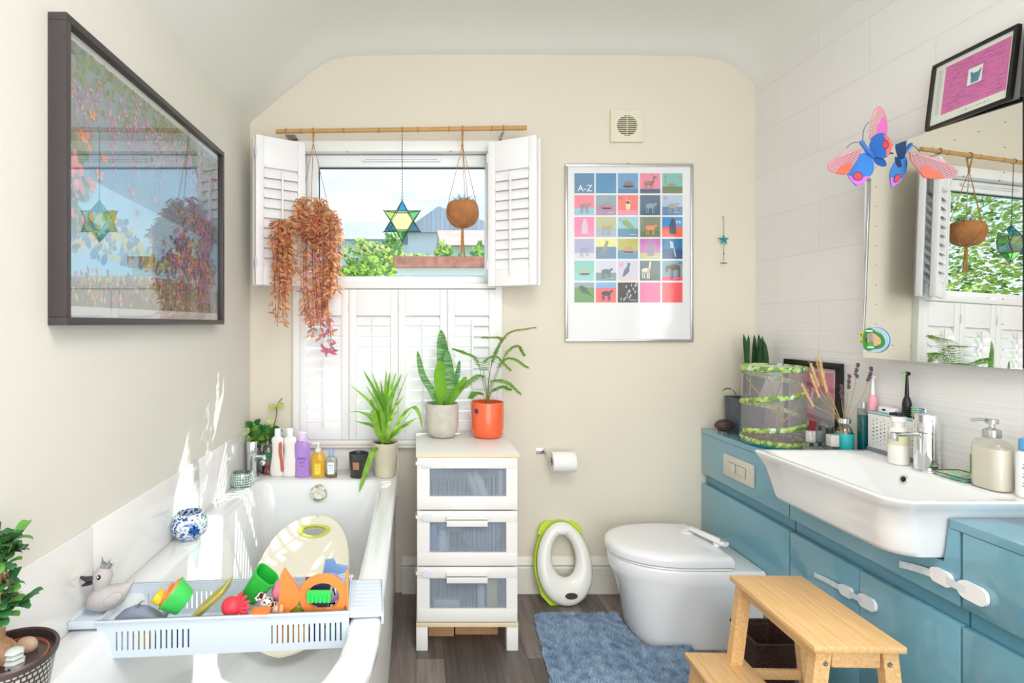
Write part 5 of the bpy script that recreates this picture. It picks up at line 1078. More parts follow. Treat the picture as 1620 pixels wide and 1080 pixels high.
# ---- toilet roll holder
hz = 1.25-(713-512)/F*YB; hx = (855-658)/F*YB
t = thing('toilet_roll_holder', 'small chrome toilet roll holder on the wall right of the chest', 'toilet roll holder', (hx, YB, hz))
MB().box(-.020, .020, -.005, 0, -.0135, .0135, bev=.001).put('wall_plate', chrome, t)
MB().tube(smooth_curve([(.012, -.004, 0), (.020, -.02, 0), (.027, -.055, -.004), (.028, -.075, -.012)], 4), .005, 10).tube([(.028, -.07, -.022), (.150, -.07, -.022)], .006, 12).tube([(.028, -.073, -.010), (.028, -.070, -.022)], .006, 10).put('arm', chrome, t)
for s_ in (-.010, .010): MB().lathe([(.001, 0), (.0032, 0), (.002, .0014), (.001, .0016)], n=10, M=TR(s_, -.0055, 0) @ Matrix.Rotation(pi/2, 4, 'X')).put('screw', steel, t)
t = thing('toilet_roll', 'white toilet roll on the chrome holder', 'toilet roll', (hx+.086, YB-.07, hz-.022-.011))
m = MB().lathe([(.0205, -.052), (.0445, -.052), (.0455, -.050), (.0455, .050), (.0445, .052), (.0205, .052), (.0205, -.052)], n=44, cap0=False, cap1=False, M=Matrix.Rotation(pi/2, 4, 'Y')); m.put('paper', mat('tissue', '#f7f6f3', .95, bump=.3, bs=200), t)
MB().lathe([(.018, -.0515), (.0202, -.0515), (.0202, .0515), (.018, .0515), (.018, -.0515)], n=30, cap0=False, cap1=False, M=Matrix.Rotation(pi/2, 4, 'Y')).put('tube', mat('roll_card', '#b5a48c', .9), t)
# ================================================================ LARGE PICTURE ON THE LEFT WALL
PY0, PZ0, PW, PH = 1.15, 1.247, .95, .656
t = thing('picture_frame', 'large dark-framed glazed garden print on the left wall', 'picture', (XL, PY0+PW/2, PZ0))
fm = mat('dark_frame', '#453f40', .35, var=.05, vs=40); f_ = .017; M = on_left(XL, PY0, PZ0)
m = MB(); m.box(0, PW, 0, f_, .0005, .040, bev=.0015, M=M).box(0, PW, PH-f_, PH, .0005, .040, bev=.0015, M=M).box(0, f_, f_, PH-f_, .0005, .040, bev=.0015, M=M).box(PW-f_, PW, f_, PH-f_, .0005, .040, bev=.0015, M=M); m.put('frame', fm, t, w_=True)
pal = ['#eef0ee']; m = MB(); rnd = random.Random(12)
m.box(f_-.002, PW-f_+.002, f_-.002, PH-f_+.002, .004, .020, 0, M=M)
lay = [.0204]
def shp(pts, c):
    lay[0] += .0000015; m.flat(pts, pc(c), M @ TR(0, 0, lay[0]))
b = .034; ax0, ax1, az0, az1 = b-.012, PW-b+.012, b+.008, PH-b
shp([(ax0, az0), (ax1, az0), (ax1, az1), (ax0, az1)], '#aee0f6')
shp([(ax0, .40), (ax1, .40), (ax1, az1), (ax0, az1)], '#83a9b8'); shp([(ax0, .34), (ax1, .30), (ax1, .42), (ax0, .42)], '#7fa9bf')
shp([(ax0, az0), (ax1, az0), (ax1, .12), (.6, .14), (.3, .13), (ax0, .105)], '#8f9b86')
def dab(x, z, rx, rz, c, a=0, n=7):
    if not (ax0+.002 < x-rx and x+rx < ax1-.002 and az0 < z-rz and z+rz < az1): return
    ca, sa = cos(a), sin(a); shp([(x+rx*cos(2*pi*k/n)*ca-rz*sin(2*pi*k/n)*sa, z+rx*cos(2*pi*k/n)*sa+rz*sin(2*pi*k/n)*ca) for k in range(n)], c)
for _ in range(330):  # distant hill, roofs, gold trees
    x = rnd.uniform(.04, .9); z = .15+.10*abs(sin(x*7))*rnd.random()+rnd.uniform(0, .03); dab(x, z, rnd.uniform(.008, .02), rnd.uniform(.006, .014), rnd.choice(['#5d93a6', '#dfc66e', '#8ab07a', '#6fa7c4', '#c9cf8a', '#4f7fa0']), rnd.random())
for k in range(40): z = rnd.uniform(az0+.01, .11); x = rnd.uniform(.06, .5); shp([(x-.03, z), (x, z+.004), (x+.03, z), (x, z+.0015)], rnd.choice(['#b3a48a', '#6f7d70', '#c9bfa5']))
for _ in range(360):  # meadow flowers at the bottom
    x = rnd.uniform(.05, .9); z = rnd.uniform(az0+.006, .13+.05*(x > .5)); dab(x, z, .004, rnd.uniform(.006, .012), rnd.choice(['#e9ded6', '#c98fb0', '#6f9a5e', '#8d6fae', '#4f8a76', '#d8cf88', '#ef9fa6']), rnd.uniform(-.6, .6), 5)
for _ in range(700):  # green canopy at the top
    x = rnd.uniform(.02, .93); z = az1-abs(rnd.gauss(0, .05))-(.0 if x < .6 else .02); dab(x, z, rnd.uniform(.006, .013), rnd.uniform(.003, .006), rnd.choice(['#5f8a4c', '#7fa25a', '#48754a', '#93a860', '#6b8f7c']), rnd.uniform(-1, 1), 5)
for s_ in range(34):  # wisteria strands
    x = .045+s_*.0265+rnd.uniform(-.008, .008); top_ = az1-rnd.uniform(.02, .10); ln = rnd.uniform(.10, .27)*(1 if x < .75 else .7); n = int(ln/.0075)
    for k in range(n):
        q = k/n; wv = .012*(1-q)**.7+.002
        dab(x+rnd.uniform(-1, 1)*wv, top_-q*ln, .0045*(1.3-q), .0045*(1.2-.6*q), rnd.choice(['#d98fc6', '#c77fbe', '#e6a6d2', '#b06fb4', '#e9b9c9']), 0, 6)
for _ in range(420):  # flower column on the right, rose bush on the left
    x = rnd.gauss(.80, .045); z = rnd.uniform(az0+.02, .38); dab(x, z, .006, .008, rnd.choice(['#c98fb8', '#b79ac9', '#7f8fb8', '#dfa6b2', '#8f9fae']), rnd.random(), 5)
for _ in range(150): x = abs(rnd.gauss(0, .035))+.03; z = rnd.uniform(.22, .42); dab(x, z, .009, .012, rnd.choice(['#5f8a5a', '#4f7a52', '#ef8a86', '#7f9f62']), rnd.random(), 6)
for x, z in ((.035, .385), (.055, .36), (.045, .335), (.075, .345), (.06, .31), (.035, .30)): dab(x, z, .014, .014, '#f08d88', 0, 10); dab(x+.002, z+.003, .007, .007, '#f7b3a6', 0, 8)
for x, z, s_ in ((.03, .50, 1), (.12, .485, .9), (.09, .425, 1.1), (.17, .40, .9), (.15, .355, 1), (.12, .32, .9), (.30, .35, .7), (.42, .36, .7), (.60, .36, .7), (.72, .37, .8), (.64, .34, .6), (.33, .30, .6)):  # orange butterflies
    for a_ in (-1, 1): dab(x+a_*.009*s_, z+.004*s_, .010*s_, .007*s_, '#f2935a', a_*.6, 8); dab(x+a_*.006*s_, z-.007*s_, .006*s_, .005*s_, '#f7b98c', -a_*.5, 7)
for _ in range(150): x = rnd.gauss(.62, .05); z = rnd.gauss(.20, .05); dab(x, z, .006, .009, rnd.choice(['#6f88b4', '#a67fa8', '#ef8a86', '#4f7a8a', '#d8a6a6']), rnd.random(), 6)
m.put('print', [mat('print_'+c[1:], c, .6) for c in pal] if False else [mat('poster_'+c[1:], c, .6) for c in pal], t, w_=True, recalc=False)
MB().box(f_-.001, PW-f_+.001, f_-.001, PH-f_+.001, .0285, .030, M=M).put('glazing', clear('picture_glass_old', '#ffffff', .17, 1, .012, edge=.14), t, w_=True)

# ================================================================ TOILET CORNER
def D(xb, xs, xf, hw, z, yc=2.27, n=26, p=.92, back=0):
    pts = [(xb, yc+hw-back, z)]
    for k in range(n+1):
        a = pi*k/n; c_, s_ = cos(a), sin(a); pts.append((xs-(xs-xf)*abs(s_)**p, yc+hw*math.copysign(abs(c_)**.92, c_), z))
    return pts+[(xb, yc-hw+back, z)]
t = thing('toilet', 'white back-to-wall toilet with its lid down', 'toilet', (1.06, 2.27, 0))
MB().loft([D(1.326, 1.00, .875, .162, 0, p=.62), D(1.326, 1.00, .869, .165, .012, p=.62), D(1.326, 1.01, .860, .167, .09, p=.68), D(1.326, 1.03, .838, .173, .17, p=.78), D(1.326, 1.05, .817, .179, .225, p=.86), D(1.326, 1.07, .806, .184, .245), D(1.326, 1.07, .799, .186, .258), D(1.326, 1.07, .797, .187, .300), D(1.324, 1.07, .800, .184, .308), D(1.322, 1.07, .805, .181, .310)]).put('pan', ceramic, t, w_=True, sharp=50)
MB().loft([D(1.200, 1.06, .800, .184, .3115), D(1.202, 1.06, .796, .187, .314), D(1.202, 1.06, .797, .186, .319), D(1.198, 1.06, .803, .182, .3205)]).put('seat', mat('toilet_plastic', '#f3f3f5', .12, coat=.3), t, w_=True, sharp=50)
MB().loft([D(1.203, 1.06, .796, .185, .3215, back=.004), D(1.208, 1.06, .788, .190, .325, back=.004), D(1.209, 1.06, .786, .191, .345, back=.006), D(1.206, 1.06, .790, .188, .356, back=.008), D(1.198, 1.06, .801, .178, .364, back=.012), D(1.180, 1.06, .824, .158, .3685, back=.014), D(1.12, 1.05, .90, .10, .371), D(1.08, 1.05, 1.0, .03, .3715)]).put('lid', mat('toilet_plastic', '#f3f3f5', .12, coat=.3), t, w_=True, sharp=50)
lt = thing('toilet_lid_lock', 'white child safety latch stuck on the toilet lid with a grey button', 'child lock', (1.165, 2.31, .372))
pad = mat('lock_white', '#f6f6f7', .3)
MB().prism(ellipse(0, 0, .030, .024), .004, M=TR(1.150, 2.325, .3705)).put('pad', pad, lt, w_=True); MB().prism(ellipse(0, 0, .022, .018), .008, M=TR(1.172, 2.345, .372)).put('hinge_pad', pad, lt, w_=True)
a0, a1 = Vector((1.160, 2.325, .386)), Vector((1.212, 2.150, .388))
MB().tube([a0, a0.lerp(a1, .04), a0.lerp(a1, .96), a1], [.010, .016, .018, .015], 12, sq=.65).put('arm', pad, lt, w_=True)
MB().ell(tuple(a0.lerp(a1, .93)+Vector((0, 0, .009))), (.013, .014, .006)).put('button', mat('lock_grey', '#9ea0a4', .4), lt, w_=True, label='grey release button')
MB().prism(ellipse(0, 0, .013, .013), .012, M=TR(1.196, 2.185, .3675)).put('post', pad, lt, w_=True)
# toddler seat leaning on the skirting
t = thing('toddler_toilet_seat', 'white and lime green toddler toilet seat leaning on the skirting board', 'toilet seat', (.672, 2.43, .001), rot=(R(-17), 0, R(4)))
def ring_(ax, az, cz, y, n=48, cx=0, p=1.0): return [(cx+ax*math.copysign(abs(cos(2*pi*k/n))**p, cos(2*pi*k/n))*(1-.10*sin(2*pi*k/n)), y, cz+az*sin(2*pi*k/n)) for k in range(n)]
sw = mat('seat_white_plastic', '#f5f4ee', .22, coat=.2); lime = mat('lime_rubber', '#b9dc2e', .4)
MB().loft([ring_(.120, .172, .178, .012), ring_(.126, .176, .178, .000), ring_(.124, .174, .178, -.012), ring_(.112, .160, .178, -.026), ring_(.090, .136, .185, -.030), ring_(.070, .108, .200, -.024), ring_(.058, .090, .208, -.010), ring_(.056, .088, .208, .006), ring_(.060, .094, .208, .012), ring_(.120, .172, .178, .012)], 0, False, False).put('seat_ring', sw, t, sharp=80)
m = MB().ell((0, -.020, .336-.02), (.040, .012, .018)); m.put('splash_guard', sw, t)
m = MB(); m.loft([ring_(.126, .176, .180, .012), ring_(.133, .182, .180, .016), ring_(.133, .182, .180, .024), ring_(.070, .104, .205, .024), ring_(.066, .098, .205, .012)], 0, False, False)
m.put('base_ring', lime, t, label='lime green rubber rim', sharp=60)
for s_ in (-1, 1): MB().prism([(s_*.020, .350), (s_*.060, .358), (s_*.085, .345), (s_*.108, .300), (s_*.060, .300)], .010, M=TR(0, .026, 0) @ RX).put('grip_pad', lime, t, label='lime green grip')
MB().prism([(-.120, .090), (-.112, .045), (-.075, .004), (-.045, .002), (-.010, .008), (-.05, .06)], .010, M=TR(0, .026, 0) @ RX).put('grip_pad', lime, t, label='lime green grip')
MB().prism(ellipse(.010, .046, .028, .013, 24), .003, M=TR(0, -.0292, 0) @ RX).put('carry_hole', mat('hole_brown', '#4a3a30', .8), t, label='dark oval carrying hole')

# ================================================================ BATH MAT
t = thing('bath_mat', 'blue shaggy bath mat curled up against the foot of the toilet', 'bath mat', (.74, 2.05, 0))
bl = [mat('mat_blue', '#b0c6dc', .95), mat('mat_blue_dark', '#8fabc8', .95), mat('mat_blue_light', '#cadaea', .95)]
def inmat(x, y):
    if not (.455+.07*(y-1.7) < x < 1.045 and 1.74 < y < 2.362): return False
    if x > .98 and y > 2.098: return False
    if x > .862 and y > 2.27: return False
    if .862 < x <= .98 and ((.98-x)/.116)**2.8+(abs(y-2.27)/.172)**2.8 < 1: return False
    lx = .455+.07*(y-1.7)
    if x < lx+.05 and y > 2.312 and math.hypot(x-lx-.05, y-2.312) > .05: return False
    return True
def mz(x, y):
    h = .007+.002*sin(x*23)*cos(y*19)
    if x > .80 and y < 2.14:      # rolled edge against the pan
        d = 2.10-y
        if 0 <= d < .09: h += .020*(sin(pi*min(1, (d+.02)/.11)))*min(1, (x-.80)/.06)
    return h
st_ = .012; m = MB(); idx = {}; V = []; Fs = []
xs = [.44+i*st_ for i in range(52)]; ys = [1.62+i*st_ for i in range(63)]
for j in range(len(ys)-1):
    for i in range(len(xs)-1):
        if inmat(xs[i]+st_/2, ys[j]+st_/2):
            q = []
            for (a, b_) in ((i, j), (i+1, j), (i+1, j+1), (i, j+1)):
                if (a, b_) not in idx: idx[(a, b_)] = len(V); V.append((xs[a], ys[b_], mz(xs[a], ys[b_])))
                q.append(idx[(a, b_)])
            Fs.append(tuple(q))
m.add(V, Fs); n0 = len(V)
V2 = [(x, y, .0008) for x, y, z in V]; F2 = [tuple(i for i in f[::-1]) for f in Fs]; m.add(V2, F2)
ec = {}
for f in Fs:
    for k in range(4):
        e = (f[k], f[(k+1) % 4]); ec[tuple(sorted(e))] = ec.get(tuple(sorted(e)), 0)+1
for (a, b_), c_ in ec.items():
    if c_ == 1: m.f.append((a, b_, b_+n0, a+n0)); m.m.append(0)
m.put('backing', bl[1], t, w_=True)
rnd = random.Random(8); m = MB(); cnt = 0
clump = lambda x, y: sin(x*61+sin(y*47)*1.7)*cos(y*53+sin(x*39)*2)
while cnt < 52000:
    x, y = rnd.uniform(.44, 1.05), rnd.uniform(1.62, 2.37)
    if not inmat(x, y): continue
    cnt += 1; z = mz(x, y)-.002; c_ = clump(x, y); h = rnd.uniform(.009, .015); a = rnd.uniform(0, 2*pi); lx_, ly_ = .007*c_+rnd.uniform(-.005, .005), .006*clump(y, x)+rnd.uniform(-.005, .005); wv = .0013
    if x > .86 and y > 2.05: ly_ = -abs(ly_)
    o = len(m.v); m.v += [(x-wv*cos(a), y-wv*sin(a), z), (x+wv*cos(a), y+wv*sin(a), z), (x+lx_, y+ly_, z+h)]; m.f.append((o, o+1, o+2)); m.m.append(1 if c_ < -.55 and rnd.random() < .7 else rnd.choice((0, 0, 0, 2, 1)))
m.put('pile', bl, t, w_=True, recalc=False, kind='stuff')

# ================================================================ VANITY RUN
teal = mat('teal_gloss', '#76abbe', .10, coat=.6, var=.01, vs=2); teal_in = mat('teal_channel', '#649bb0', .25)
VX = 1.328
def channel(t, y0, y1):
    MB().box(VX+.022, VX+.040, y0+.001, y1-.001, .500, .575).box(VX+.004, VX+.0219, y0+.001, y1-.001, .500, .505).put('finger_channel', teal_in, t, w_=True)
def unit(lab, y0, y1, doors, top, ztop=.742):
    t = thing('vanity_unit', lab, 'cabinet', ((VX+XR)/2, (y0+y1)/2, 0), group='teal vanity units along the tiled wall')
    MB().box(VX+.041, XR-.003, y0+.001, y1-.001, .08, ztop).put('carcass', mat('carcass_teal', '#5a93aa', .4), t, w_=True)
    MB().box(VX+.045, XR-.003, y0+.001, y1-.001, 0, .079).put('plinth', teal, t, w_=True)
    for a, b in doors: MB().box(VX, VX+.018, a+.0015, b-.0015, .082, .513, bev=.0015).put('door', teal, t, w_=True)
    channel(t, y0, y1); return t
u1 = unit('teal cabinet unit behind the toilet with the flush plate', 1.957, 2.556, [(1.957, 2.556)], None)
MB().box(VX, VX+.018, 1.9585, 2.555, .560, .742, bev=.0015).put('upper_panel', teal, u1, w_=True)
u2 = unit('teal cabinet unit under the white basin with two doors', 1.342, 1.953, [(1.342, 1.6475), (1.6475, 1.953)], None, .640)
np_ = [(-1.9515, .560), (-1.3435, .560), (-1.3435, .742), (-1.372, .742), (-1.376, .70), (-1.384, .652), (-1.884, .652), (-1.888, .70), (-1.892, .742), (-1.9515, .742)]
MB().prism([(y, z) for y, z in np_], .018, M=Matrix(((0, 0, -1, VX+.018), (-1, 0, 0, 0), (0, 1, 0, 0), (0, 0, 0, 1)))).put('upper_panel', teal, u2, w_=True, sharp=20)
u3 = unit('teal drawer unit at the near end of the vanity, right of the basin', .742, 1.338, [(.742, 1.338)], None)
MB().box(VX, VX+.018, .7435, 1.3365, .560, .742, bev=.0015).put('drawer_front', teal, u3, w_=True)
for y0, y1, l in ((1.894, 2.557, 'teal worktop left of the basin, under the butterfly cage'), (.74, 1.368, 'teal worktop at the near end, right of the basin')):
    tag(MB().box(VX-.002, XR-.001, y0, y1, .7435, .766, bev=.001).put('worktop', teal), l, 'worktop')
# flush plate
t = thing('flush_plate', 'pale rectangular dual flush plate on the teal panel above the toilet', 'flush plate', (VX, 2.256, .650)); fp = mat('plate_satin', '#dad6cc', .25, .15)
M = on_right(VX-.0004, 2.362, .606); MB().box(0, .208, 0, .090, .0, .009, bev=.002, M=M).put('plate', fp, t, w_=True)
for a, b in ((.045, .092), (.099, .163)):
    MB().box(a, b, .024, .064, .0095, .0100, M=M).put('button_gap', mat('plate_line', '#6f6a62', .5), t, w_=True); MB().box(a+.0012, b-.0012, .0252, .0628, .0101, .0125, bev=.001, M=M).put('button', fp, t, w_=True)
# basin
t = thing('basin', 'large white semi-recessed washbasin on the teal vanity', 'washbasin', (1.38, 1.61, .652))
def br_(x0, x1, y0, y1, z, r): return [(x, y, z) for x, y in roundrect(x0, x1, y0, y1, r, 8)]
rg = [br_(1.235, 1.50, 1.405, 1.868, .654, [.01, .03, .06, .01]), br_(1.222, 1.52, 1.394, 1.876, .658, [.01, .03, .065, .01]), br_(1.214, 1.53, 1.389, 1.880, .672, [.01, .028, .065, .01]), br_(1.204, 1.55, 1.382, 1.884, .72, [.008, .022, .065, .008]), br_(1.192, 1.574, 1.374, 1.888, .766, [.004, .016, .062, .004]),
      br_(1.178, 1.576, 1.356, 1.892, .790, [.004, .012, .06, .004]), br_(1.165, 1.578, 1.334, 1.897, .810, [.004, .010, .058, .004]), br_(1.165, 1.578, 1.332, 1.898, .814, [.004, .010, .058, .004]), br_(1.169, 1.576, 1.336, 1.894, .8175, [.004, .010, .055, .004]),
      br_(1.186, 1.462, 1.353, 1.878, .8165, [.03, .03, .05, .04]), br_(1.190, 1.458, 1.357, 1.870, .812, [.035, .035, .05, .045]), br_(1.205, 1.448, 1.372, 1.830, .790, [.05, .05, .05, .05]), br_(1.228, 1.438, 1.395, 1.770, .750, [.05, .05, .05, .05]), br_(1.250, 1.425, 1.42, 1.70, .722, [.05, .05, .05, .05]), br_(1.29, 1.40, 1.46, 1.62, .714, [.04, .04, .04, .04])]
MB().loft(rg, 0, True, True).put('bowl', ceramic, t, w_=True, sharp=45)
M = TR(1.4475, 1.630, .7885) @ Matrix.Rotation(R(-90+18), 4, 'Y')
MB().lathe([(.0085, -.002), (.0085, .003), (.0125, .0035), (.0135, .0015), (.0135, -.002)], n=24, cap0=False, cap1=False, M=M).put('overflow_ring', chrome, t, w_=True); MB().lathe([(.001, .001), (.0085, .001)], n=20, cap1=True, M=M).put('overflow_hole', mat('overflow_dark', '#4d4438', .6), t, w_=True)
MB().lathe([(.001, 0), (.020, .0), (.022, .003), (.015, .006), (.001, .007)], c=(1.345, 1.54, .7145)).put('waste', chrome, t, w_=True)
DZ = .8178
# mixer
t = thing('basin_mixer_tap', 'tall cylindrical chrome mixer tap on the washbasin', 'tap', (1.507, 1.622, DZ))
MB().lathe([(.034, 0), (.034, .003), (.030, .005), (.030, .112)], n=36).put('body', chrome, t)
MB().lathe([(.0305, .114), (.0305, .163), (.029, .166), (.001, .1665)], n=36).put('lever_cap', chrome, t)
MB().box(-.108, -.012, -.011, .011, .100, .113, bev=.005, seg=3).put('spout', chrome, t)
MB().lathe([(.0105, 0), (.0115, .003), (.0115, .016), (.0095, .018)], n=20, M=TR(-.098, 0, .088)).put('aerator', chrome, t)
# latch straps
def latch(lab, y0, z0, y1, z1, y2, z2, yend, zend, s=1.0):
    t = thing('cupboard_lock', lab, 'child lock', (VX-.001, y1, z1), group='child locks on the vanity doors'); sm = mat('strap_frost', '#dfe9ee', .35)
    def pd(yc, zc, ly, lz, th): 
        ang = math.atan2(z2-z1, -(y2-y1)); MB().prism(roundrect(-ly, ly, -lz, lz, lz*.85, 6), th, M=TR(VX-.0006, yc, zc) @ Matrix(((0, 0, -1, 0), (-1, 0, 0, 0), (0, 1, 0, 0), (0, 0, 0, 1))) @ Matrix.Rotation(ang, 4, 'Z')).put('pad', pad, t, w_=True)
    pd(y1, z1, .026*s, .0165*s, .009); pd(y2, z2, .031*s, .019*s, .009)
    c = smooth_curve([(VX-.004, yend, zend), (VX-.006, yend*.5+y1*.5, zend*.5+z1*.5+.003), (VX-.0075, y1, z1), (VX-.009, (y1+y2)/2, (z1+z2)/2), (VX-.0075, y2, z2)], 5)
    m = MB(); hw = .0085*s; m.loft([[(p.x, p.y, p.z-hw), (p.x, p.y, p.z+hw), (p.x-.0014, p.y, p.z+hw), (p.x-.0014, p.y, p.z-hw)] for p in c]); m.put('strap', sm, t, w_=True)
    m = MB()
    for k in range(16): q = Vector((VX-.0054, yend, zend)).lerp(Vector((VX-.0092, y1, z1)), .06+k*.05); m.box(q.x-.0018, q.x, q.y-.0008, q.y+.0008, q.z-hw*.7, q.z+hw*.7)
    m.put('ratchet', sm, t, w_=True)
latch('white child lock strap across the two doors under the basin', 1.825, .418, 1.690, .4285, 1.612, .4335, 1.828, .417)
latch('larger white child lock strap from the basin panel to the drawer front', 1.5, .596, 1.384, .613, 1.306, .611, 1.505, .593, 1.12)

# ---- butterfly cage
CZ = .7662
t = thing('butterfly_cage', 'pop-up net cage with a spiral green leafy band, on a teal tray', 'insect cage', (1.437, 2.215, CZ))
ex, ey, hh = .106, .135, .315
E_ = lambda k, n, s_=1: (ex*s_*cos(2*pi*k/n), ey*s_*sin(2*pi*k/n))
MB().lathe([(1.0, .0), (1.04, .004), (1.06, .012), (1.04, .012), (1.0, .006), (.001, .006)], n=56, M=Matrix.Diagonal((ex, ey, 1, 1)), cap1=True).put('tray', mat('tray_teal', '#187f94', .25, coat=.3), t, label='teal plastic tray')
n = 56
MB().loft([[(*E_(k, n, .975), z) for k in range(n)] for z in (.018, .10, .2, hh-.004)], 0, False, False).put('net', gauze('cage_net', '#f0ecee', .17), t, recalc=False)
MB().loft([[(*E_(k, n, s_), hh-.006) for k in range(n)] for s_ in (.98, .5)]+[[(0, 0, hh+.004)]*n], 0, False, False).put('net_top', gauze('cage_top', '#eceaec', .75), t, recalc=False)
lb = mat('leaf_band', '#8db63c', .6)
def bandm():
    m = lb; tt = m.node_tree; b = tt.nodes['Principled BSDF']; co = N(tt, 'ShaderNodeTexCoord'); v = N(tt, 'ShaderNodeTexVoronoi'); v.inputs['Scale'].default_value = 75; r = N(tt, 'ShaderNodeValToRGB'); r.color_ramp.interpolation = 'CONSTANT'
    e = r.color_ramp.elements; e[0].color = C('#6f9c4e'); e[1].position = .22; e[1].color = C('#b7cf6c')
    for p, c in ((.55, '#93b85a'), (.74, '#d5de90'), (.88, '#5f9c80'), (.93, '#d9ece6')): q = e.new(p); q.color = C(c)
    s_ = N(tt, 'ShaderNodeSeparateColor'); tt.links.new(co.outputs['Object'], v.inputs[0]); tt.links.new(v.outputs['Color'], s_.inputs[0]); tt.links.new(s_.outputs[0], r.inputs[0]); tt.links.new(r.outputs[0], b.inputs['Base Color'])
bandm()
def band(a0, a1, z0, z1, hw, name='spiral_band'):
    m = MB(); K = int(abs(a1-a0)/6); rr = []
    for k in range(K+1):
        q = k/K; a = R(a0+(a1-a0)*q); z = z0+(z1-z0)*q; c_, s_ = ex*cos(a), ey*sin(a)
        rr.append([(c_*.985, s_*.985, z-hw), (c_*1.0, s_*1.0, z-hw*.9), (c_*1.025, s_*1.025, z), (c_*1.0, s_*1.0, z+hw*.9), (c_*.985, s_*.985, z+hw)])
    m.loft(rr, 0, True, True); m.put(name, lb, t)
band(0, 360, .020, .020, .010, 'bottom_band'); band(0, 360, hh-.008, hh-.008, .010, 'top_band')
band(170, 530, .052, .172, .010); band(530, 900, .172, .305, .010)
ml = mat('leaf_litter', '#8a7468', .95, var=.5, vs=60, bump=1, bs=80); MB().lathe([(.95, .012), (.6, .026), (.001, .03)], n=32, M=Matrix.Diagonal((ex, ey, 1, 1))).put('leaf_litter', ml, t)
tw = mat('twig', '#b38f6c', .85, var=.2, vs=40)
for pts in ([(-.02, -.05, .02), (-.01, -.04, .14), (-.03, -.02, .26), (-.06, 0, .30)], [(.03, .0, .02), (.0, -.02, .12), (-.06, .02, .22), (-.09, .03, .27)], [(-.04, -.02, .02), (.0, -.04, .08), (.05, -.05, .14), (.09, -.03, .18)], [(.0, .03, .02), (.02, .03, .15), (.06, .04, .24)], [(-.07, 0, .02), (-.04, -.03, .06), (.02, -.06, .07), (.06, -.04, .03)], [(.01, -.05, .02), (.0, -.06, .10), (.012, -.05, .19)]):
    MB().tube(smooth_curve(pts, 6), .0024, 6).put('twig', tw, t)
rnd = random.Random(41); m = MB()
for _ in range(60): a, r = rnd.uniform(0, 2*pi), rnd.uniform(.1, .85); m.leaf((ex*r*cos(a), ey*r*sin(a), .026), (rnd.uniform(-1, 1), rnd.uniform(-1, 1), .3), (0, 0, 1), .022, .012, rnd.randrange(2))
m.leaf((-.05, -.07, .06), (1, 0, .1), (0, -1, 0), .05, .022, 1)
m.put('dry_leaves', [leafmat('dry_leaf', '#9a8a6a', .3, .1), leafmat('dull_leaf', '#77875c', .3, .1)], t, recalc=False)
# ---- dark snake plant in slate pot
t = thing('cylinder_snake_plant', 'dark snake plant in a square slate pot behind the butterfly cage', 'plant', (1.468, 2.455, CZ))
MB().loft([[(x, y, z) for x, y in roundrect(-.062*s_, .062*s_, -.058*s_, .058*s_, .008)] for z, s_ in ((0, .85), (.004, .87), (.150, 1.0), (.156, 1.0), (.156, .93), (.140, .92))]).put('pot', mat('slate_pot', '#56606a', .6, var=.15, vs=30), t); MB().box(-.05, .05, -.045, .045, .1405, .146).put('soil', soil, t)
dk = leafmat('snake_dark', '#2f5a33', .3, .1)
for i, (px_, top_, wv, lean) in enumerate(((1176, 528, .030, -.006), (1184, 529, .026, .012), (1193, 529, .030, -.012), (1200, 528, .034, -.006), (1206, 531, .030, .010), (1207, 548, .018, 0), (1219, 538, .034, .020))):
    xx = (px_-658)/F*2.455-1.468; zz = 1.25-(top_-512)/F*2.455-CZ; x0_ = max(-.045, min(.045, xx-lean*2)); MB().blade(smooth_curve([(x0_*.8, .01*((i % 3)-1), .14), ((x0_+xx)/2, .01*((i % 3)-1), zz*.7), (min(xx, .085), 0, zz)], 6), wv, 0, side=(1, .3, 0), fold=.35, prof=pf).put('leaf', dk, t, recalc=False)
MB().blade(smooth_curve([(-.04, -.02, .14), (-.07, -.03, .19), (-.10, -.03, .196), (-.118, -.03, .185)], 5), .013, 0, side=(0, 1, .3), fold=.3).put('leaf', dk, t, recalc=False)
# ---- brown shell ornament
t = thing('shell_ornament', 'small dark brown ribbed ornament at the far corner of the teal worktop', 'ornament', (1.366, 2.435, CZ)); m = MB()
for k in range(9):
    a = R(-80+k*20); m.tube([(.040*sin(u)*.95, .026*cos(u)*cos(a)*-1 if False else .026*sin(a)*cos(u), .030+.026*cos(a)*cos(u)) for u in [R(-90+j*15) for j in range(13)]], .0055, 6)
m.ell((0, 0, .030), (.037, .024, .025)); m.put('shell', mat('dark_brown_gloss', '#4b3b34', .35, var=.2, vs=50), t, sharp=60)
for a, b in ((-.026, -.014), (-.012, -.018), (.018, -.014), (-.020, .012), (.018, .012)): MB().tube([(a, b, .012), (a-.003, b-.003, 0)], [.0025, .0015], 6).put('foot', mat('dark_brown_gloss', '#4b3b34', .35), t)
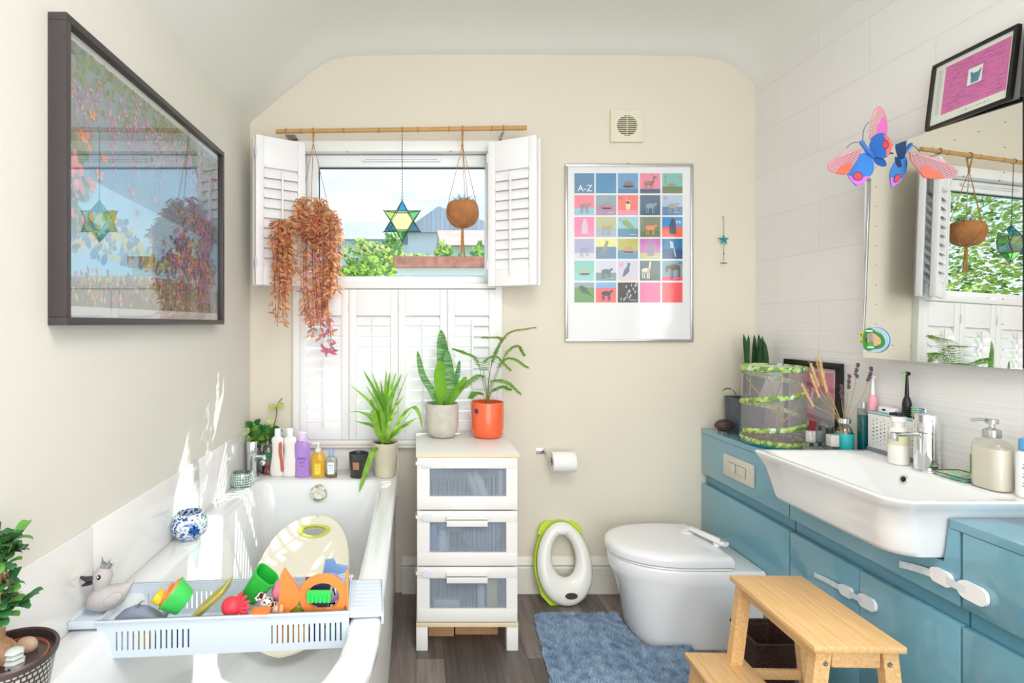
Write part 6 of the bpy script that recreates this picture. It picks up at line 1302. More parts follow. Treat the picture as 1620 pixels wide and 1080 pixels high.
# ---- pink rabbit picture leaning on the tiles
t = thing('rabbit_picture', 'black-framed pink picture of a white rabbit in a red skirt, leaning on the tiles', 'picture', (1.5665, 2.183, CZ+.001), rot=(0, R(.8), 0)); M = on_right(0, .157, 0); W, H = .314, .335
fb = mat('frame_black', '#1d1a1a', .35); f_ = .024
MB().box(0, W, 0, f_, -.006, .008, bev=.001, M=M).box(0, W, H-f_, H, -.006, .008, bev=.001, M=M).box(0, f_, f_, H-f_, -.006, .008, M=M).box(W-f_, W, f_, H-f_, -.006, .008, M=M).put('frame', fb, t)
pal = ['#f0cfdc']; m = MB(); m.box(f_-.001, W-f_+.001, f_-.001, H-f_+.001, -.005, .001, 0, M=M); lay = [.0012]
def shq(pts, c): lay[0] += .000006; m.flat(pts, pc(c), M @ TR(0, 0, lay[0]))
i0, i1 = f_+.016, W-f_-.016
shq([(i0, .17), (i1, .17), (i1, H-f_-.016), (i0, H-f_-.016)], '#ea7fa4'); shq([(i0, f_+.012), (i1, f_+.012), (i1, .19), (.22, .215), (.14, .18), (i0, .20)], '#b5b3bd'); shq(ellipse(.215, .262, .018, .014, 16), '#f6e6c4'); shq(ellipse(.205, .250, .030, .024, 16), '#f09ab0')
shq(ellipse(.150, .165, .022, .026, 20), '#f2dfe6'); shq([(.137, .18), (.130, .225), (.140, .232), (.150, .185)], '#f2dfe6'); shq([(.152, .185), (.164, .235), (.174, .226), (.164, .178)], '#f2dfe6'); shq([(.128, .145), (.172, .145), (.192, .10), (.108, .10)], '#f2a9bf'); shq([(.108, .10), (.192, .10), (.184, .055), (.116, .055)], '#e2456e'); shq(ellipse(.120, .050, .012, .010, 10), '#f2dfe6'); shq([(.12, .055), (.135, .055), (.133, .042), (.122, .042)], '#f2dfe6'); shq([(.16, .055), (.178, .055), (.176, .042), (.162, .042)], '#f2dfe6'); shq(ellipse(.225, .085, .018, .028, 14), '#d9c9d2')
for x in (.141, .156): shq(ellipse(x, .168, .0025, .0035, 8), '#3a3036')
m.put('print', [mat('poster_'+c[1:], c, .6) for c in pal], t, recalc=False); MB().box(f_-.001, W-f_+.001, f_-.001, H-f_+.001, .0045, .0055, M=M).put('glazing', clear('picture_glass', '#ffffff', .05, 1, .12, edge=.10), t)
# ---- small bottles behind the basin
gl = clear('clear_glass', '#f6fbfa', .12, .95)
def perf_(lab, x, y, w_, h_, liq, capc, caph, capw, metal=0, name='perfume_bottle'):
    t = thing(name, lab, 'perfume bottle', (x, y, CZ), group='perfume bottles between the cage and the basin')
    MB().box(-w_, w_, -w_*.7, w_*.7, 0, h_, bev=.003).put('bottle', gl, t); MB().box(-w_+.003, w_-.003, -w_*.7+.003, w_*.7-.003, .003, h_*.7, bev=.002).put('liquid', mat('perf_'+liq[1:], liq, .1, trans=.6), t); MB().box(-capw, capw, -capw, capw, h_, h_+caph, bev=.002, seg=3).put('cap', mat('cap_'+capc[1:], capc, .2, metal), t)
perf_('squarish perfume bottle with a silver cap right beside the butterfly cage', 1.408, 1.962, .020, .062, '#e8e2c4', '#d9d6d2', .040, .011, .5)
perf_('clear perfume bottle with a dark-banded cap, second from the butterfly cage', 1.450, 1.975, .016, .060, '#e6e9ef', '#7d8088', .040, .011, .3)
perf_('perfume bottle with a chunky cloudy cap, third from the butterfly cage', 1.462, 1.930, .016, .055, '#efe9e0', '#d6d0cc', .040, .014)
perf_('small white bottle with a gold cap left of the turquoise diffuser', 1.506, 1.950, .0135, .062, '#f4f4f0', '#d8a445', .042, .011, .7)
t = thing('tealight_glass', 'small clear glass tealight holder in front of the rabbit picture', 'tealight holder', (1.538, 2.055, CZ)); MB().lathe([(.018, 0), (.024, .004), (.025, .045), (.027, .072), (.029, .100), (.027, .100), (.022, .045), (.020, .01), (.001, .008)], n=28).put('glass', gl, t); MB().lathe([(.018, .010), (.018, .022), (.001, .0225)], n=20).put('candle', mat('wax_white', '#efeae0', .5, sss=.2), t)
t = thing('reed_diffuser', 'round glass bottle with turquoise label holding dried wheat and lavender', 'diffuser', (1.512, 1.940, CZ)); 
MB().lathe([(.020, 0), (.026, .004), (.027, .04), (.027, .095), (.020, .118), (.012, .126), (.012, .132)], n=28).put('bottle', gl, t); MB().lathe([(.0272, .045), (.0276, .046), (.0276, .098), (.0272, .099)], n=28, cap0=False, cap1=False).put('label', mat('label_turquoise', '#2fb3b6', .4), t)
MB().lathe([(.015, .132), (.019, .134), (.019, .150), (.015, .152), (.013, .152), (.013, .134)], n=20).put('neck_ring', chrome, t)
wh = mat('dried_wheat', '#d6b584', .85, var=.2, vs=60); lv = mat('dried_lavender', '#6f5262', .85, var=.2, vs=60); rnd = random.Random(6)
for i, (dx, dy, hz_, kind) in enumerate(((-.075, .06, .335, 'w'), (-.055, .05, .37, 'w'), (-.090, .04, .30, 'w'), (-.060, .03, .32, 'w'), (-.10, .07, .26, 'w'), (-.045, .07, .34, 'w'), (.0, -.02, .305, 'l'), (.015, -.04, .345, 'l'), (.004, .02, .265, 'l'), (.030, -.08, .335, 'l'))):
    c = smooth_curve([(0, 0, .04), (dx*.2, dy*.2, .15), (dx*.7, dy*.7, hz_*.72), (dx, dy, hz_)], 6); s_ = MB().tube(c, .0011, 5).put('dried_stem', mat('straw', '#b59a63', .8), t); m = MB(); d = (c[-1]-c[-4]).normalized(); L_ = .085 if kind == 'w' else .05
    for k in range(11 if kind == 'w' else 12):
        q = c[-1]-d*L_*(k/11)
        if kind == 'w': 
            m.ell(q, (.0040, .0040, .008), n=6, k=5, rot=(rnd.uniform(-.5, .5), rnd.uniform(-.5, .5), 0)); m.tube([q, q+d*.035+Vector((rnd.uniform(-.012, .012), rnd.uniform(-.012, .012), 0))], [.0006, .0002], 3)
        elif k % 4 != 3: m.ell(q+Vector((rnd.uniform(-.002, .002), rnd.uniform(-.002, .002), 0)), (.0058, .0058, .0042), n=6, k=5)
    m.put('seed_head', wh if kind == 'w' else lv, t)
t = thing('mouthwash_bottle', 'tall slim bottle of teal liquid left of the toothbrush holder', 'bottle', (1.561, 1.917, CZ))
MB().box(-.014, .014, -.015, .015, 0, .190, bev=.004).put('bottle', gl, t); MB().box(-.012, .012, -.013, .013, .003, .165, bev=.003).put('liquid', mat('teal_liquid', '#1f9aa0', .1, trans=.4), t); MB().lathe([(.008, .190), (.008, .212), (.001, .2125)], n=16).put('cap', mat('cap_silver', '#d9dcdf', .25, .6), t)
# ---- toothbrush holder
t = thing('toothbrush_organiser', 'white perforated toothbrush organiser with an aqua top behind the tap', 'toothbrush holder', (1.560, 1.745, DZ)); M = on_right(1.5475, 1.885, DZ)
MB().box(0, .236, .006, .128, -.026, 0, bev=.004, M=M).put('body', gloss_white, t, w_=True); MB().box(-.002, .238, 0, .014, -.027, .0015, bev=.002, M=M).put('base', mat('base_grey', '#8f8f98', .4), t, w_=True, label='grey base strip'); MB().box(-.001, .237, .1285, .136, -.027, .001, bev=.002, M=M).put('top_tray', mat('aqua_plastic', '#a9dbe0', .3), t, w_=True, label='pale aqua top')
m = MB()
for i in range(13):
    for j in range(7):
        r = .0026-.0003*abs(j-3)-.00005*i
        m.lathe([(.0002, 0), (r, 0)], n=8, M=M @ TR(.025+i*.0145, .030+j*.0125+(.006 if i % 2 else 0), .0004), cap1=True)
m.put('perforations', mat('hole_grey', '#55545c', .7), t, w_=True)
def ebrush(lab, x, y, z0, h, handle, neck, grip, bristle, face=(-1, 0)):
    t = thing('electric_toothbrush', lab, 'toothbrush', (x, y, z0)); hb = h*.42
    MB().lathe([(.011, 0), (.0125, .003), (.0125, hb*.7), (.0085, hb), (.006, hb+.004)], n=20).put('handle', mat('brush_'+handle[1:], handle, .3), t); MB().tube(smooth_curve([(0, 0, hb+.004), (0, 0, h*.75), (0, 0, h*.95)], 4), [.0058, .0056, .0052, .0048, .0044, .004, .0038, .0036, .0036], 12).put('neck', mat('brush_'+neck[1:], neck, .3), t)
    hd = MB().tube([(.006, 0, h*.965), (-.006, 0, h*.965)], .0065, 14).put('head', mat('brush_'+neck[1:], neck, .3), t); m = MB()
    for a in range(7): q = 2*pi*a/7; m.tube([(-.006, .0042*cos(q), h*.965+.0042*sin(q)), (-.015, .0042*cos(q), h*.965+.0042*sin(q))], .0016, 5)
    m.put('bristles', mat('brush_'+bristle[1:], bristle, .6), hd)
ebrush('pink and white electric toothbrush on the left of the aqua-topped organiser', 1.560, 1.878, DZ+.137, .118, '#f4a9b8', '#f2f1f4', '', '#9fb59a')
ebrush('black electric toothbrush standing behind the white pump bottle', 1.558, 1.745, DZ+.137, .142, '#1c1c1e', '#1c1c1e', '', '#b5e69a')
for i, (lab, y, c1, c2) in enumerate((('small green brush head sticking out behind the chrome tap', 1.712, '#8fd6a0', '#7fd08a'), ('blue and green bristled toothbrush right behind the chrome tap', 1.688, '#2f6fd0', '#2fc08a'))):
    t = thing('toothbrush', lab, 'toothbrush', (1.560, y, DZ+.10)); MB().box(-.003, .003, -.005, .005, 0, .072, bev=.002).put('handle', mat('brush_white', '#f0f2f4', .3), t); m = MB()
    for a in range(3):
        for b in range(5): m.tube([(-.003, -.004+a*.004, .046+b*.006), (-.014, -.0045+a*.0045, .046+b*.0065)], .0017, 5, (a+b) % 2)
    m.put('bristles', [mat('brush_'+c1[1:], c1, .5), mat('brush_'+c2[1:], c2, .5)], t)
t = thing('toothpaste_tube', 'white toothpaste tube with a black mark lying on the organiser', 'toothpaste', (1.558, 1.815, DZ+.137)); MB().box(-.012, .012, -.035, .028, 0, .020, bev=.006, seg=3).put('tube', mat('tube_white', '#f3f2f5', .3), t); MB().box(-.0128, -.0121, -.004, .008, .008, .014).put('mark', black, t)
# ---- white pump bottle in front of the organiser, soap bottle, white bottle, dish
t = thing('pump_bottle', 'cream pump dispenser bottle between the washbasin and the organiser', 'bottle', (1.492, 1.700, DZ)); cb = mat('cream_bottle', '#f4f2ea', .25, coat=.2)
MB().lathe([(.024, 0), (.0265, .003), (.0265, .095), (.022, .110), (.014, .114), (.0155, .118), (.0155, .128), (.020, .131), (.020, .146), (.001, .148)], n=32).put('bottle', cb, t); MB().lathe([(.0268, .060), (.0271, .061), (.0271, .092), (.0268, .093)], n=32, cap0=False, cap1=False).put('label', mat('label_straw', '#dcd9b4', .5), t, label='straw-coloured label band')
MB().lathe([(.006, .148), (.013, .150), (.013, .158), (.001, .159)], n=16).tube([(0, 0, .154), (-.026, 0, .154)], .005, 8).put('pump_head', mat('pump_black', '#1e1e20', .35), t)
t = thing('soap_dispenser', 'large clear bottle of hand soap with a transparent pump, right of the tap', 'bottle', (1.508, 1.440, DZ)); t.scale = (1, 1, .9); cl = clear('soap_plastic', '#fdfcf8', .06, 1, edge=.2)
rr_ = lambda s_, z, sx_=.026, sy_=.043: [(x, y, z) for x, y in roundrect(-sx_*s_, sx_*s_, -sy_*s_, sy_*s_, .022*s_, 6)]
MB().loft([rr_(.9, 0), rr_(.98, .003), rr_(1, .012), rr_(1, .118), rr_(.93, .132), rr_(.74, .142), rr_(.48, .147), rr_(.48, .152)]).put('bottle', cl, t, sharp=60); MB().loft([rr_(.88, .004), rr_(.95, .012), rr_(.95, .112), rr_(.9, .120)]).put('liquid', gauze('soap_liquid', '#f4f0e4', .72, .2), t)
MB().lathe([(.017, .150), (.0185, .152), (.0185, .172), (.012, .175), (.006, .178), (.006, .188), (.013, .190), (.013, .203), (.001, .204)], n=28).tube([(0, 0, .199), (-.02, .012, .200), (-.034, .020, .196)], .0045, 8).put('pump_head', clear('clear_cap', '#f0f0f0', .25, .9), t)
MB().box(-.014, .014, .0431, .0436, .030, .090).put('label', mat('label_leaf_green', '#7fb83a', .5), t, label='green label')
t = thing('lotion_bottle', 'white bottle with a blue cap at the right edge beside the clear soap bottle', 'bottle', (1.530, 1.365, DZ))
MB().lathe([(.026, 0), (.029, .003), (.029, .108), (.025, .114), (.022, .116)], n=32).put('bottle', mat('bottle_pure_white', '#f6f6f6', .3), t); MB().lathe([(.024, .117), (.024, .140), (.021, .146), (.010, .148), (.001, .1485)], n=28).put('cap', mat('cap_sky_blue', '#5fa8dc', .35), t, label='blue cap'); MB().lathe([(.004, .1485), (.004, .156), (.001, .157)], n=10).put('nozzle', white, t)
m = MB()
for k in range(9): m.box(-.012+.0015*(k % 3), .012-.002*(k % 2), -.0002, .0, .030+k*.0075, .0325+k*.0075, M=Matrix.Rotation(R(-58), 4, 'Z') @ TR(0, -.0292, 0))
m.put('print_lines', mat('print_grey', '#7a7c80', .6), t)
t = thing('soap_dish', 'folded green and gold patterned tray between the tap and the soap bottle', 'tray', (1.520, 1.532, DZ), 0)
def dishm():
    m = mat('dish_pattern', '#6fc0a8', .25, coat=.4); tt = m.node_tree; b = tt.nodes['Principled BSDF']; co = N(tt, 'ShaderNodeTexCoord'); v = N(tt, 'ShaderNodeTexNoise'); v.inputs['Scale'].default_value = 28; r = N(tt, 'ShaderNodeValToRGB'); e = r.color_ramp.elements; r.color_ramp.interpolation = 'CONSTANT'
    e[0].color = C('#5fb8a4'); e[1].position = .48; e[1].color = C('#d8c890'); q = e.new(.56); q.color = C('#8fd0bc'); tt.links.new(co.outputs['Object'], v.inputs[0]); tt.links.new(v.outputs[0], r.inputs[0]); tt.links.new(r.outputs[0], b.inputs['Base Color']); return m
MB().loft([[(x, y, z) for x, y in roundrect(-.040*s_, .040*s_, -.048*s_, .048*s_, .008)] for s_, z in ((.7, 0), (.72, .001), (1, .011), (1.0, .013), (.72, .004))]).put('dish', dishm(), t, sharp=50)
MB().tube([(x*1.0, y*1.0, .0128) for x, y in roundrect(-.040, .040, -.048, .048, .008)]+[(.040, .040, .0128)], .0016, 6).put('gold_rim', mat('dark_gold', '#5d4a22', .35, .5), t)
t = thing('small_dish', 'shallow white dish at the near edge of the teal worktop', 'dish', (1.440, 1.215, .7662)); MB().lathe([(.03, 0), (.05, .006), (.052, .009), (.049, .009), (.03, .003), (.001, .003)], n=32).put('dish', ceramic, t)

# ================================================================ MIRROR CABINET
th, ph = R(5.0), R(1.2); nrm = Vector((-cos(th)*cos(ph), -sin(th)*cos(ph), sin(ph))); m0 = Vector((1.548, 1.403, 1.49)); eye = Vector((0, 0, 1.25))
def onm(px, py, off=0):
    d = Vector(((px-658)/F, 1, -(py-512)/F)); q = (m0+nrm*off-eye).dot(nrm)/d.dot(nrm); return eye+d*q
TL, BL, TR_, BR = onm(1368.5, 247), onm(1365.2, 565.2), onm(1617.6, 151.3), onm(1617.6, 584.6)
t = thing('mirror_cabinet', 'wide frameless mirror cabinet on the tiled wall above the washbasin', 'mirror', tuple((TL+BL)/2))
mir = mat('mirror_silver', '#eef0ee', .004, 1)
def slab_(c, th_, m):
    v = [p for p in c]+[p-nrm*th_ for p in c]; m.add(v, [(0, 1, 2, 3), (7, 6, 5, 4), (0, 4, 5, 1), (1, 5, 6, 2), (2, 6, 7, 3), (3, 7, 4, 0)]); return m
slab_([TL, TR_, BR, BL], .004, MB()).put('mirror_door', mir, t, w_=True, sharp=10)
ux = (BR-BL).normalized(); TR2, BR2 = TR_+(TR_-TL).normalized()*.12, BR+ux*.12; g_ = .004
slab_([TR_+(TR_-TL).normalized()*g_, TR2, BR2, BR+ux*g_], .004, MB()).put('mirror_door', mir, t, w_=True, sharp=10)
def back(c): return [Vector((XR-.002, p.y, p.z)) for p in c]
m = MB(); c = [TL-nrm*.006+ux*.004-Vector((0, 0, .003)), TR2-nrm*.006-Vector((0, 0, .003)), BR2-nrm*.006+Vector((0, 0, .003)), BL-nrm*.006+ux*.004+Vector((0, 0, .003))]; m.add(c+back(c), [(0, 1, 2, 3), (7, 6, 5, 4), (0, 4, 5, 1), (1, 5, 6, 2), (2, 6, 7, 3), (3, 7, 4, 0)]); m.put('cabinet_body', mat('cabinet_dark_edge', '#5c5a5a', .4), t, w_=True, sharp=10)
dm = None
for px_, py_ in [(1385.5, 264+31.1*k) for k in range(9)]+[(1443, 245), (1475, 233), (1510, 221), (1548, 208), (1590, 193), (1589, 233), (1588, 273), (1588, 313), (1587, 353), (1587, 393), (1587, 433), (1586, 473), (1586, 513), (1412, 546), (1440.5, 547), (1472, 548.6), (1507, 550), (1545, 551.5), (1586, 553)]:
    p = onm(px_, py_, .0005)
    if dm is None: dm = MB().ell((0, 0, 0), (.0016, .0016, .0016), n=8, k=6).put('dot', mat('dot_grey', '#77787a', .5), t); o = dm
    else: o = dm.copy(); COL.objects.link(o); o.parent = t
    o.location = p-Vector(t.location)
# ---- pink print on top of the mirror
zb_ = 1.822; t = thing('small_picture', 'small black-framed magenta print standing on top of the mirror cabinet', 'picture', (1.5385, 1.53, zb_+.004), rot=(R(0), R(7), 0)); M = on_right(0, .122, 0); W, H = .236, .198
MB().box(0, W, 0, .009, 0, .012, bev=.001, M=M).box(0, W, H-.009, H, 0, .012, bev=.001, M=M).box(0, .009, .009, H-.009, 0, .012, M=M).box(W-.009, W, .009, H-.009, 0, .012, M=M).put('frame', fb, t)
pal = ['#e9efe4']; m = MB(); m.box(.008, W-.008, .008, H-.008, .001, .005, 0, M=M); lay = [.0052]
shq([(.040, .034), (.218, .034), (.218, H-.022), (.040, H-.022)], '#dc5fae'); rnd = random.Random(15)
for _ in range(330):
    x, z = rnd.uniform(.044, .200), rnd.uniform(.038, H-.026); L_ = rnd.uniform(.004, .016); shq([(x, z), (x+L_, z+.0005), (x+L_, z+.0011), (x, z+.0006)], rnd.choice(['#6b2a66', '#8f3a80', '#54215a']))
shq([(.112, .088), (.152, .088), (.152, .135), (.112, .135)], '#eef2ee'); shq([(.122, .092), (.143, .092), (.147, .112), (.150, .127), (.140, .119), (.128, .119), (.118, .127), (.121, .110)], '#2c7f9a'); shq(ellipse(.128, .111, .0015, .002, 6), '#12303c'); shq(ellipse(.139, .111, .0015, .002, 6), '#12303c')
for k in range(26): z = .040+k*.0052; shq([(.022, z), (.022+rnd.uniform(.006, .014), z), (.022+.010, z+.001), (.022, z+.001)], '#5a6670')
for k in range(9): x = .095+k*.010; shq([(x, .022), (x+rnd.uniform(.003, .008), .022+rnd.uniform(-.002, .004)), (x+.006, .0235), (x, .023)], '#444a50')
m.put('print', [mat('poster_'+c[1:], c, .6) for c in pal], t, recalc=False); MB().box(.008, W-.008, .008, H-.008, .0085, .0095, M=M).put('glazing', clear('picture_glass', '#ffffff', .05, 1, .12, edge=.10), t)
t = thing('dark_frame', 'dark edge of another frame at the right end of the mirror cabinet top', 'picture frame', (1.548, 1.33, 1.828), rot=(0, R(4), 0)); MB().box(-.012, .012, -.07, .07, 0, .20, bev=.002).put('frame', mat('frame_ink', '#23262e', .4), t); MB().box(-.0125, -.0121, -.058, .058, .012, .188).put('print', mat('print_dark', '#30343e', .4), t)

# ================================================================ PAPER BUTTERFLY AND CROCODILE BADGE
Yb = 1.785; ctr = Vector(atY(1380, 235, Yb)); t = thing('butterfly_decoration', 'blue and coral cardboard butterfly perched on the top left corner of the mirror', 'wall decoration', tuple(ctr))
def w3(pts, kx, kz, y0=0, th_=.0016, sc_=3.6, ox=1180, oy=150):
    out = []
    for a, b in pts:     # where the sight line of the outline meets the wing's own tilted plane
        d = Vector(((ox+a/sc_-658)/F, 1, -(oy+b/sc_-512)/F)); nv = Vector((-kx, 1, -kz)); p = eye+d*((ctr+Vector((0, y0, 0))-eye).dot(nv)/d.dot(nv)); out.append(tuple(p-ctr))
    return out
def plate(name, pts, col, kx, kz, y0=0, th_=.0016, back=None):
    f3 = w3(pts, kx, kz, y0); n = len(f3); m = MB(); m.add(f3+[(x, y+th_, z) for x, y, z in f3], [tuple(range(n)), tuple(range(n, 2*n))[::-1]]+[(i, (i+1) % n, n+(i+1) % n, n+i) for i in range(n)]); return m.put(name, mat('card_'+col[1:], col, .5), t, sharp=20)
def dense(pts): return [(p.x, p.y) for p in smooth_curve([(a, b, 0) for a, b in pts]+[(pts[0][0], pts[0][1], 0)], 4)][:-1]
UW = dense([(705, 255), (708, 190), (725, 110), (750, 68), (780, 80), (800, 130), (806, 190), (795, 235), (755, 245)])
LW = dense([(655, 310), (600, 320), (530, 345), (480, 380), (465, 405), (480, 435), (530, 452), (580, 450), (600, 420), (640, 360)])
def inset(p, q): cx_ = sum(a for a, b in p)/len(p); cy_ = sum(b for a, b in p)/len(p); return [(cx_+(a-cx_)*q, cy_+(b-cy_)*q) for a, b in p]
def lines(name, poly, ang, step, col, kx, kz, y0):
    """thin printed hatching clipped to the wing"""
    m = MB(); ca, sa = cos(ang), sin(ang); rot_ = [(a*ca+b*sa, -a*sa+b*ca) for a, b in poly]; lo, hi = min(b for a, b in rot_), max(b for a, b in rot_); y = lo+step
    while y < hi:
        xs_ = []
        for i in range(len(rot_)):
            (a0, b0), (a1, b1) = rot_[i], rot_[(i+1) % len(rot_)]
            if (b0-y)*(b1-y) < 0: xs_.append(a0+(a1-a0)*(y-b0)/(b1-b0))
        xs_.sort()
        for i in range(0, len(xs_)-1, 2):
            q = [(xs_[i], y), (xs_[i+1], y), (xs_[i+1], y+step*.4), (xs_[i], y+step*.4)]; p = w3([(a*ca-b*sa, a*sa+b*ca) for a, b in q], kx, kz, y0); m.add(p, [(0, 1, 2, 3)])
        y += step
    m.put(name, mat('card_'+col[1:], col, .5), t, recalc=False)
plate('upper_wing', UW, '#e8786a', -1.3, .15, .006, .0012); plate('wing_field', inset(UW, .93), '#e6c3c8', -1.3, .15, .0054, .0004); lines('wing_hatching', inset(UW, .91), -1.15, 8, '#a9525c', -1.3, .15, .0050); plate('wing_patch', dense([(752, 232), (745, 190), (765, 150), (790, 122), (802, 160), (804, 200), (795, 232)]), '#e070c4', -1.3, .15, .0046, .0003)
plate('upper_wing', LW, '#e0707a', .35, -.1, .006, .0012); plate('wing_field', inset(LW, .95), '#e9bcc4', .35, -.1, .0054, .0004); lines('wing_hatching', inset(LW, .92), -.35, 8, '#a9525c', .35, -.1, .0050); plate('wing_patch', dense([(512, 444), (540, 408), (580, 386), (602, 385), (598, 415), (580, 448), (540, 450)]), '#f5765c', .35, -.1, .0046, .0003)
HR = dense([(703, 290), (722, 240), (765, 217), (800, 228), (830, 272), (833, 300), (810, 350), (770, 360), (728, 340)]); HL = dense([(650, 335), (685, 330), (715, 345), (730, 400), (725, 440), (700, 470), (640, 520), (600, 490), (578, 455), (575, 420), (600, 370)])
plate('lower_wing', HR, '#2f6fc4', -2.0, .1, -.010); plate('wing_tip', [(783, 226), (805, 234), (831, 272), (834, 300), (812, 348), (800, 352), (800, 310), (815, 290), (800, 262)], '#f2766c', -2.0, .1, -.0108, .0004)
plate('lower_wing', HL, '#3583d6', -.2, -.3, -.014); plate('wing_tip', [(580, 458), (615, 468), (640, 470), (668, 466), (702, 462), (680, 492), (640, 520), (600, 490)], '#d978dc', -.2, -.3, -.0148, .0004)
for cx_, cy_, rx, ry, kx, kz, y0 in ((795, 283, 20, 27, -2.0, .1, -.0114), (638, 463, 31, 27, -.2, -.3, -.0154)):
    plate('eye_spot', ellipse(cx_, cy_, rx, ry, 24), '#5a4ea0', kx, kz, y0, .0004); plate('eye_centre', ellipse(cx_, cy_, rx*.72, ry*.74, 24), '#f0483e', kx, kz, y0-.0006, .0004)
plate('tail_wing', dense([(725, 345), (760, 352), (790, 368), (802, 400), (780, 408), (745, 395), (728, 370)]), '#2a62b0', -2.0, .1, .002)
b0 = w3([(655, 262), (672, 290), (700, 325), (735, 358)], .1, 0, -.008); MB().tube(smooth_curve(b0, 4), [.004, .0065, .007, .006, .006, .006, .0065, .007, .007, .006, .005, .004, .003], 10).put('body', mat('card_blue_body', '#3f78cc', .5), t)
for q in ([(665, 262), (668, 215), (680, 180), (702, 155)], [(650, 270), (625, 270), (600, 278), (572, 302)]): MB().tube(smooth_curve(w3(q, 0, 0, -.006), 4), .0013, 6).put('antenna', mat('card_violet', '#6a5a8e', .5), t)
pm = onm(1383, 240)-ctr; MB().tube([(.004, .002, -.012), tuple(pm*.97)], .003, 8).put('mount', mat('card_blue_body', '#3f78cc', .5), t)
# badge
p0 = onm(1383, 537.5, .0022); ex_ = (BR-BL).normalized(); 
t = thing('crocodile_badge', 'round pale blue badge with a green open-mouthed crocodile on the lower left of the mirror', 'badge', tuple(p0)); up_ = nrm.cross(ex_).normalized(); up_ = up_ if up_.z > 0 else -up_
Mb = Matrix((( ex_.x, up_.x, nrm.x, 0), (ex_.y, up_.y, nrm.y, 0), (ex_.z, up_.z, nrm.z, 0), (0, 0, 0, 1)))
kx_ = (onm(1403, 537.5)-onm(1363, 537.5)).length/40; kz_ = (onm(1383, 517)-onm(1383, 557)).length/40
def bp(name, pts, col, z, th_=.0008, lab=None): MB().prism([((a/12.0-43.5)*kx_, -(b/12.0-47.5)*kz_) for a, b in pts], th_, M=Mb @ TR(0, 0, z)).put(name, mat('badge_'+col[1:], col, .35, coat=.2), t, label=lab)
bp('disc', ellipse(525, 570, 275, 245, 40), '#a9cfee', 0, .003); bp('disc_rim', ellipse(525, 570, 262, 232, 40), '#c3dff5', .0031, .0004)
bp('head', dense([(330, 560), (345, 470), (390, 370), (470, 345), (560, 400), (680, 460), (740, 560), (735, 660), (650, 725), (540, 740), (460, 780), (370, 740), (340, 650)]), '#3f9a3e', .0036, .003, 'green crocodile head'); bp('mouth', dense([(430, 560), (450, 450), (520, 440), (620, 490), (680, 560), (675, 635), (610, 672), (520, 690), (455, 665)]), '#ecc49a', .0067, .0006); bp('mouth_lining', dense([(420, 540), (440, 450), (520, 445), (540, 560), (540, 640), (470, 600)]), '#b5a4a8', .0074, .0004)
bp('tongue', dense([(440, 630), (500, 590), (550, 620), (545, 690), (460, 690)]), '#55b84a', .0074, .0006); bp('teeth', roundrect(400, 530, 385, 420, 10), '#f2f4ee', .0075, .0008); bp('teeth', roundrect(440, 560, 695, 730, 10), '#f2f4ee', .0075, .0008)
for a, b in ((300, 470), (300, 600)): bp('eye', ellipse(a, b, 42, 48, 16), '#e3d45c', .0050, .003); bp('pupil', ellipse(a+14, b+6, 14, 18, 10), '#1d2a18', .0081, .0006)
for a, b in ((408, 540), (405, 572), (420, 604)): bp('nostril', ellipse(a, b, 14, 12, 8), '#5a1f1f', .0080, .0004)

# ================================================================ STEP STOOL AND BASKET
bw = bpy.data.materials.new('bamboo_wood'); bw.use_nodes = True
def wood(m):
    t = m.node_tree; b = t.nodes['Principled BSDF']; b.inputs['Roughness'].default_value = .38; co = N(t, 'ShaderNodeTexCoord'); mp = N(t, 'ShaderNodeMapping'); mp.inputs['Scale'].default_value = (60, 3.2, 60)
    n = N(t, 'ShaderNodeTexNoise'); n.inputs['Scale'].default_value = 2; n.inputs['Detail'].default_value = 6; r = N(t, 'ShaderNodeValToRGB'); e = r.color_ramp.elements; e[0].position = .3; e[0].color = C('#e0ab6c'); e[1].position = .7; e[1].color = C('#f2cb93')
    t.links.new(co.outputs['Object'], mp.inputs[0]); t.links.new(mp.outputs[0], n.inputs[0]); t.links.new(n.outputs[0], r.inputs[0]); t.links.new(r.outputs[0], b.inputs['Base Color'])
wood(bw)
t = thing('step_stool', 'pale bamboo two-step stool standing in front of the vanity', 'step stool', (1.04, 1.46, 0), R(-1.5))
bo = lambda n_, *a: MB().box(*a, bev=.003).put(n_, bw, t)
Y1s, Y0s = .176, -.176; 
MB().box(-.108, .104, Y0s-.008, Y1s+.006, .484, .500, bev=.003).put('top_step', bw, t)
MB().box(-.228, -.064, Y0s-.05, Y1s+.035, .234, .250, bev=.003).put('lower_step', bw, t)
def leg(x0, y0, z0, x1, y1, z1, w_=.036, d_=.024): MB().loft([[(x+a*w_/2, y+b*d_/2, z) for a, b in ((-1, -1), (1, -1), (1, 1), (-1, 1))] for x, y, z in ((x1, y1, z1), (x0, y0, z0))]).put('leg', bw, t)
for y in (Y0s+.018, Y1s-.016):
    leg(-.076, y, .4835, -.135, y, 0); leg(.076, y, .4835, .128, y, 0)
    bo('apron', -.056, .056, y-.009, y+.009, .440, .483)
    bo('cross_rail', -.098, .086, y-.007, y+.007, .205, .233)
for y in (Y0s-.026, Y1s+.010): leg(-.196, y, .2335, -.222, y, 0, .034, .024); bo('cross_rail', -.190, -.118, y-.006, y+.006, .120, .145)
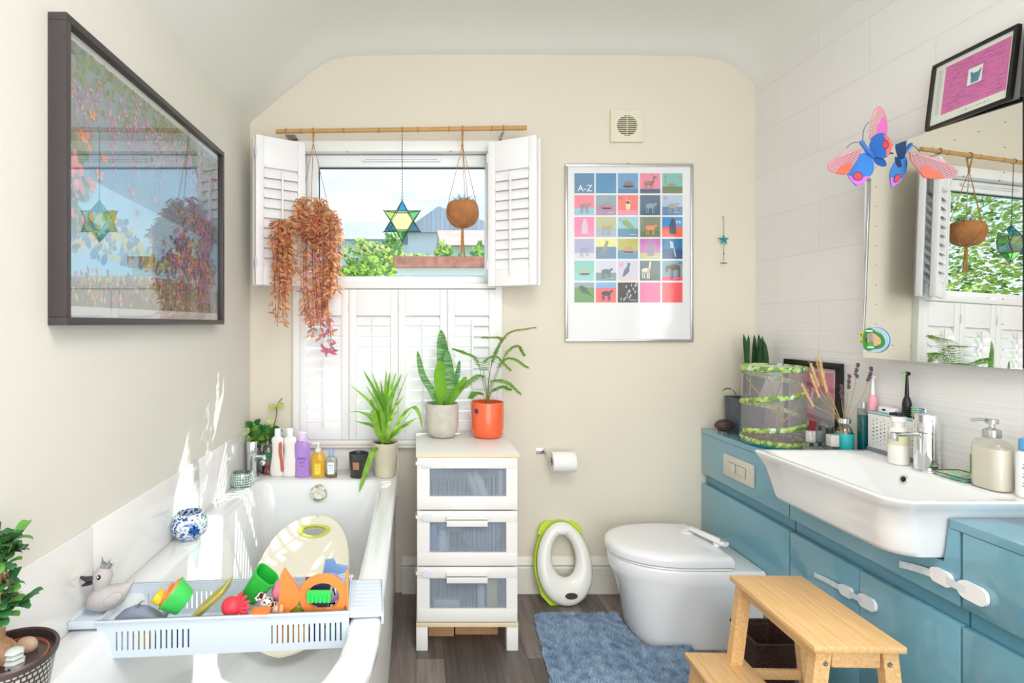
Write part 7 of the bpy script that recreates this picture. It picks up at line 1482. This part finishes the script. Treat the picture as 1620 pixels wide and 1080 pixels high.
bo('side_rail', -.088, -.072, Y0s+.031, Y1s-.029, .452, .483); bo('side_rail', .070, .086, Y0s+.031, Y1s-.029, .452, .483); bo('side_rail', .094, .108, Y0s+.031, Y1s-.029, .185, .225); bo('side_rail', -.204, -.190, Y0s-.013, Y1s-.003, .200, .233)
for x in (-.074, .074): MB().lathe([(.001, 0), (.006, 0), (.005, .002), (.0022, .0022), (.001, .001)], n=16, M=TR(x, Y0s+.0055, .452) @ Matrix.Rotation(pi/2, 4, 'X')).put('screw', steel, t)
t = thing('woven_basket', 'small dark brown woven basket on the floor behind the step stool', 'basket', (1.165, 1.845, 0)); wk = mat('dark_wicker', '#4b2f26', .6)
def weave():
    m = wk; tt = m.node_tree; b = tt.nodes['Principled BSDF']; co = N(tt, 'ShaderNodeTexCoord'); sp = N(tt, 'ShaderNodeSeparateXYZ'); ad = N(tt, 'ShaderNodeMath', operation='ADD'); cb_ = N(tt, 'ShaderNodeCombineXYZ'); br = N(tt, 'ShaderNodeTexBrick'); br.inputs['Scale'].default_value = 1; br.inputs['Brick Width'].default_value = .014; br.inputs['Row Height'].default_value = .007; br.inputs['Mortar Size'].default_value = .001; br.inputs['Color1'].default_value = C('#5a382c'); br.inputs['Color2'].default_value = C('#412720'); br.inputs['Mortar'].default_value = C('#1d120e')
    bu = N(tt, 'ShaderNodeBump'); bu.inputs['Strength'].default_value = .8; bu.inputs['Distance'].default_value = -.003; l = tt.links.new
    l(co.outputs['Object'], sp.inputs[0]); l(sp.outputs[0], ad.inputs[0]); l(sp.outputs[1], ad.inputs[1]); l(ad.outputs[0], cb_.inputs[0]); l(sp.outputs[2], cb_.inputs[1]); l(cb_.outputs[0], br.inputs[0]); l(br.outputs[0], b.inputs['Base Color']); l(br.outputs['Fac'], bu.inputs['Height']); l(bu.outputs[0], b.inputs['Normal'])
weave()
rq = lambda s_, z: [(x, y, z) for x, y in roundrect(-.068*s_, .068*s_, -.078*s_, .078*s_, .008)]
MB().loft([rq(.82, 0), rq(1, .215), rq(.94, .215), rq(.76, .010)]).put('body', wk, t, sharp=50); MB().tube([(x*1.0, y*1.0, .216) for x, y in roundrect(-.067, .067, -.077, .077, .008)]+[(.067, .069, .216)], .005, 8).put('rim', wk, t)
